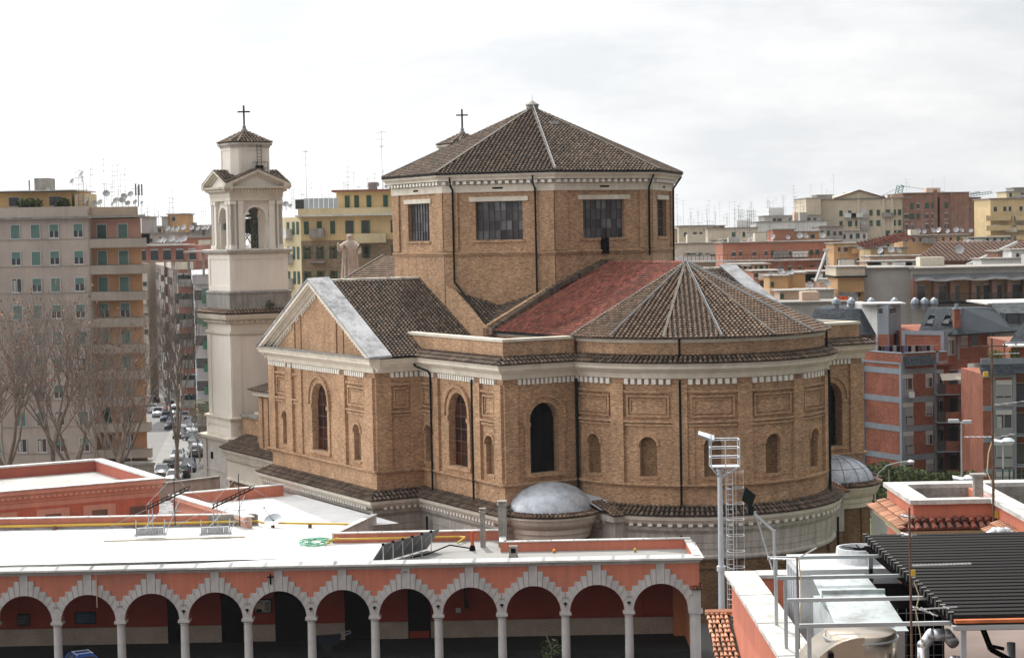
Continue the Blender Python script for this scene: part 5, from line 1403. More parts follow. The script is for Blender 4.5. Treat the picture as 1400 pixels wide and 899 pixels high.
b = MB(); b.box(4.62, 5.0, 16, 40.6, 19.7, ZC - .06); b.box(5.0, 9.5, 40.25, 40.6, 19.7, ZC - .06); b.build('roof_parapet', M_pink, NB)
for i in range(15):
    y = 40.75 - i * .92; b = MB(); b.box(4.5 - .02, 5.14, y - .9, y - .015, ZC - .06, ZC + .02 + .004 * (i % 3)); b.build('coping_slab', M_cast, NB)
b = MB(); b.box(5.16, 9.6, 40.2, 40.8, ZC - .06, ZC + .015); b.build('rear_coping', M_cast, NB)
b = MB(); b.box(5.0, 24, 16, 40.2, 19.7, 19.76); b.build('roof_floor', mat('terrace_tiles', (.20, .15, .13), var=.15, scale=.8), NB)
b = MB(); tile_facet(b, [(4.08, 41.0, 19.66), (4.62, 41.0, 19.66), (4.62, 36.5, 18.3), (4.08, 36.5, 18.3)], (0, -1, -.3), pitch=.098, tl=.2, r=.042); 
ridge_line(b, (4.08, 41.0, 19.7), (4.68, 41.0, 19.7), .08, .3); b.build('tile_lean_to', M_tile_orange, NB)
b = MB(); b.box(4.1, 4.62, 36.6, 41.0, 0, 18.2); b.build('lean_to_wall', M_pink, NB)
# steel frames
# black tubular canopy
t = thing('solar_canopy', 'large black canopy of parallel collector tubes on steel frames at lower right', 'canopy', (0, 0, 0))
for k in range(4):
    Y = 29.0 + 2.02 * k; xl = 4.33 + .11 * k
    b = MB(); b.box(xl + .12, xl + .18, Y - .03, Y + .03, 19.76, 21.86); b.box(xl, xl + 2.35, Y - .03, Y + .03, 21.86, 21.92); b.build('support_frame', M_galv, t)
n = 27; ya, yb = 28.85, 36.4
for i in range(n):
    y = ya + (yb - ya) * i / (n - 1)
    b = MB(); b.tube((6.62 + .012 * (y - 28), y, 22.0), (16, y, 22.0), .078, .078, 8); b.build('collector_tube', M_slat, t)
b = MB(); b.box(6.6, 16, 28.6, 28.72, 21.86, 21.92); b.build('front_rail', M_galv, t); b = MB(); b.box(6.65, 16, 28.66, 28.76, 21.95, 22.0); b.build('orange_flashing', mat('orange_strip', (.45, .13, .05), var=.3, scale=3), t)
b = MB(); b.box(6.7, 16, ya, yb, 21.8, 21.86); b.build('canopy_underside', M_black, t)
for x in (6.75, 10.5):
    b = MB(); b.box(x, x + .08, 28.7, 28.78, 19.76, 21.86); b.box(x, x + .08, 36.2, 36.28, 19.76, 21.86); b.build('canopy_legs', M_galv, t)
b = MB()
for i in range(n): y = ya + (yb - ya) * i / (n - 1); b.beam((6.58 + .012 * (y - 28), y, 22.09), (6.66 + .012 * (y - 28), y, 22.09), .03, .012)
b.build('end_clips', M_rough, t)
# big white condenser with fan cowl
t = thing('condenser_unit', 'large white condenser with round fan cowl on top behind the blue unit', 'air conditioner', (0, 0, 0))
b = MB(); b.box(5.43, 7.35, 36.2, 38.0, 19.9, 21.45); b.build('casing', M_acw, t)
b = MB(); b.lathe([(.52, 21.45), (.48, 21.55), (.46, 21.72), (.42, 21.72), (.40, 21.5)], 24, (6.75, 37.1, 0)); b.build('fan_cowl', M_acw, t)
b = MB(); b.lathe([(0, 21.66), (.12, 21.66), (.12, 21.5)], 12, (6.75, 37.1, 0))
for k in range(8): a = k * pi / 4; b.tube((6.75, 37.1, 21.69), (6.75 + .42 * cos(a), 37.1 + .42 * sin(a), 21.69), .012, .012, 4)
b.build('fan', M_black, t)
b = MB()
for i in range(5): b.box(5.42, 5.428, 36.35 + i * .32, 36.55 + i * .32, 20.1, 21.3)
b.build('louvre', M_seam, t)
t = thing('coil_bank', 'dark condenser coil bank with wire guard right of the blue unit', 'air conditioner', (0, 0, 0))
b = MB(); b.box(6.55, 7.6, 33.6, 36.0, 19.9, 21.2); b.build('coil', M_black, t)
b = MB()
for i in range(7): b.tube((6.6 + .16 * i, 33.56, 19.9), (6.6 + .16 * i, 33.56, 21.2), .008, .008, 4)
for i in range(7): b.tube((6.55, 33.56, 19.98 + .19 * i), (7.6, 33.56, 19.98 + .19 * i), .008, .008, 4)
b.build('wire_guard', M_galv, t)
t = thing('air_handler', 'pale blue air handling unit with rust-stained top, square to the camera', 'air conditioner', (0, 0, 0))
b = MB(); b.prism([(5.52, 32.6), (6.5, 32.6), (6.5, 35.2), (5.52, 35.2)], 19.9, 21.15); b.build('casing', M_acb, t)
b = MB(); b.add([(5.5, 32.4, 21.05), (6.72, 32.4, 21.05), (6.62, 34.1, 21.4), (5.5, 34.1, 21.4)], [(0, 1, 2, 3)]); b.add([(5.5, 34.14, 21.32), (6.62, 34.14, 21.32), (6.5, 35.3, 21.52), (5.5, 35.3, 21.52)], [(0, 1, 2, 3)]); b.box(5.5, 6.64, 34.06, 34.14, 21.3, 21.46); b.build('lid', M_acb, t)
b = MB(); b.box(5.6, 6.65, 32.38, 32.6, 20.2, 21.03); b.build('front_panel', mat('salmon_reflecting_panel', (.42, .38, .36), rough=.35, metal=.2, var=.1), t)
b = MB(); b.box(5.46, 5.53, 33.0, 33.1, 20.75, 21.0); b.box(5.46, 5.53, 33.3, 33.38, 20.5, 20.7); b.build('isolator_switch', M_yellow, t)
t = thing('duct_elbow', 'rounded bare steel duct elbow in front of the pale blue unit', 'duct', (-.38, 0, .28))
b = MB(); b.smooth = True
# quarter bend duct: rounded hood turning down
R = 1.25
for i in range(14):
    a0, a1 = pi / 2 * i / 14 + pi / 2, pi / 2 * (i + 1) / 14 + pi / 2
    for (ra, rb_, y0) in ((R, R, 30.2), (R, R, 31.4)): pass
    p0 = (5.95 + R * .85 * cos(a0), 20.0 + R * .9 * sin(a0)); p1 = (5.95 + R * .85 * cos(a1), 20.0 + R * .9 * sin(a1))
    b.quad((p0[0], 30.3, p0[1]), (p1[0], 30.3, p1[1]), (p1[0], 31.5, p1[1]), (p0[0], 31.5, p0[1]))
    b.add([(5.95, 30.3, 19.9), (p0[0], 30.3, p0[1]), (p1[0], 30.3, p1[1])], [(0, 1, 2)])
b.build('bend', M_duct, t)
b = MB(); b.smooth = True; b.lathe([(0, 21.12), (.55, 21.12), (.58, 21.1), (.58, 20.35), (.0, 20.34)], 28, (6.0, 30.9, 0)); b.build('round_duct', M_duct, t)
b = MB()
for z in (20.45, 21.0): b.lathe([(.59, z), (.61, z), (.61, z + .03), (.59, z + .03)], 28, (6.0, 30.9, 0))
b.build('duct_band', M_galv, t)
b = MB(); b.box(5.36, 5.44, 30.2, 30.28, 19.8, 20.9); b.box(5.3, 5.5, 30.15, 30.25, 20.45, 20.5); b.build('bracket', M_black, t)
b = MB(); b.box(5.34, 5.46, 30.12, 30.2, 20.25, 20.36); b.build('orange_tag', mat('orange_tag_plastic', (.6, .18, .03)), t)
b = MB(); b.add([(5.6, 29.2, 20.2), (6.6, 29.2, 20.1), (6.75, 30.1, 20.25), (5.7, 30.1, 20.35), (5.6, 29.2, 20.1), (6.6, 29.2, 20.0), (6.75, 30.1, 20.15), (5.7, 30.1, 20.25)], [(0, 1, 2, 3), (0, 4, 5, 1), (7, 6, 5, 4), (1, 5, 6, 2), (3, 7, 4, 0), (2, 6, 7, 3)]); tag(b.build('steel_cover', M_acb), 'small pale blue metal cover in front of the steel duct', 'cover')
# insulated pipes under the canopy
t = thing('pipework', 'tangle of silver insulated pipes and elbows under the black canopy', 'pipework', (0, 0, 0))
M_ins = mat('aluminium_cladding', (.55, .55, .56), rough=.3, metal=.7, var=.15, scale=3)
rp = random.Random(8)
for (pts, r) in (([(6.62, 30.8, 19.8), (6.62, 30.8, 21.15), (6.75, 30.8, 21.32), (7.0, 30.8, 21.32), (7.15, 30.9, 21.15)], .1), ([(6.85, 30.2, 19.8), (6.85, 30.2, 20.9), (6.98, 30.2, 21.02), (7.15, 30.2, 21.0)], .09), ([(7.1, 30.0, 19.8), (7.1, 30.0, 20.9)], .09),
        ([(6.6, 29.5, 19.8), (6.6, 29.5, 20.8)], .06), ([(7.25, 29.6, 19.8), (7.25, 29.6, 20.75), (7.35, 29.6, 20.86), (7.9, 29.6, 20.86)], .08), ([(7.45, 29.2, 19.8), (7.45, 29.2, 20.5), (7.6, 29.2, 20.62), (9.2, 29.2, 20.6)], .09), ([(7.1, 29.0, 20.3), (8.6, 29.0, 20.3)], .07), ([(7.0, 29.9, 20.4), (7.9, 29.9, 20.4)], .05), ([(7.9, 30.2, 19.8), (7.9, 30.2, 21.3)], .07)):
    b = MB(); b.smooth = True; b.path(pts, r, 10)
    for q in pts[1:-1]: b.lathe([(r * 1.06 * sin(pi * i / 6), q[2] - r * 1.06 * cos(pi * i / 6)) for i in range(7)], 10, (q[0], q[1], 0))
    b.build('insulated_pipe', M_ins, t)
for x, z in ((6.98, 21.12), (7.25, 20.95)):
    b = MB(); b.lathe([(0, z + .02), (.09, z), (.09, z - .06)], 10, (x, 29.9, 0)); b.build('valve_cap', mat('red_valve', (.45, .05, .05)), t)
b = MB(); b.path([(7.2, 29.3, 21.8), (7.35, 29.3, 21.4), (7.7, 29.3, 21.2)], .045, 6); b.path([(7.1, 29.1, 21.9), (7.3, 29.1, 21.5), (7.5, 29.1, 21.45)], .03, 6); b.build('black_hose', M_black, t)
b = MB()
for i in range(7): b.beam((6.0 + .4 * i, 28.6, 19.9), (6.0 + .4 * i, 31.5, 19.9), .06)
b.beam((5.9, 29.5, 20.0), (9, 29.5, 20.0), .08); b.build('walkway_grating', M_galv, t)
# work light on the parapet
t = thing('work_floodlight', 'black floodlight on an angled bracket at the near parapet corner', 'floodlight', (5.42, 40.4, 20.62))
b = MB(); b.tube((.1, 0, -.1), (.1, 0, .95), .035, .035, 6); b.tube((.1, 0, .92), (-.42, 0, 1.4), .035, .035, 6); b.tube((.05, 0, .1), (-.3, 0, 1.35), .02, .02, 5); b.build('bracket', M_galv, t)
b = MB(); b.add([(-.6, -.12, 1.62), (-.4, -.15, 1.45), (-.3, -.15, 1.72), (-.52, -.12, 1.9), (-.58, .15, 1.66), (-.42, .15, 1.5), (-.32, .15, 1.7), (-.52, .15, 1.84)], [(0, 1, 2, 3), (7, 6, 5, 4), (0, 4, 5, 1), (1, 5, 6, 2), (2, 6, 7, 3), (3, 7, 4, 0)]); b.box(-.46, -.34, -.08, .08, 1.3, 1.48); b.build('lamp_head', M_dark, t)
# aerial poles
def yagi(mb, p, d, L, n, el=.18, r=.012):
    p = Vector(p); d = Vector(d).normalized(); mb.tube(p, p + d * L, r, r, 5)
    s = d.cross(Vector((0, 0, 1))); s = s.normalized() if s.length > .01 else Vector((0, 1, 0))
    for i in range(n):
        q = p + d * L * (i + .5) / n; mb.tube(q - s * el, q + s * el, r * .7, r * .7, 4)
def pole(px, ytop, Y, z0, label, m, ants, r=.02):
    q = atY(px, ytop, Y); t = thing('aerial_pole', label, 'tv aerial', (q.x, Y, z0)); h = q.z - z0
    b = MB(); b.tube((0, 0, 0), (-.03, 0, h), r, r * .8, 8); b.build('pole', m, t)
    for i, (dz, d, L, n, el) in enumerate(ants):
        b = MB(); yagi(b, (0, 0, h - dz), d, L, n, el, .014); b.build('antenna', M_ins, t)
    return t, h
t, h = pole(1246, 693, 27.5, 19.76, 'rusty aerial pole with long yagi in front of the black canopy', M_rust, [(.85, (1, -.1, .03), .85, 16, .04), (.15, (-.3, 1, 0), .3, 2, .1), (.42, (-.3, 1, 0), .3, 2, .12), (1.45, (.5, 0, -.2), .4, 2, .12), (1.5, (1, .2, 0), .7, 2, .1)])
b = MB(); b.box(-.02, .04, -.05, -.02, h - 1.0, h - .91); b.build('junction_box', M_yellow, t)
b = MB(); b.path([(.03, 0, h - 1.1), (.1, -.02, h - 1.3), (.05, 0, h - 1.5), (.45, -.1, 0.2)], .008, 4); b.build('coax', M_cream, t)
t, h = pole(1092, 762, 33.0, 19.76, 'thin aerial pole with slanted white antenna above the steel frames', M_rust, [(.0, (.9, 0, .5), .36, 1, .02), (.03, (-1, .3, 0), .5, 3, .1)], .02)
b = MB(); b.path([(0, 0, h), (.05, 0, h - .6), (-.02, 0, h - 1.3), (.03, 0, h - 2)], .014, 4); b.build('coax', M_cream, t)

# ---- second salmon block behind the canopy
SB = thing('salmon_roof_block', 'salmon stair block with concrete coping and red tile skirt at right edge', 'building', (0, 0, 0))
ZR = 19.2
b = MB(); b.box(12.62, 22, 60, 64.2, 0, 18.3); b.box(15.2, 22, 47, 60, 0, 18.3)
for (x0, x1, y0, y1) in ((12.62, 15.2, 60, 60.3), (12.62, 13.1, 60.3, 63.7), (12.62, 22, 63.7, 64.2), (15.2, 15.65, 47, 63.7)): b.box(x0, x1, y0, y1, 18.3, ZR - .021)
b.build('wall', M_pink, SB)
b = MB()
for (x0, x1, y0, y1) in ((12.5, 15.35, 59.88, 60.35), (12.5, 13.15, 60.352, 63.6), (12.5, 22, 63.602, 64.3), (15.05, 15.75, 47, 59.878), (15.352, 15.75, 59.88, 63.6)): b.box(x0, x1, y0, y1, ZR - .02, ZR + .12)
b.build('coping', M_cast, SB)
b = MB(); b.box(13.1, 15.2, 60.3, 63.7, 18.3, 18.36); b.box(15.65, 22, 47, 63.7, 18.3, 18.36); b.build('sunken_roof', mat('black_pond_liner', (.05, .05, .048), var=.25, scale=.6), SB)
b = MB(); b.box(13.1, 15.2, 63.55, 63.7, 18.36, ZR - .03); b.box(15.65, 22, 63.55, 63.7, 18.36, ZR - .03); b.build('inner_upstand', M_rough, SB)
b = MB()
tile_facet(b, [(12.65, 64.2, 18.75), (12.65, 59.9, 18.75), (12.05, 59.3, 18.45), (12.05, 64.6, 18.45)], (-1, 0, -.4), pitch=.24, tl=.34, r=.085)
b.build('tile_skirt', M_tile_orange, SB)
b = MB(); tile_facet(b, [(12.05, 59.35, 18.42), (15.3, 59.35, 18.42), (15.3, 60.0, 18.72), (12.5, 60.0, 18.72)], (0, -1, -.45), pitch=.25, tl=.4, r=.1); b.build('tile_skirt', M_tile_red, SB)
b = MB(); tile_facet(b, [(15.25, 59.3, 18.72), (15.25, 47, 18.72), (14.65, 47, 18.38), (14.65, 59.3, 18.38)], (-1, 0, -.45), pitch=.24, tl=.34, r=.085); b.build('tile_skirt', M_tile_orange, SB)
b = MB(); sweep(b, [(12.62, 64.2), (12.62, 60), (15.2, 60), (15.2, 47)], [(0, 17.9), (.08, 17.92), (.08, 18.1), (.3, 18.15), (.45, 18.3), (.5, 18.42), (0, 18.45)]); b.build('cream_cornice', M_cream, SB)
t = thing('roof_chimney', 'slim grey concrete flue with two side holes on the salmon block coping', 'chimney', (14.9, 60.9, ZR))
b = MB(); b.box(-.14, .14, -.14, .14, -.1, .72); b.build('shaft', M_rough, t); b = MB(); b.box(-.24, .24, -.2, .2, .72, .8); b.box(-.15, -.12, -.1, .1, .5, .65); b.build('cap', M_rough, t)
t, h = pole(1357, 462, 59.5, 17.0, 'tall rusty aerial pole rising over the salmon roof block', M_rust, [(.5, (1, .2, 0), .9, 6, .15), (2.1, (1, 0, .1), 1.1, 4, .2), (3.1, (-1, .1, 0), .9, 5, .2), (3.15, (1, .3, .15), .8, 3, .15)], .045)
b = MB(); b.box(.02, .14, -.08, 0, h - 5.65, h - 5.45); b.box(-.3, -.16, -.08, 0, h - 1.2, h - 1.05); b.build('amplifier_box', M_yellow, t)
b = MB(); b.path([(.04, 0, h - 3), (-.15, 0, h - 3.6), (-.2, 0, h - 4.2), (.04, 0, h - 4.8)], .02, 4); b.path([(0, 0, h - 6), (-.4, -.2, h - 7.5), (-.9, -.3, h - 9.3)], .015, 4); b.build('coax', M_cream, t)
t = thing('silver_duct', 'fat silver insulated duct with a bend on the roof behind the canopy', 'duct', (0, 0, 0))
b = MB(); b.smooth = True
q = [atY(1330, 745, 44), atY(1338, 738, 44), atY(1352, 741, 43.6), atY(1353, 733, 43.5), atY(1360, 728, 43.5), atY(1376, 728, 43.5), atY(1384, 735, 43.5), atY(1386, 745, 43.5)]
b.path(q[2:], .13, 12); 
for k in q[3:-1]: b.lathe([(.135 * sin(pi * i / 6), k.z - .135 * cos(pi * i / 6)) for i in range(7)], 12, (k.x, k.y, 0))
b.build('bend', M_ins, t)
b = MB(); b.smooth = True; b.path([atY(1318, 744, 44), atY(1350, 744, 44)], .15, 12); b.path([atY(1345, 741, 45), atY(1400, 741, 45)], .15, 12); b.build('run', M_ins, t)
b = MB(); b.box(9.0, 24, 40.2, 47, 0, 17.6); tag(b.build('plant_terrace', M_pave), 'dark flat terrace between the black canopy and the salmon block', 'terrace')
# ---------------------------------------------------------------- city kit: windows, blocks, aerials
M_gshut = mat('green_roller_shutter', (.11, .19, .165), rough=.6, var=.15, island=.15)
M_dshut = mat('dark_green_louvre', (.035, .085, .06), rough=.6, var=.15)
M_wshut = mat('white_roller_shutter', (.55, .56, .56), rough=.6, var=.08)
M_gyshut = mat('grey_roller_shutter', (.30, .31, .31), rough=.6, var=.08)
M_wframe = mat('white_window_frame', (.50, .50, .48), rough=.5, var=.05)
M_wglass = mat('window_glass', (.045, .05, .055), rough=.12, spec=.6, var=.5, scale=.7)
M_curtain = mat('lace_curtain', (.42, .41, .38), var=.2, scale=2)
M_rail = mat('black_railing', (.05, .05, .05), rough=.6)
WM = {}
def _mesh(mb, mats):
    o = mb.build('m', mats); me = o.data; bpy.data.objects.remove(o); return me
def win_meshes(w, h, kind):
    key = (round(w, 2), round(h, 2), kind)
    if key in WM: return WM[key]
    f = MB(); g = MB(); gm = M_wglass; fm = M_wframe
    W = w / 2; t = .07
    g.quad((-W, .0, 0), (W, .0, 0), (W, .0, h), (-W, .0, h))
    if kind in ('open', 'half', 'shut'):
        f.box(-W - .1, W + .1, -.06, .02, -.1, 0); f.box(-W - .08, -W, -.05, .02, 0, h); f.box(W, W + .08, -.05, .02, 0, h); f.box(-W - .08, W + .08, -.05, .02, h, h + .08)
        if kind != 'shut': f.box(-.04, .04, -.035, .01, 0, h); f.box(-W, W, -.035, .01, 0, t); 
        x = None
        if kind == 'half': x = MB(); x.box(-W, W, -.045, -.012, h * .5, h); xm = M_gshut
        if kind == 'shut': x = MB(); x.box(-W, W, -.045, -.012, 0, h); xm = M_gshut
        if kind == 'open': x = MB(); x.box(-W + .08, -.1, -.028, -.008, .08, h * .9); xm = M_curtain
    elif kind in ('lou', 'loug'):
        f.box(-W - .05, W + .05, -.05, .02, -.08, 0); f.box(-.03, .03, -.035, .01, 0, h); f.box(-W, W, -.035, .01, h - .05, h)
        x = MB(); x.box(-W - w * .48, -W - .02, -.09, -.03, -.02, h + .02); x.box(W + .02, W + w * .48, -.09, -.03, -.02, h + .02); xm = M_dshut
    elif kind == 'loc':
        f.box(-W - .05, W + .05, -.05, .02, -.08, 0)
        x = MB(); x.box(-W, -.02, -.06, -.02, 0, h); x.box(.02, W, -.06, -.02, 0, h); xm = M_dshut
    elif kind in ('wbox', 'wclosed'):
        f.box(-W - .06, W + .06, -.1, .02, h - .32, h + .12); f.box(-W - .05, -W, -.05, .02, 0, h); f.box(W, W + .05, -.05, .02, 0, h); f.box(-.03, .03, -.04, .01, 0, h); f.box(-W, W, -.04, .01, 0, .08)
        x = MB(); xm = M_gyshut
        if kind == 'wclosed': x.box(-W, W, -.06, -.02, .9 if h > 2 else .25, h - .3)
        else: x.box(-W * .9, -W * .3, -.03, -.01, .1, h * .8); xm = M_curtain
    elif kind == 'dark':
        f.box(-W - .04, W + .04, -.04, .02, -.06, 0); f.box(-W - .04, W + .04, -.04, .02, h, h + .05); x = None
    fme = _mesh(f, fm); gme = _mesh(g, gm if kind != 'dark' else M_wglass)
    xme = _mesh(x, xm) if x is not None else None
    WM[key] = (fme, gme, xme); return WM[key]
def window(parent, f, s, z, w, h, kind, sub=True, name='window'):
    """f = plane map in the parent's coordinates"""
    p = f(s, z, .03); p2 = f(s + 1, z, .03)
    rz = atan2(p2[1] - p[1], p2[0] - p[0])
    fm, gm, xm = win_meshes(w, h, kind)
    if sub:
        o = link(name, fm, parent, p, (0, 0, rz)); link('glass', gm, o)
        if xm: link('shutter' if kind not in ('open', 'wbox') else 'curtain', xm, o)
    else:
        o = link(name, far_win(w, h, kind), parent, p, (0, 0, rz))
    return o
FW = {}
def far_win(w, h, kind):
    key = (round(w, 1), round(h, 1), kind)
    if key not in FW:
        b = MB(); W = w / 2; b.quad((-W, -.02, 0), (W, -.02, 0), (W, -.02, h), (-W, -.02, h)); b.cur = 1
        if kind == 'loc': b.box(-W, -.02, -.06, -.03, 0, h); b.box(.02, W, -.06, -.03, 0, h)
        elif kind in ('lou', 'loug'): b.box(-W - w * .45, -W, -.08, -.03, 0, h); b.box(W, W + w * .45, -.08, -.03, 0, h)
        else: b.box(-W - .07, W + .07, -.08, .0, -.12, 0); b.box(-W, W, -.05, -.025, h * (.55 if kind == 'half' else (0 if kind == 'shut' else .86)), h)
        m2 = dict(lou=M_dshut, loc=M_dshut, loug=M_gyshut, half=M_gshut, shut=M_gshut).get(kind, M_wframe)
        FW[key] = _mesh(b, [M_wglass, m2])
    return FW[key]
def facade_mat(name, c, st=.10):
    c = tuple(min(.72, v * 1.28) for v in c); return mat(name, c, var=.07, streak=st, fine=.05, scale=.18, stain=tuple(v * .55 for v in c), stain_amt=.45, stain_scale=.12)
def pblock(name, label, px0, px1, pyt, Y, dep, m, rz=0.0, cat='building', group=None, z0=0, cornice=None, ref=None):
    """building whose front face spans two image columns at distance Y"""
    a = atY(px0, pyt, Y); b = atY(px1, pyt, Y); W = (b.x - a.x) / cos(rz) if rz else b.x - a.x
    H = (a.z + b.z) / 2
    t = thing(name, label, cat, (a.x, Y, z0), rz, group)
    q = MB(); q.box(0, W, 0, dep, 0, H - z0 - (.0)); q.build('wall', m, t)
    if cornice:
        q = MB(); e, hh = cornice[:2]; q.box(-e, W + e, -e, dep + e, H - z0, H - z0 + hh); q.build('roof_slab', M_rough, t)
    f = plane_map((0, 0), (W, 0))
    fl = plane_map((0, dep), (0, 0)); fr = plane_map((W, 0), (W, dep))
    t['_w'] = W; t['_h'] = H
    return t, W, H - z0, f, fl, fr
def sx(t, px, Y): return atY(px, 320, Y).x - t.location.x
def zz(px, py, Y): return atY(px, py, Y).z
RW = random.Random(11)
def rows(t, f, xs, z_first, step, n, w, h, kinds, sub=False):
    for i in range(n):
        z = z_first - i * step
        if z < .5: break
        for x in xs:
            k = RW.choice(kinds)
            if k: window(t, f, x, z, w, h, k, sub)
def balcony(t, f, s0, s1, z, dep=1.1, h=1.0, m=None, rail=False, name='balcony'):
    b = MB(); sbox(b, f, s0, s1, z - .18, z, 0, dep)
    if not rail: sbox(b, f, s0, s1, z, z + h, dep - .1, dep); sbox(b, f, s0, s0 + .08, z, z + h, 0, dep - .1); sbox(b, f, s1 - .08, s1, z, z + h, 0, dep - .1)
    o = b.build(name, m or M_rough, t)
    if rail:
        r = MB(); n = max(2, int((s1 - s0) / .35))
        for i in range(n + 1): x = s0 + (s1 - s0) * i / n; sbox(r, f, x - .015, x + .015, z, z + h, dep - .05, dep - .02)
        sbox(r, f, s0, s1, z + h, z + h + .05, dep - .07, dep); r.build('railing', M_rail, o)
    return o
# aerial meshes
M_aer = mat('aerial_metal', (.20, .20, .205), rough=.5, metal=.4)
AER = []
ra = random.Random(21)
for k in range(5):
    b = MB(); h = 2.2 + k * .75; b.tube((0, 0, 0), (0, 0, h), .02, .015, 4)
    for j in range(2 + k % 3):
        z = h - .15 - j * .6; an = ra.uniform(0, pi); d = (cos(an), sin(an), 0)
        p = Vector((0, 0, z)) - Vector(d) * .5
        yagi(b, p, d, 1.0, 5, .26 - .05 * j, .013)
    AER.append(_mesh(b, M_aer))
b = MB(); b.smooth = True; dish_mesh(b, .5); DISHM = _mesh(b, mat('dish_grey', (.40, .40, .40), rough=.5, var=.1))
b = MB(); b.tube((0, 0, 0), (0, 0, .8), .04, .04, 6); b.tube((0, 0, .75), (0, -.25, .9), .025, .025, 4); b.tube((0, -.2, .7), (0, -.75, .95), .015, .015, 4); DISHP = _mesh(b, M_aer)
def aerial(x, y, z, where, k=None, s=1.0):
    o = link('tv_aerial', AER[ra.randrange(5) if k is None else k], None, (x, y, z), (0, 0, ra.uniform(0, 3.1))); o.scale = (s,) * 3
    tag(o, 'thin tv aerial mast standing on ' + where, 'tv aerial', 'aerials on ' + where)
def dish(x, y, z, where, s=1.0, az=None, el=None):
    s = s * .62
    t = thing('satellite_dish', 'round grey satellite dish on ' + where, 'satellite dish', (x, y, z), 0, 'dishes on ' + where)
    t.scale = (s,) * 3
    link('pole', DISHP, t); a = az if az is not None else ra.uniform(-1.0, .6)
    link('dish', DISHM, t, (0, -.25, .95), (radians(el or 60), 0, a))
def aerials(px0, px1, Y, z, n, where, s=1.0, jit=6):
    for i in range(n):
        q = atY(ra.uniform(px0, px1), 300, Y + ra.uniform(.5, jit)); aerial(q.x, q.y, z, where, None, .3 + s * ra.uniform(.25, .8))
def dishes(px0, px1, Y, z, n, where, s=1.0, jit=3):
    for i in range(n):
        q = atY(px0 + (px1 - px0) * (i + ra.uniform(.2, .8)) / n, 300, Y + ra.uniform(.3, jit)); dish(q.x, q.y, z, where, s * ra.uniform(.8, 1.2))

# ---------------------------------------------------------------- big apartment block on the left
M_lb = facade_mat('greyish_pink_render', (.37, .315, .275)); M_lb2 = facade_mat('peach_balcony_render', (.44, .25, .135)); M_lbp = facade_mat('grey_balcony_front', (.30, .26, .22)); M_lbpk = facade_mat('dusty_pink_render', (.40, .23, .18))
YL = 202.0
LB, W, H, f, fl_, fr_ = pblock('apartment_block', 'tall greyish pink apartment block with green shutters and orange balcony bays at left', -60, 122, 302 - 2, YL, 14, M_lb)
FLH = 2.845
x0 = LB.location.x
b = MB(); b.box(-.5, W + .4, -.5, 14, H, H + .22); b.build('cornice', M_rough, LB)
b = MB(); b.box(0, W, 0, 14, H + .22, H + .22 + 1.05); b.build('roof_parapet', M_lb, LB)
kin = ['shut', 'half', 'open', 'shut', 'half']
xs = [sx(LB, p, YL) for p in (-42, -14, 21, 48.5, 74, 107)]
zt = zz(60, 325.5, YL)
for i in range(10):
    for x in xs: window(LB, f, x, zt - i * FLH, .92, 1.42, RW.choice(kin), True)
for i in range(9):
    b = MB(); sbox(b, f, 0, W, zt - i * FLH - .12 - .05, zt - i * FLH - .06, 0, .05); b.build('string_course', M_lbp, LB)
b = MB(); b.tube((sx(LB, 121, YL), -.12, 1), (sx(LB, 121, YL), -.12, H + 1), .07, .07, 6); b.build('downpipe', M_lbp, LB)
# balcony bay (set back wall, balcony fronts standing forward)
bx0, bx1 = W, sx(LB, 190, YL)
b = MB(); b.prism([(bx0, 1.2), (bx1, 1.2), (bx1 - 3.4, 14), (bx0, 14)], 0, H - .1); b.build('bay_wall', M_lb2, LB)
b = MB(); b.box(bx0, bx1 - .02, 1.185, 1.197, H - 2.35, H - .1); b.build('bay_top_wall', M_lbpk, LB)
b = MB(); b.prism([(bx0, -.4), (bx1 + .8, -.4), (bx1 - 2.8, 14), (bx0, 14)], H, H + .25); b.build('bay_cornice', M_rough, LB); b = MB(); b.prism([(bx0, .3), (bx1 - .1, .3), (bx1 - 3.6, 14), (bx0, 14)], H + .25, H + 1.15); b.build('bay_parapet', facade_mat('ochre_grey_render', (.33, .26, .19)), LB)
fb = plane_map((bx0, 1.2), (bx1, 1.2)); BL = bx1 - bx0
for px in (136, 165): window(LB, fb, sx(LB, px, YL) - bx0, H - 2.15, .95, 1.5, 'shut', True)
for i in range(10):
    z = zz(150, 338.5, YL) - i * FLH * .985
    if z < 3.5: break
    b = MB(); b.box(bx0 - .02, bx1 + .55, -.15, 1.2, z, z + .98); b.build('balcony', M_lbp, LB)
    b = MB(); b.box(bx0 - .02, bx1 + .57, -.18, -.1, z + .98, z + 1.02); b.build('balcony_rail', M_rail, LB)
    for px in (136, 165): 
        if z + 2.4 < H: window(LB, fb, sx(LB, px, YL) - bx0, z + .95, .95, 1.5, RW.choice(['shut', 'half', 'open', 'shut', 'loc']), True)
b = MB(); b.prism([(bx0 - .1, -1.6), (bx1 + 1.2, -1.6), (bx1 - 2.6, 14), (bx0, 14)], 0, 4.3); b.build('shop_plinth', facade_mat('grey_travertine', (.26, .24, .21)), LB)
b = MB(); b.prism([(bx0 - .1, -1.75), (bx1 + 1.35, -1.75), (bx1 - 2.5, 14), (bx0, 14)], 4.3, 4.55); b.build('shop_cornice', M_rough, LB)
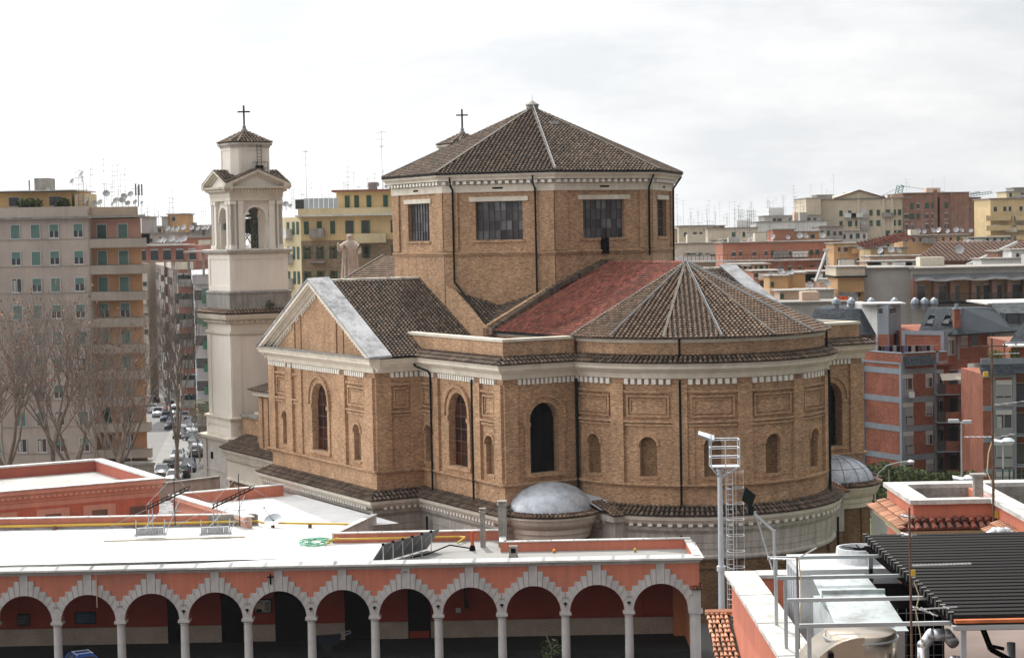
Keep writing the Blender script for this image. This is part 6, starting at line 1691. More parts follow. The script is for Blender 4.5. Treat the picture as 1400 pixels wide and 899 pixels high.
# shop sign (lettering on a dark blue band) and dark shop window below
sg_ = MB(); sg_.box(bx0 + .2, bx0 + 4.4, -1.68, -1.6, 2.95, 3.5); so = sg_.build('shop_sign', mat('blue_sign_board', (.03, .045, .13), rough=.4), LB)
def lettering(txt, size, m, parent, loc, rot, name='lettering', ext=.01):
    cu = bpy.data.curves.new(name, 'FONT'); cu.body = txt; cu.size = size; cu.extrude = ext; cu.materials.append(m)
    o = bpy.data.objects.new(name, cu); COL.objects.link(o)
    dg = bpy.context.evaluated_depsgraph_get(); me = bpy.data.meshes.new_from_object(o.evaluated_get(dg)); bpy.data.objects.remove(o)
    return link(name, me, parent, loc, rot)
lettering('UniCredit Banca', .46, M_wframe, so, (bx0 + .3, -1.70, 3.06), (pi / 2, 0, 0)) if False else None
b = MB()
for i in range(11):
    x = bx0 + .45 + i * .35; b.box(x, x + .2, -1.70, -1.681, 3.1, 3.3 + .06 * (i % 3 == 0))
b.build('blurred_lettering', M_wframe, so)
b = MB(); b.box(bx0 + .4, bx0 + 4.0, -1.64, -1.6, .4, 2.6); b.build('shop_window', M_black, LB)
# penthouse
b = MB(); p1 = sx(LB, 92, YL); b.box(-5, p1, 2.5, 12, H + 1, H + 3.0); b.build('penthouse_wall', facade_mat('ochre_penthouse', (.48, .32, .15)), LB)
b = MB(); b.box(-5, p1 + .5, 1.9, 12.6, H + 3.0, H + 3.12); b.build('penthouse_roof', M_cop, LB)
b = MB(); b.box(-5, p1 + .52, 1.85, 1.95, H + 2.9, H + 3.0); b.build('penthouse_eave', M_dark, LB)
fp = plane_map((0, 2.5), (40, 2.5))
for px in (12, 68): window(LB, fp, sx(LB, px, YL), H + 1.45, 1.05, .95, 'dark', True, 'penthouse_window')
b = MB(); b.box(sx(LB, 97, YL), sx(LB, 117, YL), 2.2, 6, H + 1, H + 2.65); b.build('stair_hut', facade_mat('pale_ochre_hut', (.46, .40, .27)), LB)
b = MB(); xx = sx(LB, 106, YL)
for s in (-.25, .25): b.tube((xx + s, 2.1, H + 1), (xx + s, 2.1, H + 2.7), .03, .03, 4)
for i in range(5): b.tube((xx - .25, 2.1, H + 1.3 + i * .3), (xx + .25, 2.1, H + 1.3 + i * .3), .02, .02, 4)
b.build('red_ladder', mat('red_ladder_paint', (.28, .06, .03)), LB)
b = MB(); b.box(sx(LB, 33, YL), sx(LB, 53, YL), 5, 8, H + 3.1, H + 4.5); b.build('chimney_block', M_rough, LB)
b = MB(); b.tube((sx(LB, 26, YL), 5, H + 3.1), (sx(LB, 26, YL), 5, H + 4.3), .1, .1, 6); b.build('flue', M_rough, LB)
zb = H + 1.15
wl = 'the roof of the tall block at left'
for px, dz, s in ((101, 2.4, 1.1), (114, 2.9, 1.4), (147, .9, 1.3), (130, 0, 1.1), (138, 0, 1.2), (155, 0, .9), (160, .2, 1.2), (168, .2, 1.2), (171, .6, 1.2), (176, 0, 1.0), (180, .9, 1.1), (120, .2, 1.3), (186, .1, 1.0), (195, .2, .7), (67, 1.7, .8)):
    q = atY(px, 300, YL + 2 + ra.random()); dish(q.x, q.y, zb + dz - .2, wl, s)
aerials(90, 128, YL + 2, zb, 14, wl, 1.2); aerials(150, 188, YL + 2, zb, 12, wl, 1.0); aerials(128, 150, YL + 3, zb, 4, wl, 1.1)
t = thing('mobile_phone_mast', 'cluster of white upright cell panels on the corner of the tall block roof', 'phone mast', (atY(189, 300, YL + 2).x, YL + 2, zb))
b = MB()
for s in (-.25, .1, .4): b.box(s, s + .14, -.1, .1, 1.2, 2.4)
b.tube((.05, .1, 0), (.05, .1, 2.2), .06, .06, 6); b.build('panel_antenna', M_aer, t)
# terrace plants on the parapet
M_leaf = mat('terrace_leaves', (.055, .075, .03), var=.4, island=.5)
def leaf_clump(name, c, r, n, m, label, cat='plant', seed=1, flat=.6, size=.14, group=None):
    g = random.Random(seed); b = MB()
    for i in range(n):
        d = Vector((g.gauss(0, 1), g.gauss(0, 1), g.gauss(0, 1))).normalized() * (g.random() ** .4)
        p = Vector((c[0] + d.x * r[0], c[1] + d.y * r[1], c[2] + d.z * r[2])); a = Vector((g.uniform(-1, 1), g.uniform(-1, 1), g.uniform(-1, 1))).normalized(); e = a.orthogonal().normalized()
        s = size * g.uniform(.6, 1.4); b.add([p - a * s, p + e * s * .6, p + a * s, p - e * s * .6], [(0, 1, 2, 3)])
    o = b.build(name, m); tag(o, label, cat, group); return o
for i, px in enumerate((32, 42, 50, 84, 88)):
    q = atY(px, 300, YL + 1.2); leaf_clump('terrace_plant', (q.x, q.y, H + 1.5), (.8, .4, .8), 260, M_leaf, ['bushy plant on the left penthouse terrace, nearest the image edge', 'second bush from the left on the penthouse terrace', 'bush before the drainpipe on the penthouse terrace', 'large dark bush at the right end of the penthouse terrace', 'rightmost straggly shrub against the penthouse stair hut'][i], 'plant', i)

# ---------------------------------------------------------------- yellow block between tower and drum
M_yel = facade_mat('yellow_render', (.52, .385, .205)); M_ybr = brick('yellow_block_brick', (.34, .25, .16), (.22, .16, .10), (.28, .22, .15)); M_ycr = facade_mat('cream_parapet', (.50, .42, .26))
YY = 240.0
YB, W, H, f, fl, fr = pblock('yellow_apartments', 'yellow and brick apartment block with dark shutters seen between tower and drum', 411, 560, 295, YY, 12, M_yel)
zm = zz(480, 328, YY)
b = MB(); b.box(-.02, W, -.05, 12, 0, zm); b.build('brick_storeys', M_ybr, YB)
b = MB(); b.box(-.6, W, -.8, 12, H, H + .2); b.build('cornice', M_cop, YB); b = MB(); b.box(-.3, W, -.3, 12, H + .2, H + 1.0); b.build('roof_parapet', M_ycr, YB)
lw_ = MB(); lw_.prism([(0, 0), (0, 12), (-6, 12), (-2.5, 4.0)], 0, H); lw_.build('angled_wing', M_ycr, YB)
flz = plane_map((-2.5, 4.0), (0, 0))
FY = zz(480, 319, YY) - zz(480, 353, YY)
for i in range(5):
    z = zz(480, 319, YY) - i * FY
    for px in (419, 437, 455): window(YB, f, sx(YB, px, YY), z, .6 if i == 0 else .5, 1.6, 'loc' if i == 0 else 'lou', False)
    for px in (478, 500, 540): window(YB, f, sx(YB, px, YY), z, .55, 1.6, 'lou', False)
    for s in (1.0, 2.6, 3.8): window(YB, flz, s, z, .6, 1.6, 'loc', False)
    balcony(YB, f, sx(YB, 424, YY), sx(YB, 444, YY), z - .3, 1.0, 1.0, rail=(i > 0)); balcony(YB, flz, .1, 2.2, z - .3, .9, 1.0, M_cop)
balcony(YB, f, sx(YB, 485, YY), sx(YB, 528, YY), zz(500, 330, YY), 1.0, 1.0, M_ycr)
PH = MB(); PH.box(sx(YB, 458, YY), W, 3, 10, H + 1, H + 3.1); PH.build('penthouse', M_yel, YB); b = MB(); b.box(sx(YB, 452, YY), W, 2.4, 10.5, H + 3.1, H + 3.35); b.build('penthouse_roof', mat('red_brown_roof', (.24, .10, .08)), YB)
fpp = plane_map((0, 3), (60, 3))
for px in (473, 486, 503, 526): window(YB, fpp, sx(YB, px, YY), H + 1.1, .6, 1.5, 'loc', False)
b = MB()
for i in range(7): b.box(sx(YB, 417, YY) + i * .62, sx(YB, 417, YY) + i * .62 + .58, -.25, -.2, H + 1, H + 2.3)
b.build('glass_screen', mat('pale_glass_screen', (.45, .50, .52), rough=.2, var=.2), YB)
b = MB(); b.box(sx(YB, 404, YY) , sx(YB, 416, YY), .5, 3, H + 1, H + 2.2); b.build('dark_awning', M_rail, YB)
b = MB(); b.box(sx(YB, 501, YY), sx(YB, 512, YY), 5, 7, H + 3.3, H + 4.3); b.build('chimney_block', M_rough, YB)
wy = 'the roof of the yellow block behind the church'
aerials(388, 530, YY + 4, H + 1, 34, wy, 1.0); dishes(385, 400, YY + 2, H + .9, 3, wy, 1.2); dishes(500, 535, YY + 5, H + 3.2, 3, wy, 1.2)
aerial(atY(420, 300, YY + 3).x, YY + 3, H + 1, wy, 4, 1.45); aerial(atY(524, 300, YY + 3).x, YY + 3, H + 3, wy, 4, 1.5)

M_or = facade_mat('orange_render', (.46, .20, .09)); M_or2 = facade_mat('ochre_orange_render', (.47, .285, .14)); M_rd = facade_mat('brick_red_render', (.36, .155, .10)); M_gr = facade_mat('cement_grey_render', (.33, .31, .28)); M_bg = facade_mat('beige_render', (.48, .41, .31)); M_pk = facade_mat('pinkish_beige_render', (.50, .36, .27)); M_brk = brick('far_red_brick', (.33, .16, .11), (.24, .12, .085), (.26, .18, .14)); M_wh = facade_mat('off_white_render', (.58, .57, .54))
# ---------------------------------------------------------------- street blocks between left block and tower
M_s1 = facade_mat('faded_red_render', (.34, .15, .11)); M_s2 = facade_mat('grey_brown_render', (.24, .19, .17)); M_s3 = facade_mat('pale_grey_render', (.36, .35, .36)); M_cr = facade_mat('cream_render', (.52, .47, .38))
def street_block(label, px0, pxc, px1, yt, Y, ang, mside, mfront, rowsn, step_px, side_cols, front_cols, kside, kfront, band=M_cr, balc=None, group=None):
    """corner block: side face runs away along the street, front face is square to the camera"""
    c = atY(pxc, yt, Y); Hh = c.z; t = thing('street_apartments', label, 'building', (c.x, Y, 0), 0, group)
    r = atY(px1, yt, Y); Wf = r.x - c.x
    # far corner of the side face
    Yf = Y + ang; l = atY(px0, 320, Yf); lx = l.x - c.x
    b = MB(); b.prism([(0, 0), (Wf, 0), (Wf, ang), (lx, ang)], 0, Hh); b.build('wall', mfront, t)
    fs = plane_map((lx, ang), (0, 0)); ff = plane_map((0, 0), (Wf, 0))
    b = MB(); sbox(b, fs, 0, fs.L, 0, Hh, 0, .04); b.build('side_wall', mside, t)
    b = MB(); sbox(b, fs, 0, fs.L, Hh - 1.2, Hh, 0, .3); sbox(b, ff, 0, Wf, Hh - 1.2, Hh, 0, .3); b.build('cornice_band', band, t)
    st = step_px / 2601.4 * Y
    for i in range(rowsn):
        z = Hh - 3.4 - i * st
        if z < .8: break
        for k in range(side_cols): window(t, fs, fs.L * (k + .5) / side_cols, z, 1.1, 1.6, RW.choice(kside), False)
        for k in range(front_cols): window(t, ff, Wf * (k + .5) / front_cols, z, 1.0, 1.6, RW.choice(kfront), False)
        if balc and i % 1 == 0: balcony(t, ff, Wf * .1, Wf * .95, z - .3, 1.2, 1.0, balc, rail=balc is None)
        if balc: 
            for k in range(0, side_cols, 3): balcony(t, fs, fs.L * (k + .1) / side_cols, fs.L * (k + .9) / side_cols, z - .3, .9, .9, balc)
    return t, Hh, fs, ff
t, Hs, fs, ff = street_block('grey brown terraced block farthest down the street by the left block', 196, 218, 232, 366, 390, 95, M_s2, M_s2, 10, 21, 12, 3, ['open', 'loc', 'half'], ['open', 'loc'], balc=M_rough)
t, Hs, fs, ff = street_block('faded red street block with cream cornice and penthouse canopy', 214, 243, 264, 358, 300, 70, M_s2, M_s1, 9, 27.5, 9, 3, ['lou', 'loc', 'open'], ['lou', 'open'], balc=M_rough)
b = MB(); b.box(-7, 3, 2, 14, Hs, Hs + 2.6); b.build('penthouse', M_s1, t); b = MB(); b.box(-9, 1.5, .5, 8, Hs + 2.6, Hs + 2.8); b.build('white_canopy', M_cop, t)
fq = plane_map((-7, 2), (3, 2))
for k in range(5): window(t, fq, 1 + 2 * k, Hs + .3, 1.2, 1.8, 'dark', False)
wr = 'the penthouse of the faded red street block'
aerials(196, 245, 305, Hs + 2.6, 10, wr, 1.2); dishes(215, 255, 308, Hs + 2.6, 9, wr, 1.6, 10)
t, Hs, fs, ff = street_block('pale grey street block with green balconies and covered roof loggia', 262, 266, 330, 376, 255, 55, M_s3, M_s3, 9, 31, 6, 7, ['open', 'shut'], ['open', 'shut', 'open'], band=M_s3)
for k in range(9):
    z = Hs - 3.6 - k * 3.05
    if z > 1: balcony(t, ff, 1.1, 5, z, 1.3, .9, mat('green_balcony_panel', (.06, .16, .11)))
b = MB(); b.box(-1.2, 8, -1.2, 8, Hs + 3.0, Hs + 3.25); b.build('loggia_roof', mat('pinkish_loggia_roof', (.40, .33, .30)), t)
b = MB()
for x in (-.8, 1.2, 3.0): b.box(x, x + .3, -.8, -.5, Hs, Hs + 3.0)
b.build('loggia_posts', M_rough, t); b = MB(); b.box(2, 8, 1, 7, Hs, Hs + 3.0); b.build('loggia_core', M_dark, t)
M_awn0 = mat('faded_awning', (.34, .22, .13), var=.2)
# roofscape behind them
def far_box(label, px0, px1, yt, Y, m, dep=14, wins=None, name='apartment_building', rr=None, corn=None, cat='building', kinds=('loc', 'dark', 'loc', 'open'), w=1.1, h=1.5, rz=0):
    t, W, H, f, fl, fr = pblock(name, label, px0, px1, yt, Y, dep, m, rz, cat=cat, cornice=corn or (.3, .18)); w = 4.0 / 2601.4 * Y * (w / 1.1) ** .5; h = 6.8 / 2601.4 * Y * (h / 1.5) ** .5
    if wins:
        cols, nrow, stp, off = wins
        xs = [W * (i + .5) / cols for i in range(cols)] if isinstance(cols, int) else [sx(t, p, Y) for p in cols]
        for i in range(nrow):
            z = H - off / 2601.4 * Y - i * stp / 2601.4 * Y
            for x in xs:
                if RW.random() < .9: window(t, f, x, z, w * RW.choice((.85, 1, 1.25)), h, RW.choice(kinds), False)
                if RW.random() < .16 and w < 1.2: balcony(t, f, max(0, x - 1.3), min(W, x + 1.3), z - .15, .9, .8, RW.choice((M_rough, M_cr, M_wh, m)))
                if RW.random() < .05: a_ = MB(); sbox(a_, f, x - .7, x + .7, z + h, z + h + .08, 0, 1.1); a_.build('awning', RW.choice((M_awn0, M_wh, M_gshut)), t)
    if W > 9 and name != 'roof_hut' and dep > 7:
        for k in range(int(W / 7)):
            a_ = MB(); x_ = RW.uniform(.5, W - 3.5); y_ = RW.uniform(1, dep - 4); a_.box(x_, x_ + RW.uniform(1.2, 3.6), y_, y_ + 2.5, H - .1, H + RW.uniform(.7, 2.0)); a_.build('rooftop_room', RW.choice((m, M_cr, M_gr, M_pk, M_wh)), t)
    return t, W, H, f
far_box('long cement grey roof block behind the street, below the ochre hut', 213, 300, 309, 430, M_gr, wins=(6, 2, 14, 12))
far_box('small ochre roof hut on the skyline left of the tower', 229, 256, 293, 425, M_or2, 8, wins=((238,), 1, 10, 9), name='roof_hut')
far_box('grey hut beside the ochre hut on the skyline', 221, 229, 297, 424, M_gr, 6, name='roof_hut')
far_box('grey roof hut right behind the tall left block', 193, 204, 297, 380, M_gr, 8, name='roof_hut')
far_box('orange strip block under the grey roofs by the left block', 206, 238, 311, 400, M_or2, 10, wins=(4, 1, 10, 8))
far_box('dark grey roof terrace with many dishes behind the faded red block', 188, 262, 319, 380, M_gr, 12, wins=(6, 2, 14, 12))
far_box('salmon red penthouse just left of the belfry', 248, 300, 325, 345, M_rd, 10, wins=((281,), 1, 12, 10), w=2.2)
far_box('wide salmon terrace wall below the red penthouse', 224, 300, 337, 335, M_s1, 10)
far_box('cream block with white awning low behind the left block', 186, 200, 335, 330, M_cr, 8, wins=(2, 6, 22, 12))
aerials(190, 285, 432, zz(250, 309, 432), 26, 'the grey roofs between the left block and tower', 2.0, 14); dishes(225, 290, 372, zz(250, 319, 372), 8, 'the grey terrace between the left block and tower', 1.7, 4)
aerials(400, 530, 420, zz(450, 305, 420), 14, 'far roofs behind the yellow block', 2.0, 14)
far_box('distant grey block hidden behind the yellow block', 380, 560, 305, 425, M_gr, 12)

# ---------------------------------------------------------------- skyline on the right
t, W, H, f = far_box('large beige block with a low gabled top on the right skyline', 1121, 1235, 272, 430, M_bg, 18, wins=((1150, 1162, 1171, 1191, 1201, 1214, 1223, 1230), 5, 14.2, 23), kinds=('loc',), w=1.3, h=2.0)
b = MB(); g0, g1 = sx(t, 1143, 430), sx(t, 1207, 430); b.prism([(g0, 0), (g1, 0), (g1, 14), (g0, 14)], H - .1, H + .3); b.add([(g0, -.05, H + .3), (g1, -.05, H + .3), ((g0 + g1) / 2, -.05, H + 1.9), (g0, 14, H + .3), (g1, 14, H + .3), ((g0 + g1) / 2, 14, H + 1.9)], [(0, 1, 2), (3, 5, 4), (0, 2, 5, 3), (1, 4, 5, 2)]); b.build('gable', M_bg, t)
b = MB(); m_ = (g0 + g1) / 2; b.beam((g0 - .5, -.3, H + .2), (m_, -.3, H + 2.0), .5, .25); b.beam((m_, -.3, H + 2.0), (g1 + .5, -.3, H + .2), .5, .25); b.build('gable_eave', mat('brown_eave', (.18, .10, .07)), t)
b = MB(); 
for px in (1174, 1208, 1220): b.box(sx(t, px, 430) - .3, sx(t, px, 430) + .3, -.3, 0, 0, H + .8)
b.build('pilaster', M_bg, t)
b = MB(); b.box(sx(t, 1177, 430), sx(t, 1184, 430), -.12, -.02, H - 12, H - 2); b.build('stair_glazing', M_wshut, t)
for i in range(4): balcony(t, f, sx(t, 1177, 430), sx(t, 1185, 430), H - 4.2 - i * 2.35, .8, .8, M_gr)
far_box('tall yellowish side wing at the left end of the large beige block', 1102, 1122, 271, 428, M_bg, 18, corn=(.2, .15))
far_box('grey lift house on top of the yellowish side wing', 1118, 1138, 267, 436, M_gr, 8, name='lift_house')
t, W, H, f = far_box('big brick red block with stepped roof on the right skyline', 1235, 1301, 264, 429, M_brk, 18, wins=((1239.5, 1247, 1255.5, 1267.5, 1276, 1294), 4, 14, 21), kinds=('loc', 'dark'), w=1.4, h=2.0)
b = MB(); b.box(sx(t, 1281, 429), sx(t, 1285, 429), -.05, .0, H - 12, H - 1); b.build('dark_stair_recess', M_black, t)
b = MB(); b.box(sx(t, 1279, 429) - .4, sx(t, 1279, 429) + .4, -.4, 0, 0, H + .8); b.build('pilaster', M_brk, t)
b = MB(); b.box(0, sx(t, 1246, 429), -.3, 10, H - 1.0, H - .8); b.build('ledge', M_rough, t)
far_box('blank brick gable wall at right end of the red block', 1301, 1325, 263, 428, M_brk, 18, corn=(.2, .12)); far_box('lower blank brick wall stepping down from the red block', 1325, 1341, 270, 428.5, M_brk, 17, corn=(.2, .12))
far_box('pale blue grey block in the gap beside the yellow block', 1341, 1356, 279, 465, M_wh, 10, wins=(3, 4, 13, 12), kinds=('dark', 'shut'))
t, W, H, f = far_box('yellow block with rows of dark windows at the right edge', 1354, 1460, 271, 400, M_yel, 14, wins=((1361, 1368, 1374, 1381, 1389, 1396), 4, 13.2, 17), kinds=('loc', 'loc', 'open'), w=1.2, h=1.7)
for i in range(4): balcony(t, f, -1.2, 4, H - 4.4 - i * 2.05, 1.2, .9, M_yel); balcony(t, f, sx(t, 1388, 400), sx(t, 1412, 400), H - 4.4 - i * 2.05, 1.0, .8, M_yel)
far_box('stepped yellow penthouse on the block at the right edge', 1376, 1440, 262, 405, M_ycr, 8, wins=((1382, 1390, 1398), 1, 9, 7), name='penthouse', kinds=('dark',)); far_box('small dark rooftop hut above the yellow penthouse', 1386, 1420, 257, 408, M_gr, 6, name='roof_hut')
far_box('wide grey penthouse with ribbon windows on the skyline', 1045, 1122, 295, 420, M_gr, 10, wins=((1059, 1066, 1082, 1090, 1098, 1106, 1114), 1, 9, 8), kinds=('dark',), w=1.8, h=1.3)
far_box('pale lower tier of the wide grey penthouse', 1034, 1130, 303, 405, M_wh, 10)
far_box('cream roof huts row on the skyline right of the drum', 928, 975, 309, 395, M_bg, 10, wins=((937, 950, 958, 970), 1, 12, 14), kinds=('dark',)); far_box('cream stepped flats behind the apse roof', 968, 1036, 312, 388, M_cr, 10, wins=((975, 990, 1003, 1017, 1025), 2, 11, 12), kinds=('dark', 'loc')); far_box('pale flats at the drum edge with low parapet', 905, 930, 314, 400, M_bg, 8, wins=(3, 3, 12, 10))
far_box('pinkish grey flats between cream flats and grey penthouse', 1030, 1060, 318, 370, M_pk, 10, wins=(4, 3, 12, 10))
t, W, H, f = far_box('pale block with green shutters and terrace right of the drum', 915, 990, 333, 345, M_cr, 10, wins=((932, 941, 949, 957, 967, 980), 5, 20, 20), kinds=('half', 'shut', 'dark', 'open'), w=1.4, h=1.9)
balcony(t, f, 0, W, H - 3.2, 1.4, .9, M_wh)
t, W, H, f = far_box('orange red block with long balcony slabs right of the apse roof', 988, 1150, 331, 330, M_rd, 12, wins=((994, 1003, 1012, 1022, 1031, 1047, 1056, 1067, 1079, 1093, 1109, 1117, 1127, 1138), 4, 22, 18), kinds=('dark', 'open', 'loc', 'open'), w=1.3, h=1.8)
for dz in (2.9, 5.9): 
    b = MB(); b.box(-7, W, -1.5, 0, H - dz - .3, H - dz); b.build('balcony_slab', M_cop, t)
    r = MB()
    for i in range(40): r.box(-7 + (W + 7) * i / 40, -7 + (W + 7) * i / 40 + .06, -1.5, -1.44, H - dz, H - dz + .9)
    r.box(-7, W, -1.5, -1.44, H - dz + .85, H - dz + .92); r.build('railing', M_rail, t)
far_box('orange red lift tower above the long balcony block', 1057, 1086, 314, 338, M_rd, 8, name='lift_house'); far_box('dark grey box room beside the orange lift tower', 989, 1002, 328, 336, M_gr, 6, name='roof_hut')
far_box('ochre penthouse right of the orange lift tower', 1086, 1120, 317, 345, M_or2, 8, wins=((1095, 1111), 1, 8, 9), kinds=('dark',)); far_box('cement grey flats with terrace clutter in mid skyline', 1120, 1153, 310, 370, M_gr, 10, wins=(4, 2, 12, 12)); far_box('grey roof terrace over the ochre rooms', 1150, 1186, 316, 380, M_wh, 8, wins=(4, 1, 10, 10))
far_box('yellow and grey rooms below the cement grey flats', 1140, 1190, 333, 320, M_or2, 8, wins=((1147, 1156, 1166, 1174, 1182), 3, 16, 11), kinds=('open', 'dark'), w=1.6, h=1.6)
t, W, H, f = far_box('yellow gabled house with red tile roof in the middle distance', 1191, 1242, 340, 300, M_yel, 10, wins=((1206,), 1, 9, 9), kinds=('dark',))
b = MB(); tile_facet(b, [(-1, -1, H), (W + 1, -1, H + 1.6), (W + 1, 8, H + 2.4), (-1, 8, H + .8)], (0, -1, -.1), pitch=.6, tl=.8, r=.2); b.build('tile_roof', M_tile_red, t)
far_box('pinkish low roof wall with four small square windows', 1190, 1240, 351, 290, M_pk, 8, wins=((1198, 1208, 1221, 1233), 1, 9, 8), kinds=('dark',), w=.9, h=.9)
far_box('pink beige roof wall with slit windows right of the yellow house', 1240, 1315, 350, 292, M_pk, 8, wins=((1234, 1265, 1291), 1, 9, 9), kinds=('dark',), w=1.1, h=.7)
far_box('ochre terrace block under the skyline by the brick block', 1234, 1325, 322, 350, M_or2, 8, wins=(9, 1, 9, 8), kinds=('dark', 'open', 'loc')); far_box('low white and orange flats under the yellow block', 1325, 1385, 325, 345, M_wh, 8, wins=(6, 1, 9, 7))
# big brown hipped roof
t = thing('brown_roofed_house', 'broad brown hipped roof house under the right skyline', 'house', (0, 0, 0))
e0, e1, r0, r1 = atY(1246, 357, 285), atY(1420, 357, 285), atY(1285, 331, 300), atY(1420, 330, 300)
b = MB(); tile_facet(b, [e0, e1, r1, r0], (0, -1, -.4), pitch=.7, tl=.9, r=.16); b.poly([e0, r0, r0 + Vector((0, 15, -4)), e0 + Vector((0, 30, 0))]); b.build('roof', mat('brown_far_roof', (.27, .16, .12), var=.12, island=.15, scale=.1), t)
b = MB(); b.box(e0.x + 1, e1.x, 286, 312, 0, e0.z - .05); b.build('wall', M_brk, t)
q = atY(1322, 357, 284); b = MB(); b.beam(atY(1322, 362, 282), atY(1391, 331, 282), .5, .35); b.build('white_verge', M_wh, t)
far_box('white roof-access house at the right edge below the brown roof', 1383, 1420, 342, 265, M_wh, 6, wins=((1391,), 1, 9, 10), name='roof_hut', kinds=('dark',)); far_box('white parapet terrace at the foot of the brown roof', 1342, 1420, 354, 262, M_wh, 5)
far_box('red and white gable room beside the white roof-access house', 1364, 1384, 344, 270, M_brk, 6, wins=((1372,), 1, 8, 10))
# grey building with orange recessed terrace
Yt = 240
t, W, H, f = far_box('long grey block with orange recessed terrace, awning and railing', 1246, 1460, 366, Yt, M_gr, 12, corn=(.3, .2, 0))
b = MB(); z1, z0_ = zz(1320, 379, Yt), zz(1320, 411, Yt); b.box(.5, W, -.04, .02, z0_, z1); b.build('orange_terrace_wall', M_or2, t)
for px in (1247, 1276, 1298, 1327, 1355, 1376, 1398): b = MB(); b.box(sx(t, px, Yt) - .3, sx(t, px, Yt) + .3, -1.6, -.05, z0_, z1); b.build('brick_pier', M_brk, t)
for px, k in ((1258, 'dark'), (1287, 'open'), (1305, 'open'), (1333, 'wclosed'), (1350, 'wclosed'), (1363, 'open'), (1386, 'wclosed'), (1393, 'wclosed')): window(t, f, sx(t, px, Yt), z0_ + .1, 1.1, 2.1, k, False)
b = MB(); 
n = 16
for i in range(n):
    xa, xb = W * i / n, W * (i + 1) / n; za = z1 + .12 * sin(i * 1.7); zb_ = z1 + .12 * sin((i + 1) * 1.7); b.add([(xa, -2.2, za - .3), (xb, -2.2, zb_ - .3), (xb, -.3, z1 + .5), (xa, -.3, z1 + .5)], [(0, 1, 2, 3)])
b.build('sagging_awning', mat('dark_grey_awning', (.07, .072, .075), var=.2), t)
b = MB(); b.box(0, W, -2.2, 0, z0_ - .3, z0_); b.build('terrace_slab', M_dark, t)
r = MB()
for i in range(90): r.box(W * i / 90, W * i / 90 + .05, -2.15, -2.1, z0_, z0_ + 1.0)
r.box(0, W, -2.15, -2.08, z0_ + .95, z0_ + 1.05); r.build('railing', M_rail, t)
far_box('blank grey party wall in the middle distance above the slate roofs', 1181, 1246, 367, Yt + .5, M_gr, 12)
t, W, H, f = far_box('orange room with brown cornice left of the blank grey wall', 1145, 1181, 366, Yt - .5, M_or2, 8, wins=((1156, 1174), 1, 30, 40), kinds=('open',), w=1.1, h=1.6)
b = MB(); b.box(-.2, W + .1, -.15, 8, H - 1.0, H); b.build('grey_parapet', M_bg, t); b = MB(); b.box(-.5, W + .3, -.8, 8, H - 1.2, H - 1.0); b.build('eave', M_dark, t)
far_box('ochre room on the roofs just right of the apse roof ridge', 1052, 1078, 378, 262, M_or2, 6, wins=((1055,), 1, 9, 14), w=.9, h=1.6); far_box('ochre stair box with chimney among the roofs', 1075, 1101, 374, 266, M_or2, 6); far_box('pale orange hut with flat slab roof on the near roofs', 1066, 1096, 398, 235, M_pk, 5, wins=((1068,), 1, 8, 10), name='roof_hut', corn=(.5, .15)); far_box('grey cement hut with blue door on the near roofs', 1096, 1140, 397, 236, M_gr, 6, wins=((1104, 1128), 1, 9, 11), name='roof_hut', corn=(.3, .15), w=1.0, h=1.1); far_box('small cream chimney room in front of the orange block', 1120, 1138, 383, 262, M_pk, 5, name='roof_hut')
far_box('long low dark roof deck behind the slate mansards', 1040, 1160, 414, 228, M_gr, 10)
M_pch = facade_mat('peach_render', (.55, .36, .24))
far_box('peach block with small balconies left of the white tripod pole', 1000, 1052, 362, 290, M_pch, 10, wins=(7, 3, 12, 8)); far_box('terracotta block between the ochre rooms and the apse roof', 1030, 1068, 371, 275, M_rd, 8, wins=(5, 2, 12, 8)); far_box('tan block with awnings behind the grey cement hut', 1100, 1145, 372, 280, M_pch, 8, wins=(6, 3, 12, 8))
far_box('peach terrace houses below the yellow gabled house', 1186, 1262, 358, 262, M_pch, 6, wins=(9, 1, 12, 7), kinds=('dark', 'open'))
# laundry
t = thing('washing_line', 'orange and white laundry on a line above the slate roofs', 'laundry', (0, 0, 0)); a, e = atY(1140, 404, 230), atY(1172, 406, 230)
b = MB(); b.tube(a, e, .02, .02, 4); b.tube(a, (a.x, a.y, a.z - 3), .04, .04, 4); b.tube(e, (e.x, e.y, e.z - 3), .04, .04, 4); b.build('line', M_wframe, t)
for px, w_, m in ((1149, .8, mat('orange_cloth', (.7, .10, .03))), (1156, .6, mat('orange_cloth', (.7, .10, .03))), (1144, .35, M_wframe), (1161, .35, M_wframe)): q = atY(px, 405, 230); b = MB(); b.box(q.x - w_ / 2, q.x + w_ / 2, 229.98, 230.02, q.z - .55, q.z); b.build('hanging_cloth', m, t)
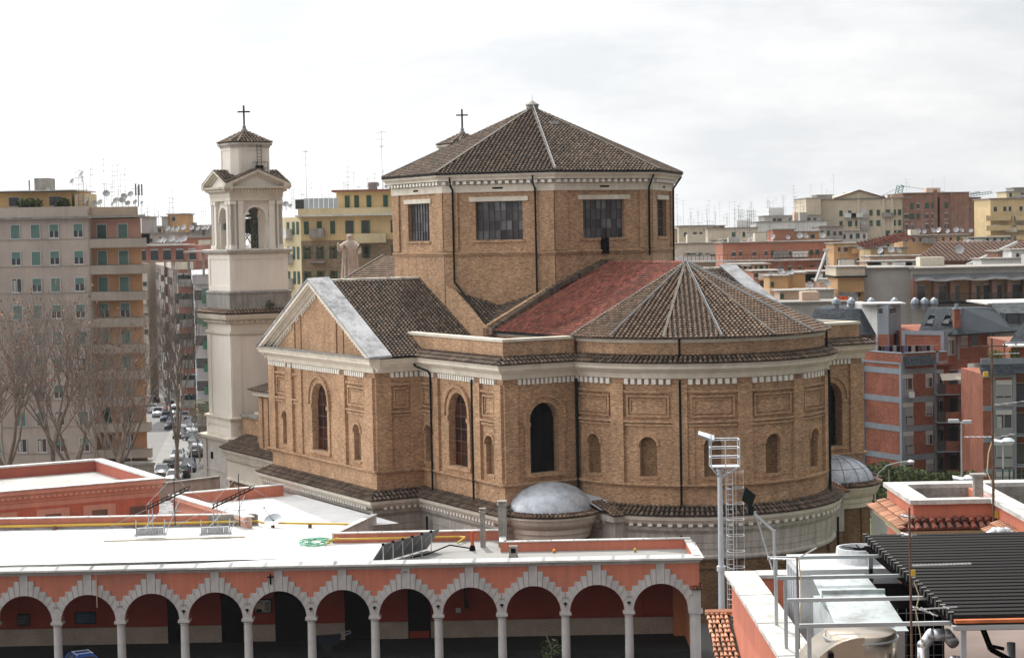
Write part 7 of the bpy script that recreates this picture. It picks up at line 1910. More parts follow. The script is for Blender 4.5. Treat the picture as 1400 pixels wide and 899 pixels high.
# cranes
M_cran = mat('green_crane_steel', (.10, .22, .20), rough=.6)
def truss(b, p0, p1, w, n, r=.12):
    p0, p1 = Vector(p0), Vector(p1); d = (p1 - p0); up = Vector((0, 0, 1)) if abs(d.normalized().z) < .9 else Vector((0, 1, 0)); s = d.cross(up).normalized() * w; u = s.cross(d).normalized() * w
    cs = [p0 + s, p0 - s, p0 + u]
    for c in cs: b.tube(c, c + d, r, r, 4)
    for i in range(n):
        a = d * (i / n); e = d * ((i + 1) / n)
        for c0, c1 in ((cs[0], cs[2]), (cs[2], cs[1]), (cs[1], cs[0])): b.tube(c0 + a, c1 + e, r * .6, r * .6, 4)
YC_ = 520
t = thing('tower_crane', 'green lattice crane head rising over the beige block', 'crane', (0, 0, 0)); b = MB(); truss(b, atY(1226, 275, YC_), atY(1231, 254, YC_), .9, 6); truss(b, (atY(1226, 275, YC_).x, YC_, 0), atY(1226, 275, YC_), .9, 14); truss(b, atY(1231, 254, YC_), atY(1236, 256, YC_), .3, 3, .08); b.build('mast', M_cran, t)
b = MB(); b.tube(atY(1231, 254, YC_), atY(1310, 265, YC_), .07, .07, 4); b.tube(atY(1226, 258, YC_), atY(1208, 266, YC_), .06, .06, 4); b.build('guy_cable', M_cran, t)
t = thing('crane_jib', 'pale green lattice crane jib lying level right of the brick block', 'crane', (0, 0, 0)); b = MB(); truss(b, atY(1318, 270, YC_), atY(1357, 264, YC_), .6, 10, .1); truss(b, atY(1322, 266, YC_), atY(1340, 263, YC_), .3, 5, .08); b.build('jib', mat('pale_green_crane', (.26, .38, .34)), t)
b = MB(); truss(b, (atY(1318, 270, YC_).x, YC_, 0), atY(1318, 270, YC_), .6, 12, .1); b.build('mast', M_cran, t)
# roof aerials and dishes on the right
for (a, e, Y, py, n, wh, s) in ((925, 1035, 398, 309, 42, 'the cream roofs right of the drum', 1.3), (935, 1030, 350, 333, 16, 'the pale terrace block right of the drum', 1.6), (1045, 1120, 425, 295, 16, 'the wide grey penthouse', 1.3), (1000, 1140, 334, 331, 26, 'the orange red balcony block', 1.6), (1085, 1190, 372, 316, 14, 'the cement grey flats', 1.5), (1190, 1320, 294, 350, 18, 'the pink roof walls', 1.5), (1240, 1330, 352, 322, 20, 'the ochre terrace block', 1.4), (1140, 1240, 243, 367, 10, 'the blank grey wall building', 1.1), (1105, 1180, 436, 271, 5, 'the large beige block', 1.0), (1235, 1320, 432, 264, 4, 'the big brick block', 1.2), (1340, 1400, 348, 325, 9, 'the low flats under the yellow block', 1.3), (1050, 1140, 262, 385, 10, 'the near ochre huts', 1.2)):
    aerials(a, e, Y, zz((a + e) / 2, py, Y), n, wh, s)
for (a, e, Y, py, n, wh, s) in ((1250, 1330, 350, 322, 8, 'the ochre terrace block', 1.6), (1190, 1240, 289, 351, 3, 'the pink roof walls', 1.5), (1000, 1130, 333, 331, 8, 'the orange red balcony block', 1.5), (1050, 1090, 261, 380, 4, 'the near ochre huts', 1.3), (1100, 1140, 234, 397, 2, 'the grey cement hut', 1.3)):
    dishes(a, e, Y, zz((a + e) / 2, py, Y), n, wh, s)
q = atY(1311, 340, 284); dish(q.x, q.y, q.z - 1.4, 'a stand before the brown roof', 2.2, 0, 75)
# leaning white steel tripod
t = thing('steel_tripod', 'white leaning pole and tripod lattice in front of the orange block', 'mast', (0, 0, 0)); b = MB(); b.beam(atY(1115, 385, 250), atY(1130, 343, 252), .3); b.tube(atY(1130, 343, 252), atY(1132, 385, 250), .08); b.tube(atY(1115, 385, 250), atY(1141, 384, 250), .08); b.tube(atY(1129, 345, 252), atY(1141, 384, 250), .06); b.beam(atY(1126, 342, 252), atY(1134, 341, 252), .4, .3); tag(b.build('tripod_frame', M_wframe, t))
# fill the distant city with low-detail blocks down the slope to the horizon
fr2 = random.Random(77); cols_ = [M_bg, M_cr, M_pk, M_or, M_gr, M_wh, M_rd, M_or2]
names_ = ['beige', 'cream', 'pinkish', 'orange', 'grey', 'white', 'red', 'ochre']
k = 0
for Yd in (480, 560, 660):
    px = 150
    while px < 1420:
        w_ = fr2.uniform(24, 52)
        if not (px > 300 and px + w_ < 380) and not (540 < px and px + w_ < 925):
            c = fr2.randrange(8); yt = 319 - .0195 * (px - 700) + fr2.uniform(-5, 6) - (2 if Yd > 600 else 0)
            tt, W, H, f = far_box('x', px, px + w_, yt, Yd, cols_[c], 12, wins=(int(w_ / 6), 3, 12, 8), kinds=('dark', 'loc'), w=1.4, h=1.8, corn=(.3, .2))
            tt['label'] = 'far %s apartment block low on the hazy skyline' % names_[c]; tt['group'] = 'far %s blocks on the skyline' % names_[c]
            k += 1
        px += w_ + fr2.uniform(0, 8)
# ---------------------------------------------------------------- brick and slate apartments on the right
M_rb = brick('orange_red_brick', (.36, .125, .075), (.27, .09, .055), (.27, .13, .09)); M_band = facade_mat('blue_grey_concrete', (.20, .225, .25), .12); M_slate = mat('dark_slate', (.045, .052, .060), rough=.85, var=.12, island=.35, spec=.1); M_awn = mat('beige_awning', (.33, .29, .24), var=.15)
YR = 198.0; FH = 3.01
def rz_(py, px=1240): return zz(px, py, YR)
BA = thing('brick_apartments', 'brick apartment block with blue grey bands, slate mansards and balconies right of the church', 'building', (atY(1234, 580, YR).x, YR, 0))
X = lambda px: (px - 706.5) / 2601.4 * YR - BA.location.x
# plan: left face angled away, front face, balcony recess
zp = rz_(497)
C0 = (X(1200), 6.0); C1 = (0, 0); C2 = (X(1291), 1.6); C3 = (X(1343), 1.2)
b = MB(); b.prism([(X(1165), 7.5), C0, C1, C2, (C2[0] + .01, 4.2), (C3[0], 4.2), (C3[0], 16), (X(1165), 16)], 0, zp); b.build('brick_wall', M_rb, BA)
fL = plane_map(C0, C1); fF = plane_map(C1, C2); fK = plane_map((C2[0], 4.2), (C3[0], 4.2)); fLL = plane_map((X(1165), 7.5), C0)
bands = [rz_(y) for y in (504, 543, 582.5, 622, 662)]
b = MB()
for z in bands:
    for f in (fL, fF): sbox(b, f, 0, f.L, z - .6, z, 0, .06)
b.build('concrete_band', M_band, BA)
b = MB()
for f, s in ((fL, 0), (fL, fL.L - .02), (fF, 0)): sbox(b, f, max(0, s - .35), min(f.L, s + .35), 0, zp, 0, .1)
sbox(b, fF, fF.L - .25, fF.L, 0, zp, 0, .1); b.build('corner_pillar', M_band, BA)
for i, z in enumerate(bands[:-1]):
    zb = z - .6 - 2.55
    window(BA, fF, .9 + (X(1251) - 1.1), zb + .25 , 1.15, 2.2, ['wbox', 'wclosed', 'wclosed', 'wbox'][i], True)
    window(BA, fF, X(1284.5) - .1, zb + 1.05, .75, 1.35, ['wbox', 'wclosed', 'wbox', 'wclosed'][i], True)
    b = MB(); sbox(b, fF, X(1246), X(1257.5), zb + .2, zb + 1.0, .05, .12); b.build('window_rail', M_gyshut, BA)
b = MB(); b.box(X(1249), X(1256), -.35, .3, bands[0] - 3.0, bands[0] - 2.4); b.build('air_conditioner', M_acw, BA)
# balconies in the recess
for i, py in enumerate((540, 578, 618, 657)):
    z = rz_(py, 1315)
    b = MB(); b.box(C2[0] - .2, C3[0], .2, 4.2, z, z + .15); b.build('balcony_slab', M_band, BA)
    b = MB(); b.box(C2[0] - .2 + .9, C3[0], .2, .35, z + .15, z + 1.15); b.build('balcony_front', M_rb, BA)
    b = MB(); b.box(C2[0] - .2, C2[0] + .7, .2, .28, z + .15, z + 1.2); b.build('balcony_side_panel', M_rail, BA)
    for s, k in ((.9, 'wbox'), (2.4, 'dark'), (3.4, 'wbox')): window(BA, fK, s, z + .2, .8, 2.1, k, True)
b = MB(); b.add([(C2[0] + .1, .3, rz_(512)), (X(1325), .3, rz_(511)), (X(1325) + .3, -.8, rz_(519)), (C2[0] + .1, -.8, rz_(520))], [(0, 1, 2, 3)]); b.build('beige_awning', M_awn, BA)
b = MB(); b.add([(X(1321), .25, rz_(578)), (X(1342), .25, rz_(578)), (X(1342), -1.0, rz_(598)), (X(1324), -1.0, rz_(599))], [(0, 1, 2, 3)]); 
b.build('striped_awning', mat('striped_awning_cloth', (.19, .15, .12), var=.3, scale=3), BA)
b = MB()
for i in range(9): x = X(1323) + i * .16; b.add([(x, .22, rz_(578) + .01), (x + .07, .22, rz_(578) + .01), (x + .09, -1.03, rz_(598)), (x + .02, -1.03, rz_(598))], [(0, 1, 2, 3)])
b.build('awning_stripe', M_gyshut, BA)
# left loggia windows beside the church
for i, z in enumerate(bands[:-1]):
    zb = z - .6 - 2.3; window(BA, fLL, 1.8, zb, 1.5, 2.0, 'wbox', True); 
    o = MB(); sbox(o, fLL, .2, fLL.L - .1, zb - .3, zb - .1, .05, 1.1); o.build('balcony_slab', M_band, BA)
    o = MB()
    for k in range(9): sbox(o, fLL, .3 + k * .35, .33 + k * .35, zb - .1, zb + .8, 1.0, 1.05)
    sbox(o, fLL, .2, fLL.L - .1, zb + .8, zb + .86, 1.0, 1.06); o.build('railing', M_gyshut, BA)
b = MB(); b.add([(X(1182), 6.5, rz_(497)), (X(1199), 6.0, rz_(497)), (X(1190), 4.8, rz_(506)), (X(1181), 5.0, rz_(512))], [(0, 1, 2, 3)]); b.build('white_awning', M_wh, BA)
# terrace parapet
b = MB(); zq = rz_(482)
for P0, P1 in (((X(1183), 6.9), C0), (C0, C1), (C1, C2), (C2, (X(1307), 1.6))):
    f = plane_map(P0, P1); sbox(b, f, 0, f.L, zp, zq - .12, -.2, 0)
b.build('terrace_parapet', M_rb, BA)
b = MB()
for P0, P1 in (((X(1183), 6.9), C0), (C0, C1), (C1, C2), (C2, (X(1307), 1.6))):
    f = plane_map(P0, P1); sbox(b, f, 0, f.L, zq - .12, zq, -.25, .06); sbox(b, f, 0, .3, zp, zq, -.25, .06); sbox(b, f, 0, f.L, zp - .1, zp + .1, -.1, .1)
b.build('parapet_frame', M_band, BA)
sl = MB(); f = fF; a, c = f(.1, rz_(487), .1), f(X(1288), rz_(486), .1); d_, e_ = f(X(1289.5), rz_(499), .8), f(0, rz_(500), .8)
def slates(mb, P, rowh=.28, w=.3):
    """overlapping slates on a four-cornered facet given as top-left, top-right, bottom-right, bottom-left"""
    tl, tr, br, bl = [Vector(p) for p in P]; n = max(2, int(((bl - tl).length + (br - tr).length) / 2 / rowh)); nr = (tr - tl).cross(bl - tl).normalized()
    if nr.y > 0 and abs(nr.y) > .2: nr = -nr
    if nr.z < 0: nr = -nr
    mb.poly([tl, tr, br, bl])
    for i in range(n):
        a0, a1 = tl.lerp(bl, i / n), tr.lerp(br, i / n); b0, b1 = tl.lerp(bl, (i + 1.1) / n), tr.lerp(br, (i + 1.1) / n); m = max(1, int((b1 - b0).length / w)); off = .5 * (i % 2)
        for k in range(m + (i % 2)):
            u0 = max(0, (k - off) / m); u1 = min(1, (k + 1 - off) / m)
            mb.add([a0.lerp(a1, u0) + nr * .01, a0.lerp(a1, u1) + nr * .01, b0.lerp(b1, u1) + nr * .05, b0.lerp(b1, u0) + nr * .05], [(0, 1, 2, 3)])
slates(sl, [a, c, d_, e_]); sl.build('slate_canopy', M_slate, BA)
# top storey with mansards
def W3(px, py, dy): q = atY(px, py, YR + dy); return (q.x - BA.location.x, dy, q.z)
b = MB(); b.prism([(X(1258) , 6.5), (X(1309), 3.5), (X(1388), 7.5), (X(1388), 20), (X(1258), 20)], zp - .5, rz_(457)); b.build('upper_brick_wall', M_rb, BA)
fu1 = plane_map((X(1258), 6.5), (X(1309), 3.5)); fu2 = plane_map((X(1309), 3.5), (X(1388), 7.5))
b = MB(); zt = rz_(456)
for f in (fu1, fu2): sbox(b, f, 0, f.L, zt - .45, zt, 0, .08); sbox(b, f, f.L - .4, f.L, zp, zt, 0, .1); sbox(b, f, 0, .4, zp, zt, 0, .1)
sbox(b, fu2, 1.9, 2.2, zp, zt, 0, .06); b.build('upper_frame', M_band, BA)
window(BA, fu2, .95, zt - 2.6, 1.0, 1.9, 'wbox'); window(BA, fu2, 4.5, zt - 1.8, 1.0, 1.2, 'dark'); window(BA, fu2, 2.9, zt - 1.9, .9, 1.4, 'wclosed')
s = MB(); slates(s, [W3(1269, 420, 12), W3(1316, 421, 8), W3(1308, 457, 3.2), W3(1255, 455, 6.3)]); slates(s, [W3(1316, 421, 8), W3(1358, 420, 12), W3(1387, 452, 7.2), W3(1308, 457, 3.2)])
s.add([W3(1269, 420, 12), W3(1316, 421, 8), W3(1358, 420, 12), W3(1340, 419, 18)], [(0, 1, 2, 3)]); s.build('slate_mansard', M_slate, BA)
b = MB(); b.tube(W3(1255, 456, 6.2), W3(1308, 458, 3.1), .08, .08, 5); b.tube(W3(1308, 458, 3.1), W3(1387, 453, 7.1), .08, .08, 5); b.build('gutter', M_dark, BA)
for px in (1270, 1292):
    o = MB(); P = [Vector(W3(px - 6, 445, 6.3)), Vector(W3(px + 5, 446, 5.8)), Vector(W3(px + 7, 433, 6.6)), Vector(W3(px - 2, 432, 7.0))]; Q = [p + Vector((0, -1.1, .1)) for p in P[:0]] 
    o.add([P[0], P[1], P[2], P[3], P[2] + Vector((-.1, -1.0, .15)), P[3] + Vector((0, -1.0, .15))], [(0, 1, 2, 3), (3, 2, 4, 5), (0, 3, 5), (1, 4, 2)]); oo = o.build('dormer', M_slate, BA)
    o = MB(); o.add([P[0] + Vector((.1, -.35, .3)), P[1] + Vector((-.1, -.35, .3)), P[2] + Vector((-.15, -.75, -.05)), P[3] + Vector((.1, -.75, -.05))], [(0, 1, 2, 3)]); o.build('dormer_window', M_wglass, oo)
ch = MB(); q = W3(1308.5, 447, 4.6); ch.box(q[0] - .33, q[0] + .33, 4.4, 5.2, q[2] - .6, q[2] + 1.9); c_ = ch.build('chimney', M_rb, BA); ch = MB(); ch.box(q[0] - .4, q[0] + .4, 4.3, 5.3, q[2] + 1.9, q[2] + 2.0); ch.tube((q[0], 4.8, q[2] + 2.0), (q[0], 4.8, q[2] + 2.5), .25, .2, 8); ch.build('chimney_cap', M_band, c_)
# stair tower
b = MB(); b.prism([(X(1207), 14), (X(1228), 8.5), (X(1228), 18), (X(1207), 18)], zp - .5, rz_(420)); b.build('white_stair_wall', M_wh, BA)
b = MB(); b.prism([(X(1228), 8.5), (X(1241), 7.3), (X(1266), 10), (X(1266), 18), (X(1228), 18)], zp - .5, rz_(421)); b.build('blue_grey_stair_tower', M_band, BA)
f1 = plane_map((X(1228), 8.5), (X(1241), 7.3)); f2 = plane_map((X(1241), 7.3), (X(1266), 10)); zs = rz_(433)
window(BA, f1, .5, zs, .5, .6, 'dark'); window(BA, f2, .7, zs, .7, .6, 'dark'); window(BA, f2, 1.5, zs, .6, .6, 'dark')
b = MB(); b.box(X(1205), X(1268), 8, 12, rz_(420), rz_(418)); b.build('stair_tower_roof', M_cop, BA)
b = MB(); sbox(b, f1, .15, f1.L - .1, zp, rz_(462), 0, .03); sbox(b, f2, .15, 1.4, zp, rz_(462), 0, .03); b.build('tower_brick_panel', M_rb, BA)
b = MB(); sbox(b, f2, 1.45, 2.0, zp, rz_(462), 0, .04); b.build('terrace_door', M_black, BA)
# left mansard
b = MB(); b.prism([(X(1150), 8.5), (X(1218), 9.5), (X(1218), 18), (X(1150), 18)], 0, rz_(457)); b.build('left_wall', M_band, BA)
b = MB(); b.box(X(1196), X(1214), 8.9, 9.1, rz_(480), rz_(462)); b.build('left_brick_panel', M_rb, BA)
s = MB(); slates(s, [W3(1114, 421, 14), W3(1176, 422, 12), W3(1182, 458, 8.4), W3(1105, 452, 9)]); slates(s, [W3(1176, 422, 12), W3(1207, 421, 14), W3(1219, 457, 9.2), W3(1182, 458, 8.4)]); s.add([W3(1114, 421, 14), W3(1176, 422, 12), W3(1207, 421, 14), W3(1190, 418, 20), W3(1130, 417, 20)], [(0, 1, 2, 3, 4)]); s.build('slate_mansard', M_slate, BA)
M_cowl = mat('zinc_cowl', (.28, .31, .34), rough=.4, metal=.5)
for i, px in enumerate((1143, 1164, 1191, 1223, 1251, 1264, 1277)):
    q = atY(px, 418, YR + 14); t = thing('roof_cowl', 'zinc chimney cowl in the row along the slate roofs of the brick block', 'chimney cowl', (q.x, q.y, q.z - .4), 0, 'cowls along the slate roofs')
    b = MB(); b.tube((0, 0, 0), (0, 0, .6), .35, .35, 10); b.build('stack', M_cowl, t); b = MB(); b.lathe([(.5, .6), (.5, .75), (.42, 1.05), (.22, 1.25), (0, 1.35)], 10); b.build('hood', M_cowl, t)
# clothes drying on the terrace
t = thing('clothes_airer', 'row of dark clothes drying on the brick block terrace', 'laundry', (BA.location.x, YR, zp))
lr_ = random.Random(4)
b = MB(); b.tube((X(1222), 4.5, zq - zp + .5), (X(1300), 3.6, zq - zp + .5), .02, .02, 4); b.build('line', M_wframe, t)
for i in range(15):
    px = 1218 + i * 5.2; b = MB(); x = X(px); b.box(x, x + .34, 4.1, 4.14, zq - zp - .1 - .2 * lr_.random(), zq - zp + .5); b.build('garment', [M_black, M_rail, mat('blue_garment', (.10, .10, .22)), M_black, M_gyshut][i % 5], t)
# second brick block at the right edge
B2 = thing('brick_apartments_corner', 'brick apartment block with tall white shutters and roof garden at right edge', 'building', (atY(1344, 580, 186).x, 186, 0))
X2 = lambda px: (px - 706.5) / 2601.4 * 186 - B2.location.x
r2 = lambda py: zz(1370, py, 186)
b = MB(); b.box(0, X2(1396), 0, 9, 0, r2(511)); b.box(X2(1396), 9, 1.6, 9, 0, r2(511)); b.build('brick_wall', M_rb, B2)
f = plane_map((0, 0), (X2(1396), 0)); fr_ = plane_map((X2(1396), 1.6), (9, 1.6))
b = MB()
for y in (512, 557, 600, 643, 684): sbox(b, f, 0, f.L, r2(y + 4), r2(y - 3), 0, .06)
sbox(b, f, X2(1364), X2(1367), 0, r2(511), 0, .05); sbox(b, f, X2(1391), X2(1396), 0, r2(511), 0, .08); b.build('concrete_band', M_band, B2)
for i, y in enumerate((555, 596, 638, 680)):
    z = r2(y); window(B2, f, X2(1379) , z + .1, 1.5, 2.35, ['wclosed', 'wbox', 'wclosed', 'wclosed'][i], True)
    b = MB(); sbox(b, f, X2(1366), X2(1391), z, z + .85, .1, .14); b.build('balcony_panel', M_gyshut, B2)
    b = MB(); b.box(X2(1397), 9, .2, 1.6, z - .1, z + .05); b.build('balcony_slab', M_band, B2)
    window(B2, fr_, 1.0, z + .1, 1.2, 2.0, 'dark', True)
s = MB(); slates(s, [(-.2, .8, r2(497)), (9, .8, r2(496)), (9, -.5, r2(510)), (-.3, -.5, r2(510))]); s.build('slate_skirt', M_slate, B2)
b = MB(); b.box(0, 9, .6, .8, r2(500), r2(490)); b.build('terrace_wall', M_band, B2)
b = MB()
for x in (X2(1362), X2(1385)): b.tube((x, 1.2, r2(500)), (x, 1.2, r2(470)), .07, .07, 6)
b.tube((X2(1352), 1.2, r2(474)), (9, 1.2, r2(473)), .07, .07, 6); b.build('pergola', M_rust, B2)
b = MB(); b.box(X2(1389), 9, .5, 3, r2(475), r2(473)); b.build('white_canopy', M_wh, B2)
M_lfg = mat('fresh_leaves', (.10, .13, .03), var=.3, island=.6, tint=(.17, .15, .02))
q = atY(1362, 493, 187); leaf_clump('terrace_shrub', (q.x, q.y, q.z + .5), (.9, .5, .6), 240, M_lfg, 'yellow green shrub under the pergola of the right-edge block', 'plant', 5)
q = atY(1387, 490, 187); leaf_clump('terrace_shrub', (q.x, q.y, q.z + .6), (.7, .4, .8), 200, M_lfg, 'taller green plant at the right end of the pergola terrace', 'plant', 6)
B3 = thing('slate_roofed_block', 'grey slate-roofed block with dormer windows at the far right behind', 'building', (0, 0, 0))
P = [atY(1356, 414, 215), atY(1440, 412, 215), atY(1440, 452, 208), atY(1360, 450, 208)]
s = MB(); slates(s, P, .4, .45); s.build('slate_roof', mat('grey_slate', (.10, .11, .115), rough=.85, island=.25, spec=.1), B3)
b = MB(); b.box(P[3].x, P[2].x, 208.5, 225, 0, P[3].z); b.build('wall', M_gr, B3); b = MB(); b.box(P[0].x - .5, P[1].x, 215, 225, P[0].z - .2, P[0].z); b.build('roof_deck', M_cop, B3)
for px in (1380, 1396): q = atY(px, 437, 211); b = MB(); b.box(q.x - .8, q.x + .8, 209.5, 212, q.z - .9, q.z + .8); o = b.build('dormer', M_slate, B3); b = MB(); b.box(q.x - .6, q.x + .6, 209.4, 209.5, q.z - .8, q.z + .6); b.build('dormer_window', M_wglass, o)
B4 = thing('slate_gable_roof', 'steep dark slate roof cutting in at the right edge', 'building', (0, 0, 0)); P = [atY(1400, 440, 195), atY(1440, 420, 195), atY(1440, 470, 190), atY(1380, 467, 190)]
s = MB(); slates(s, P, .35, .4); s.build('slate_roof', M_slate, B4); b = MB(); b.box(P[3].x + .3, P[2].x, 190.4, 200, 0, P[3].z - .05); b.build('wall', M_rb, B4)
b = MB(); b.box(P[3].x - .4, P[2].x, 189.6, 190.4, P[3].z - .3, P[3].z - .05); b.build('eave', M_band, B4)
# garden strip, court and lamps at the foot of the brick block
M_hedge = mat('dark_evergreen', (.045, .065, .02), var=.3, island=.7, tint=(.075, .095, .025))
for i, (px, py, Y, r, n) in enumerate(((1195, 655, 182, (1.6, 1.4, 1.6), 900), (1206, 665, 176, (2.0, 1.6, 2.4), 1400), (1216, 652, 184, (1.8, 1.4, 1.2), 800), (1232, 650, 186, (1.6, 1.2, 1.0), 600), (1254, 652, 188, (1.5, 1.0, .8), 500), (1275, 655, 188, (1.6, 1.0, .8), 500), (1300, 655, 188, (1.6, 1.0, .8), 500), (1322, 654, 188, (1.5, 1.0, .9), 500), (1205, 690, 168, (1.4, 1.2, 1.5), 600))):
    q = atY(px, py, Y); leaf_clump('evergreen_bush', tuple(q), r, n, M_hedge, ['dark bush touching the right chapel dome eave', 'largest dark evergreen bush right of the church', 'round bush below the curved street lamp', 'bush at the foot of the brick corner pillar', 'bush below the tall shuttered windows', 'bush between pillar and balconies of the brick block', 'bush under the left end of the balconies', 'bush under the right end of the balconies', 'low bush behind the green court fence'][i], 'bush', 30 + i, size=.2)
g = MB(); q0, q1 = atZ(1190, 735, .01), atZ(1240, 690, .01); g.quad((22, 130, .012), (70, 130, .012), (70, 182, .012), (22, 182, .012)); tag(g.build('court_grass', mat('rough_grass', (.11, .13, .05), var=.3, scale=1, fine=.3)), kind='structure')
g = MB(); g.quad((29, 150, .02), (60, 150, .02), (60, 165, .02), (29, 165, .02)); tag(g.build('sports_court', mat('red_court_surface', (.22, .085, .06), var=.1)), kind='structure')
g = MB(); g.box(24, 60, 149.2, 149.7, 0, .5); tag(g.build('court_kerb', M_cop), 'pale low kerb along the red sports court', 'kerb')
t = thing('court_fence', 'green steel mesh fence with braces round the sports court', 'fence', (0, 0, 0)); M_gf = mat('green_fence_steel', (.02, .075, .05), rough=.5)
for i in range(10):
    x = 29 + i * 2.4; b = MB(); b.tube((x, 150.2, 0), (x, 150.2, 5.0), .05, .05, 6); b.build('post', M_gf, t)
b = MB(); b.path([(29, 150.2, 5.0), (52, 150.2, 5.0)], .04, 5); b.path([(29, 150.2, 2.6), (52, 150.2, 2.6)], .04, 5)
for i in range(10): b.tube((29 + i * 2.4, 150.2, 5), (29 + (i + 1) * 2.4, 150.2, 0), .03, .03, 4); b.tube((29 + i * 2.4, 150.2, 0), (29 + (i + 1) * 2.4, 150.2, 2.6), .03, .03, 4)
b.build('brace', M_gf, t)
t = thing('white_banner', 'white rectangular board hanging on the green court fence', 'banner', (0, 0, 0)); q = atY(1207, 713, 149.9); b = MB(); b.box(q.x - .9, q.x + .9, 149.9, 149.95, q.z - .95, q.z + .95); b.build('board', M_wh, t)
def lamp(px, pyt, Y, label, kind):
    q = atY(px, pyt, Y); t = thing('street_lamp', label, 'street lamp', (q.x, Y, 0)); h = q.z
    b = MB(); b.tube((0, 0, 0), (0, 0, h - (1.6 if kind == 'arc' else 0)), .09, .06, 8)
    if kind == 'arc': b.path([(0, 0, h - 1.6), (.3, 0, h - .7), (.9, 0, h - .15), (1.9, 0, h + .12), (2.6, 0, h + .15)], .045, 6)
    b.build('pole', M_mast, t)
    hd = MB()
    if kind == 'arc': hd.lathe([(0, -.1), (.28, -.05), (.3, .02), (.12, .14), (0, .16)], 10, (2.85, 0, h + .14))
    elif kind == 'twin': hd.box(-1.0, -.2, -.2, .2, h, h + .25); hd.box(.15, .8, -.2, .2, h - .1, h + .15); hd.beam((-.6, 0, h), (.6, 0, h), .08)
    else: hd.add([(-.9, -.25, h + .15), (-.1, -.3, h), (.1, .3, h + .1), (-.8, .3, h + .3), (-.8, -.2, h - .2), (-.1, -.25, h - .25), (.1, .25, h - .15), (-.7, .25, h - .05)], [(0, 1, 2, 3), (7, 6, 5, 4), (0, 4, 5, 1), (1, 5, 6, 2), (2, 6, 7, 3), (3, 7, 4, 0)]); hd.lathe([(0, -.3), (.5, -.2), (.55, 0), (.3, .2), (0, .25)], 12, (.4, 0, h + .1))
    hd.build('lamp_head', M_mast, t)
lamp(1196, 634, 150, 'curved-arm street lamp between the chapel dome and brick block', 'arc')
lamp(1215, 642, 158, 'slim grey pole standing left of the salmon roof block', 'x') if False else None
lamp(1314, 577, 150, 'tall grey pole with twin floodlights in front of the balconies', 'twin'); lamp(1318, 655, 140, 'low floodlight head just above the salmon block coping', 'flood'); lamp(1371, 604, 150, 'floodlight pole in front of the right-edge brick block', 'flood')
b = MB(); q = atY(1215, 642, 158); b.tube((q.x, 158, 0), tuple(q), .08, .06, 8); tag(b.build('grey_pole', M_galv), 'slim plain grey pole standing left of the salmon roof block', 'pole')
t = thing('sports_fence_posts', 'tall green net posts in front of the right-edge brick block', 'fence', (0, 0, 0))
for px in (1371, 1380, 1386, 1397): q = atY(px, 640, 140); b = MB(); b.tube((q.x, 140, 0), (q.x, 140, q.z), .07, .06, 6); b.build('post', M_gf, t)
# ---------------------------------------------------------------- street with parked cars, and bare plane trees
g = MB(); g.quad((-44, 150, .008), (-33, 150, .008), (-66, 420, .008), (-86, 420, .008)); 
g = MB(); g.add([(-62, 190, .008), (-26, 190, .008), (-26, 206, .008), (-44, 228, .008), (-75, 470, .008), (-92, 470, .008), (-55, 212, .008), (-62, 205, .008)], [(0, 1, 2, 3, 4, 5, 6, 7)])
tag(g.build('street', mat('sunlit_asphalt', (.17, .165, .16), var=.10, fine=.08, scale=.15)), kind='structure')
g = MB(); g.add([(-44, 228, .14), (-40, 228, .14), (-70, 470, .14), (-75, 470, .14)], [(0, 1, 2, 3)]); g.add([(-44, 228, 0), (-75, 470, 0), (-75, 470, .14), (-44, 228, .14)], [(0, 1, 2, 3)]); tag(g.build('pavement', mat('worn_pavement', (.22, .21, .20), var=.15)), kind='structure')
dirang = atan2(240, -29) - pi / 2
CC = {'white': (.62, .63, .64), 'silver': (.36, .38, .40), 'black': (.015, .015, .018), 'grey': (.13, .14, .15), 'darkred': (.16, .015, .015), 'navy': (.03, .045, .09)}
ca = random.Random(9)
spots = [(232, 640, 'black', 0), (243, 626, 'silver', 0), (222, 648, 'grey', 0), (250, 648, 'black', 0), (238, 656, 'white', 0), (258, 640, 'navy', 0), (266, 620, 'grey', .1), (246, 596, 'black', 0), (262, 585, 'silver', .9), (268, 600, 'black', .9), (277, 606, 'grey', .9), (284, 612, 'white', .9), (244, 577, 'white', 0), (234, 583, 'black', 0), (252, 572, 'silver', 0), (262, 577, 'grey', .5), (228, 572, 'navy', 0), (238, 565, 'silver', 0), (210, 560, 'white', 0), (216, 566, 'silver', 0), (203, 551, 'grey', 0), (209, 546, 'black', 0), (222, 560, 'darkred', 0), (258, 562, 'silver', .9), (250, 556, 'white', .9), (245, 550, 'black', .9), (272, 590, 'white', .9)]
for i, (px, py, c, an) in enumerate(spots):
    q = atZ(px, py + 3, 0)
    car((q.x, q.y, .01), dirang + an + ca.uniform(-.05, .05) + (pi if i % 3 == 0 else 0), c, CC[c], '%s car parked in the street crowd left of the bell tower' % {'darkred': 'dark red', 'navy': 'navy blue'}.get(c, c), '%s cars in the street left of the tower' % c)
for (px, pyt, Y, lb) in ((261, 603, 195, 'slim grey street lamp post before the parked cars'), (178, 580, 192, 'grey street lamp post beside the shop front')):
    q = atY(px, pyt, Y); t = thing('street_lamp', lb, 'street lamp', (q.x, Y, 0)); b = MB(); b.tube((0, 0, 0), (0, 0, q.z), .08, .05, 6)
    if pyt == 580: b.path([(0, 0, q.z), (.3, 0, q.z + 1), (1.2, 0, q.z + 1.6)], .05, 5)
    b.build('pole', M_galv, t); b = MB(); b.box(-.15, .15, -.1, .1, q.z - .2, q.z + .1) if pyt != 580 else b.box(1.0, 1.7, -.1, .1, q.z + 1.5, q.z + 1.65); b.build('lamp_head', M_galv, t)
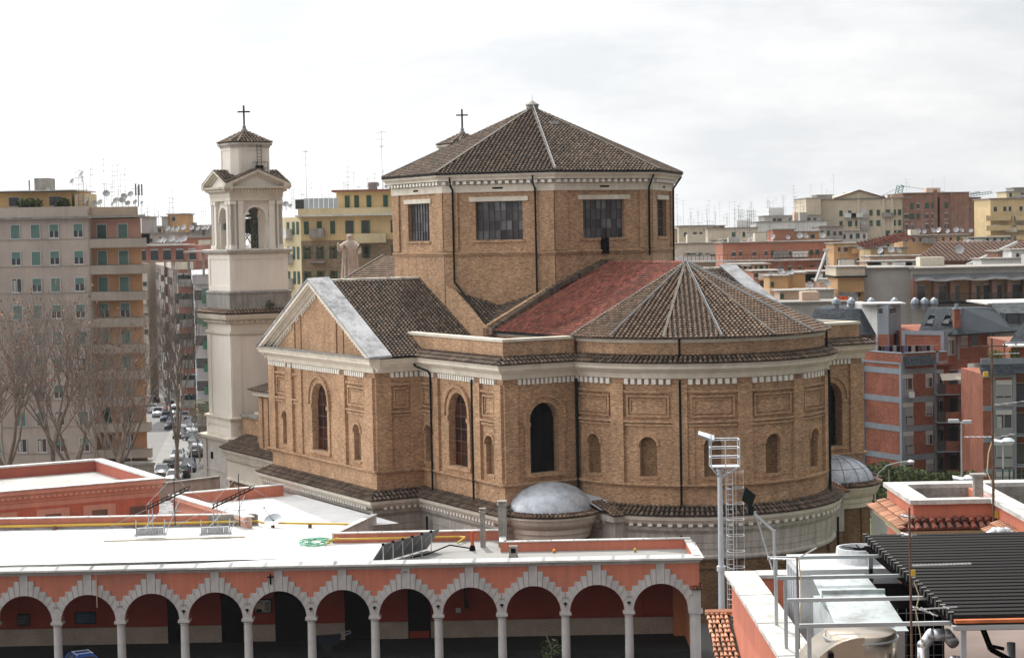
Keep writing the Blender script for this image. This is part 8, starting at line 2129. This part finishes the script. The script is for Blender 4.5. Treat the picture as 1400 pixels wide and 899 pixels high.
M_bark = mat('plane_bark', (.24, .205, .17), var=.25, scale=1.5, fine=.2); M_twig = mat('brown_twigs', (.20, .165, .14), var=.2); M_dry = mat('dry_seed_leaves', (.30, .15, .08), var=.2, island=.5)
def tree_meshes(seed, H, spread, up=.55, levels=5, fine=1.0):
    g = random.Random(seed); tr = MB(); tw = MB(); lf = MB()
    def grow(p, d, L, r, lev):
        n = 3 if lev < 3 else 2; q = p; dd = d
        for i in range(n):
            dd = (dd + Vector((g.gauss(0, .09), g.gauss(0, .09), g.gauss(.03, .05)))).normalized(); e = q + dd * L / n
            r2 = r * (1 - .28 / n * (i + 1)) if i else r * .94
            (tr if lev < 3 else tw).tube(q, e, r * (1 - .25 * i / n), r * (1 - .25 * (i + 1) / n), 7 if lev < 2 else (5 if lev < 3 else 3), caps=False); q = e
            if lev >= 2 and i < n - 1 and lev < levels:
                s = (dd + Vector((g.uniform(-1, 1), g.uniform(-1, 1), g.uniform(-.1, .8))) * .9).normalized(); grow(q, s, L * .62, r * .5, lev + 1)
        if lev >= levels:
            if g.random() < .22 * fine:
                a = Vector((g.uniform(-1, 1), g.uniform(-1, 1), g.uniform(-1, 1))).normalized(); c = a.orthogonal(); s = .09; lf.add([q - a * s, q + c * s, q + a * s, q - c * s], [(0, 1, 2, 3)])
            return
        k = (4 if lev == 0 else 3 if lev in (1, 3) else 2 + (g.random() < .5))
        ph = g.uniform(0, 6.28)
        for i in range(k):
            a = ph + 2 * pi * i / k + g.uniform(-.4, .4); o = Vector((cos(a), sin(a), 0)); s = (dd * (1 - spread * .5) + o * spread * g.uniform(.6, 1.1) + Vector((0, 0, up * g.uniform(.3, 1)))).normalized()
            grow(q, s, L * g.uniform(.66, .84), r * g.uniform(.42, .58), lev + 1)
    grow(Vector((0, 0, -.2)), Vector((g.uniform(-.05, .05), g.uniform(-.05, .05), 1)), H * .26, H * .015, 0)
    return _mesh(tr, M_bark), _mesh(tw, M_twig), _mesh(lf, M_dry)
TM = [tree_meshes(3, 20, .62, .5), tree_meshes(14, 20, .55, .6), tree_meshes(27, 20, .7, .45)]
TALL = tree_meshes(41, 23, .30, .95, 5, 0)
def bare_tree(px, py_top, Y, k, label, rz, tm=None, hh=20.0, wide=.86):
    q = atY(px, py_top, Y); m = tm or TM[k]; s = q.z / (max(v.co.z for v in m[1].vertices) + .01)
    t = thing('bare_plane_tree', label, 'tree', (q.x, Y, 0), rz, 'bare winter plane trees by the left block'); t.scale = (s * wide, s * wide, s)
    link('trunk', m[0], t); link('twigs', m[1], t)
    if len(m[2].vertices): link('seed_balls_and_dry_leaves', m[2], t)
bare_tree(14, 392, 176, 0, 'bare plane tree at the left edge with brownish twigs', .4)
bare_tree(52, 378, 188, 1, 'bare plane tree with dry brown leaves reaching the fourth storey', 1.9)
bare_tree(98, 425, 178, 2, 'bare spreading plane tree in the middle of the row before the block', 2.6)
bare_tree(140, 408, 184, 0, 'bare plane tree before the orange balconies', 4.1)
bare_tree(160, 480, 172, 1, 'shorter bare tree with pale forked limbs by the shop', 5.2)
bare_tree(-25, 420, 172, 2, 'bare plane tree half outside the left image edge', 3.3)
bare_tree(236, 372, 192, 0, 'tall slender bare tree with upright forked limbs in the street', 1.0, TALL, wide=.8)
M_yl = mat('yellowing_leaves', (.20, .18, .03), var=.3, island=.6)
for i, (px, py, Y) in enumerate(((272, 560, 240), (279, 575, 232))):
    q = atY(px, py, Y); t = thing('street_tree', ['small half-bare street tree with a few yellow leaves by the grey block', 'small bare street tree nearest the tower base'][i], 'tree', (q.x, Y, 0), i)
    s = (q.z + 3) / 20; m = TM[1]; o = link('trunk', m[0], t); o.scale = (s * .8, s * .8, s); o = link('twigs', m[1], t); o.scale = (s * .8, s * .8, s)
    if i == 0: o = leaf_clump('leaves', (0, 0, q.z), (1.6, 1.6, 1.6), 120, M_yl, None, None, 3); o.parent = t
g = leaf_clump('roof_weed', (0, 0, 0), (.5, .4, .5), 160, M_hedge, 'small dark weed growing on the bell tower plinth', 'plant', 9, size=.08)
xx, yy, _ = chw(-36.5 + 3.6, 12.15 - .8); g.location = (xx, yy, 21.4)

# small things in the arcade court
t = thing('hand_cart', 'dark blue market cart standing inside the arcade under the seventh arch', 'cart', (px2x(452), 121.8, 1.3), .15)
b = MB(); b.add([(-.8, -.4, .55), (.6, -.4, .45), (.6, .4, .45), (-.8, .4, .55), (-1.0, -.5, .95), (.9, -.5, 1.0), (.9, .5, 1.0), (-1.0, .5, .95)], [(3, 2, 1, 0), (0, 1, 5, 4), (1, 2, 6, 5), (2, 3, 7, 6), (3, 0, 4, 7), (4, 5, 6, 7)]); b.build('tub', mat('dark_blue_plastic', (.02, .025, .045), rough=.5), t)
b = MB(); b.beam((.9, -.4, 1.0), (1.5, -.4, 1.2), .05); b.beam((.9, .4, 1.0), (1.5, .4, 1.2), .05); b.beam((1.5, -.4, 1.2), (1.5, .4, 1.2), .05); b.build('handle', M_galv, t)
for y in (-.45, .45): b = MB(); b.tube((0, y - .04, .3), (0, y + .04, .3), .3, .3, 12); b.build('wheel', M_tyre, t)
q = atY(752, 886, 116.5); leaf_clump('courtyard_shrub', tuple(q), (.7, .5, .8), 130, M_hedge, 'sparse dark shrub in front of the arcade, between two columns', 'plant', 12, size=.09)
b = MB(); b.path([(q.x, q.y, .5), (q.x + .1, q.y, q.z), (q.x - .2, q.y, q.z + .8)], .03); b.path([(q.x + .1, q.y, q.z), (q.x + .5, q.y, q.z + .3)], .02); tag(b.build('shrub_stem', M_bark), 'thin bare stem of the shrub in front of the arcade', 'plant')
# ---------------------------------------------------------------- thin city haze
hz = MB(); hz.box(-900, 900, -60, 900, -1, 75); ho = hz.build('haze', M_white); tag(ho, kind='stuff')
hm = bpy.data.materials.new('haze_air'); hm.use_nodes = True; hn = hm.node_tree; hn.nodes.remove(hn.nodes['Principled BSDF'])
pv = hn.nodes.new('ShaderNodeVolumePrincipled'); pv.inputs['Color'].default_value = (.9, .93, .97, 1); pv.inputs['Density'].default_value = .00006; pv.inputs['Anisotropy'].default_value = .3
hn.links.new(pv.outputs[0], hn.nodes['Material Output'].inputs['Volume']); ho.data.materials.clear(); ho.data.materials.append(hm)
SC.cycles.volume_bounces = 0
bpy.context.view_layer.update()
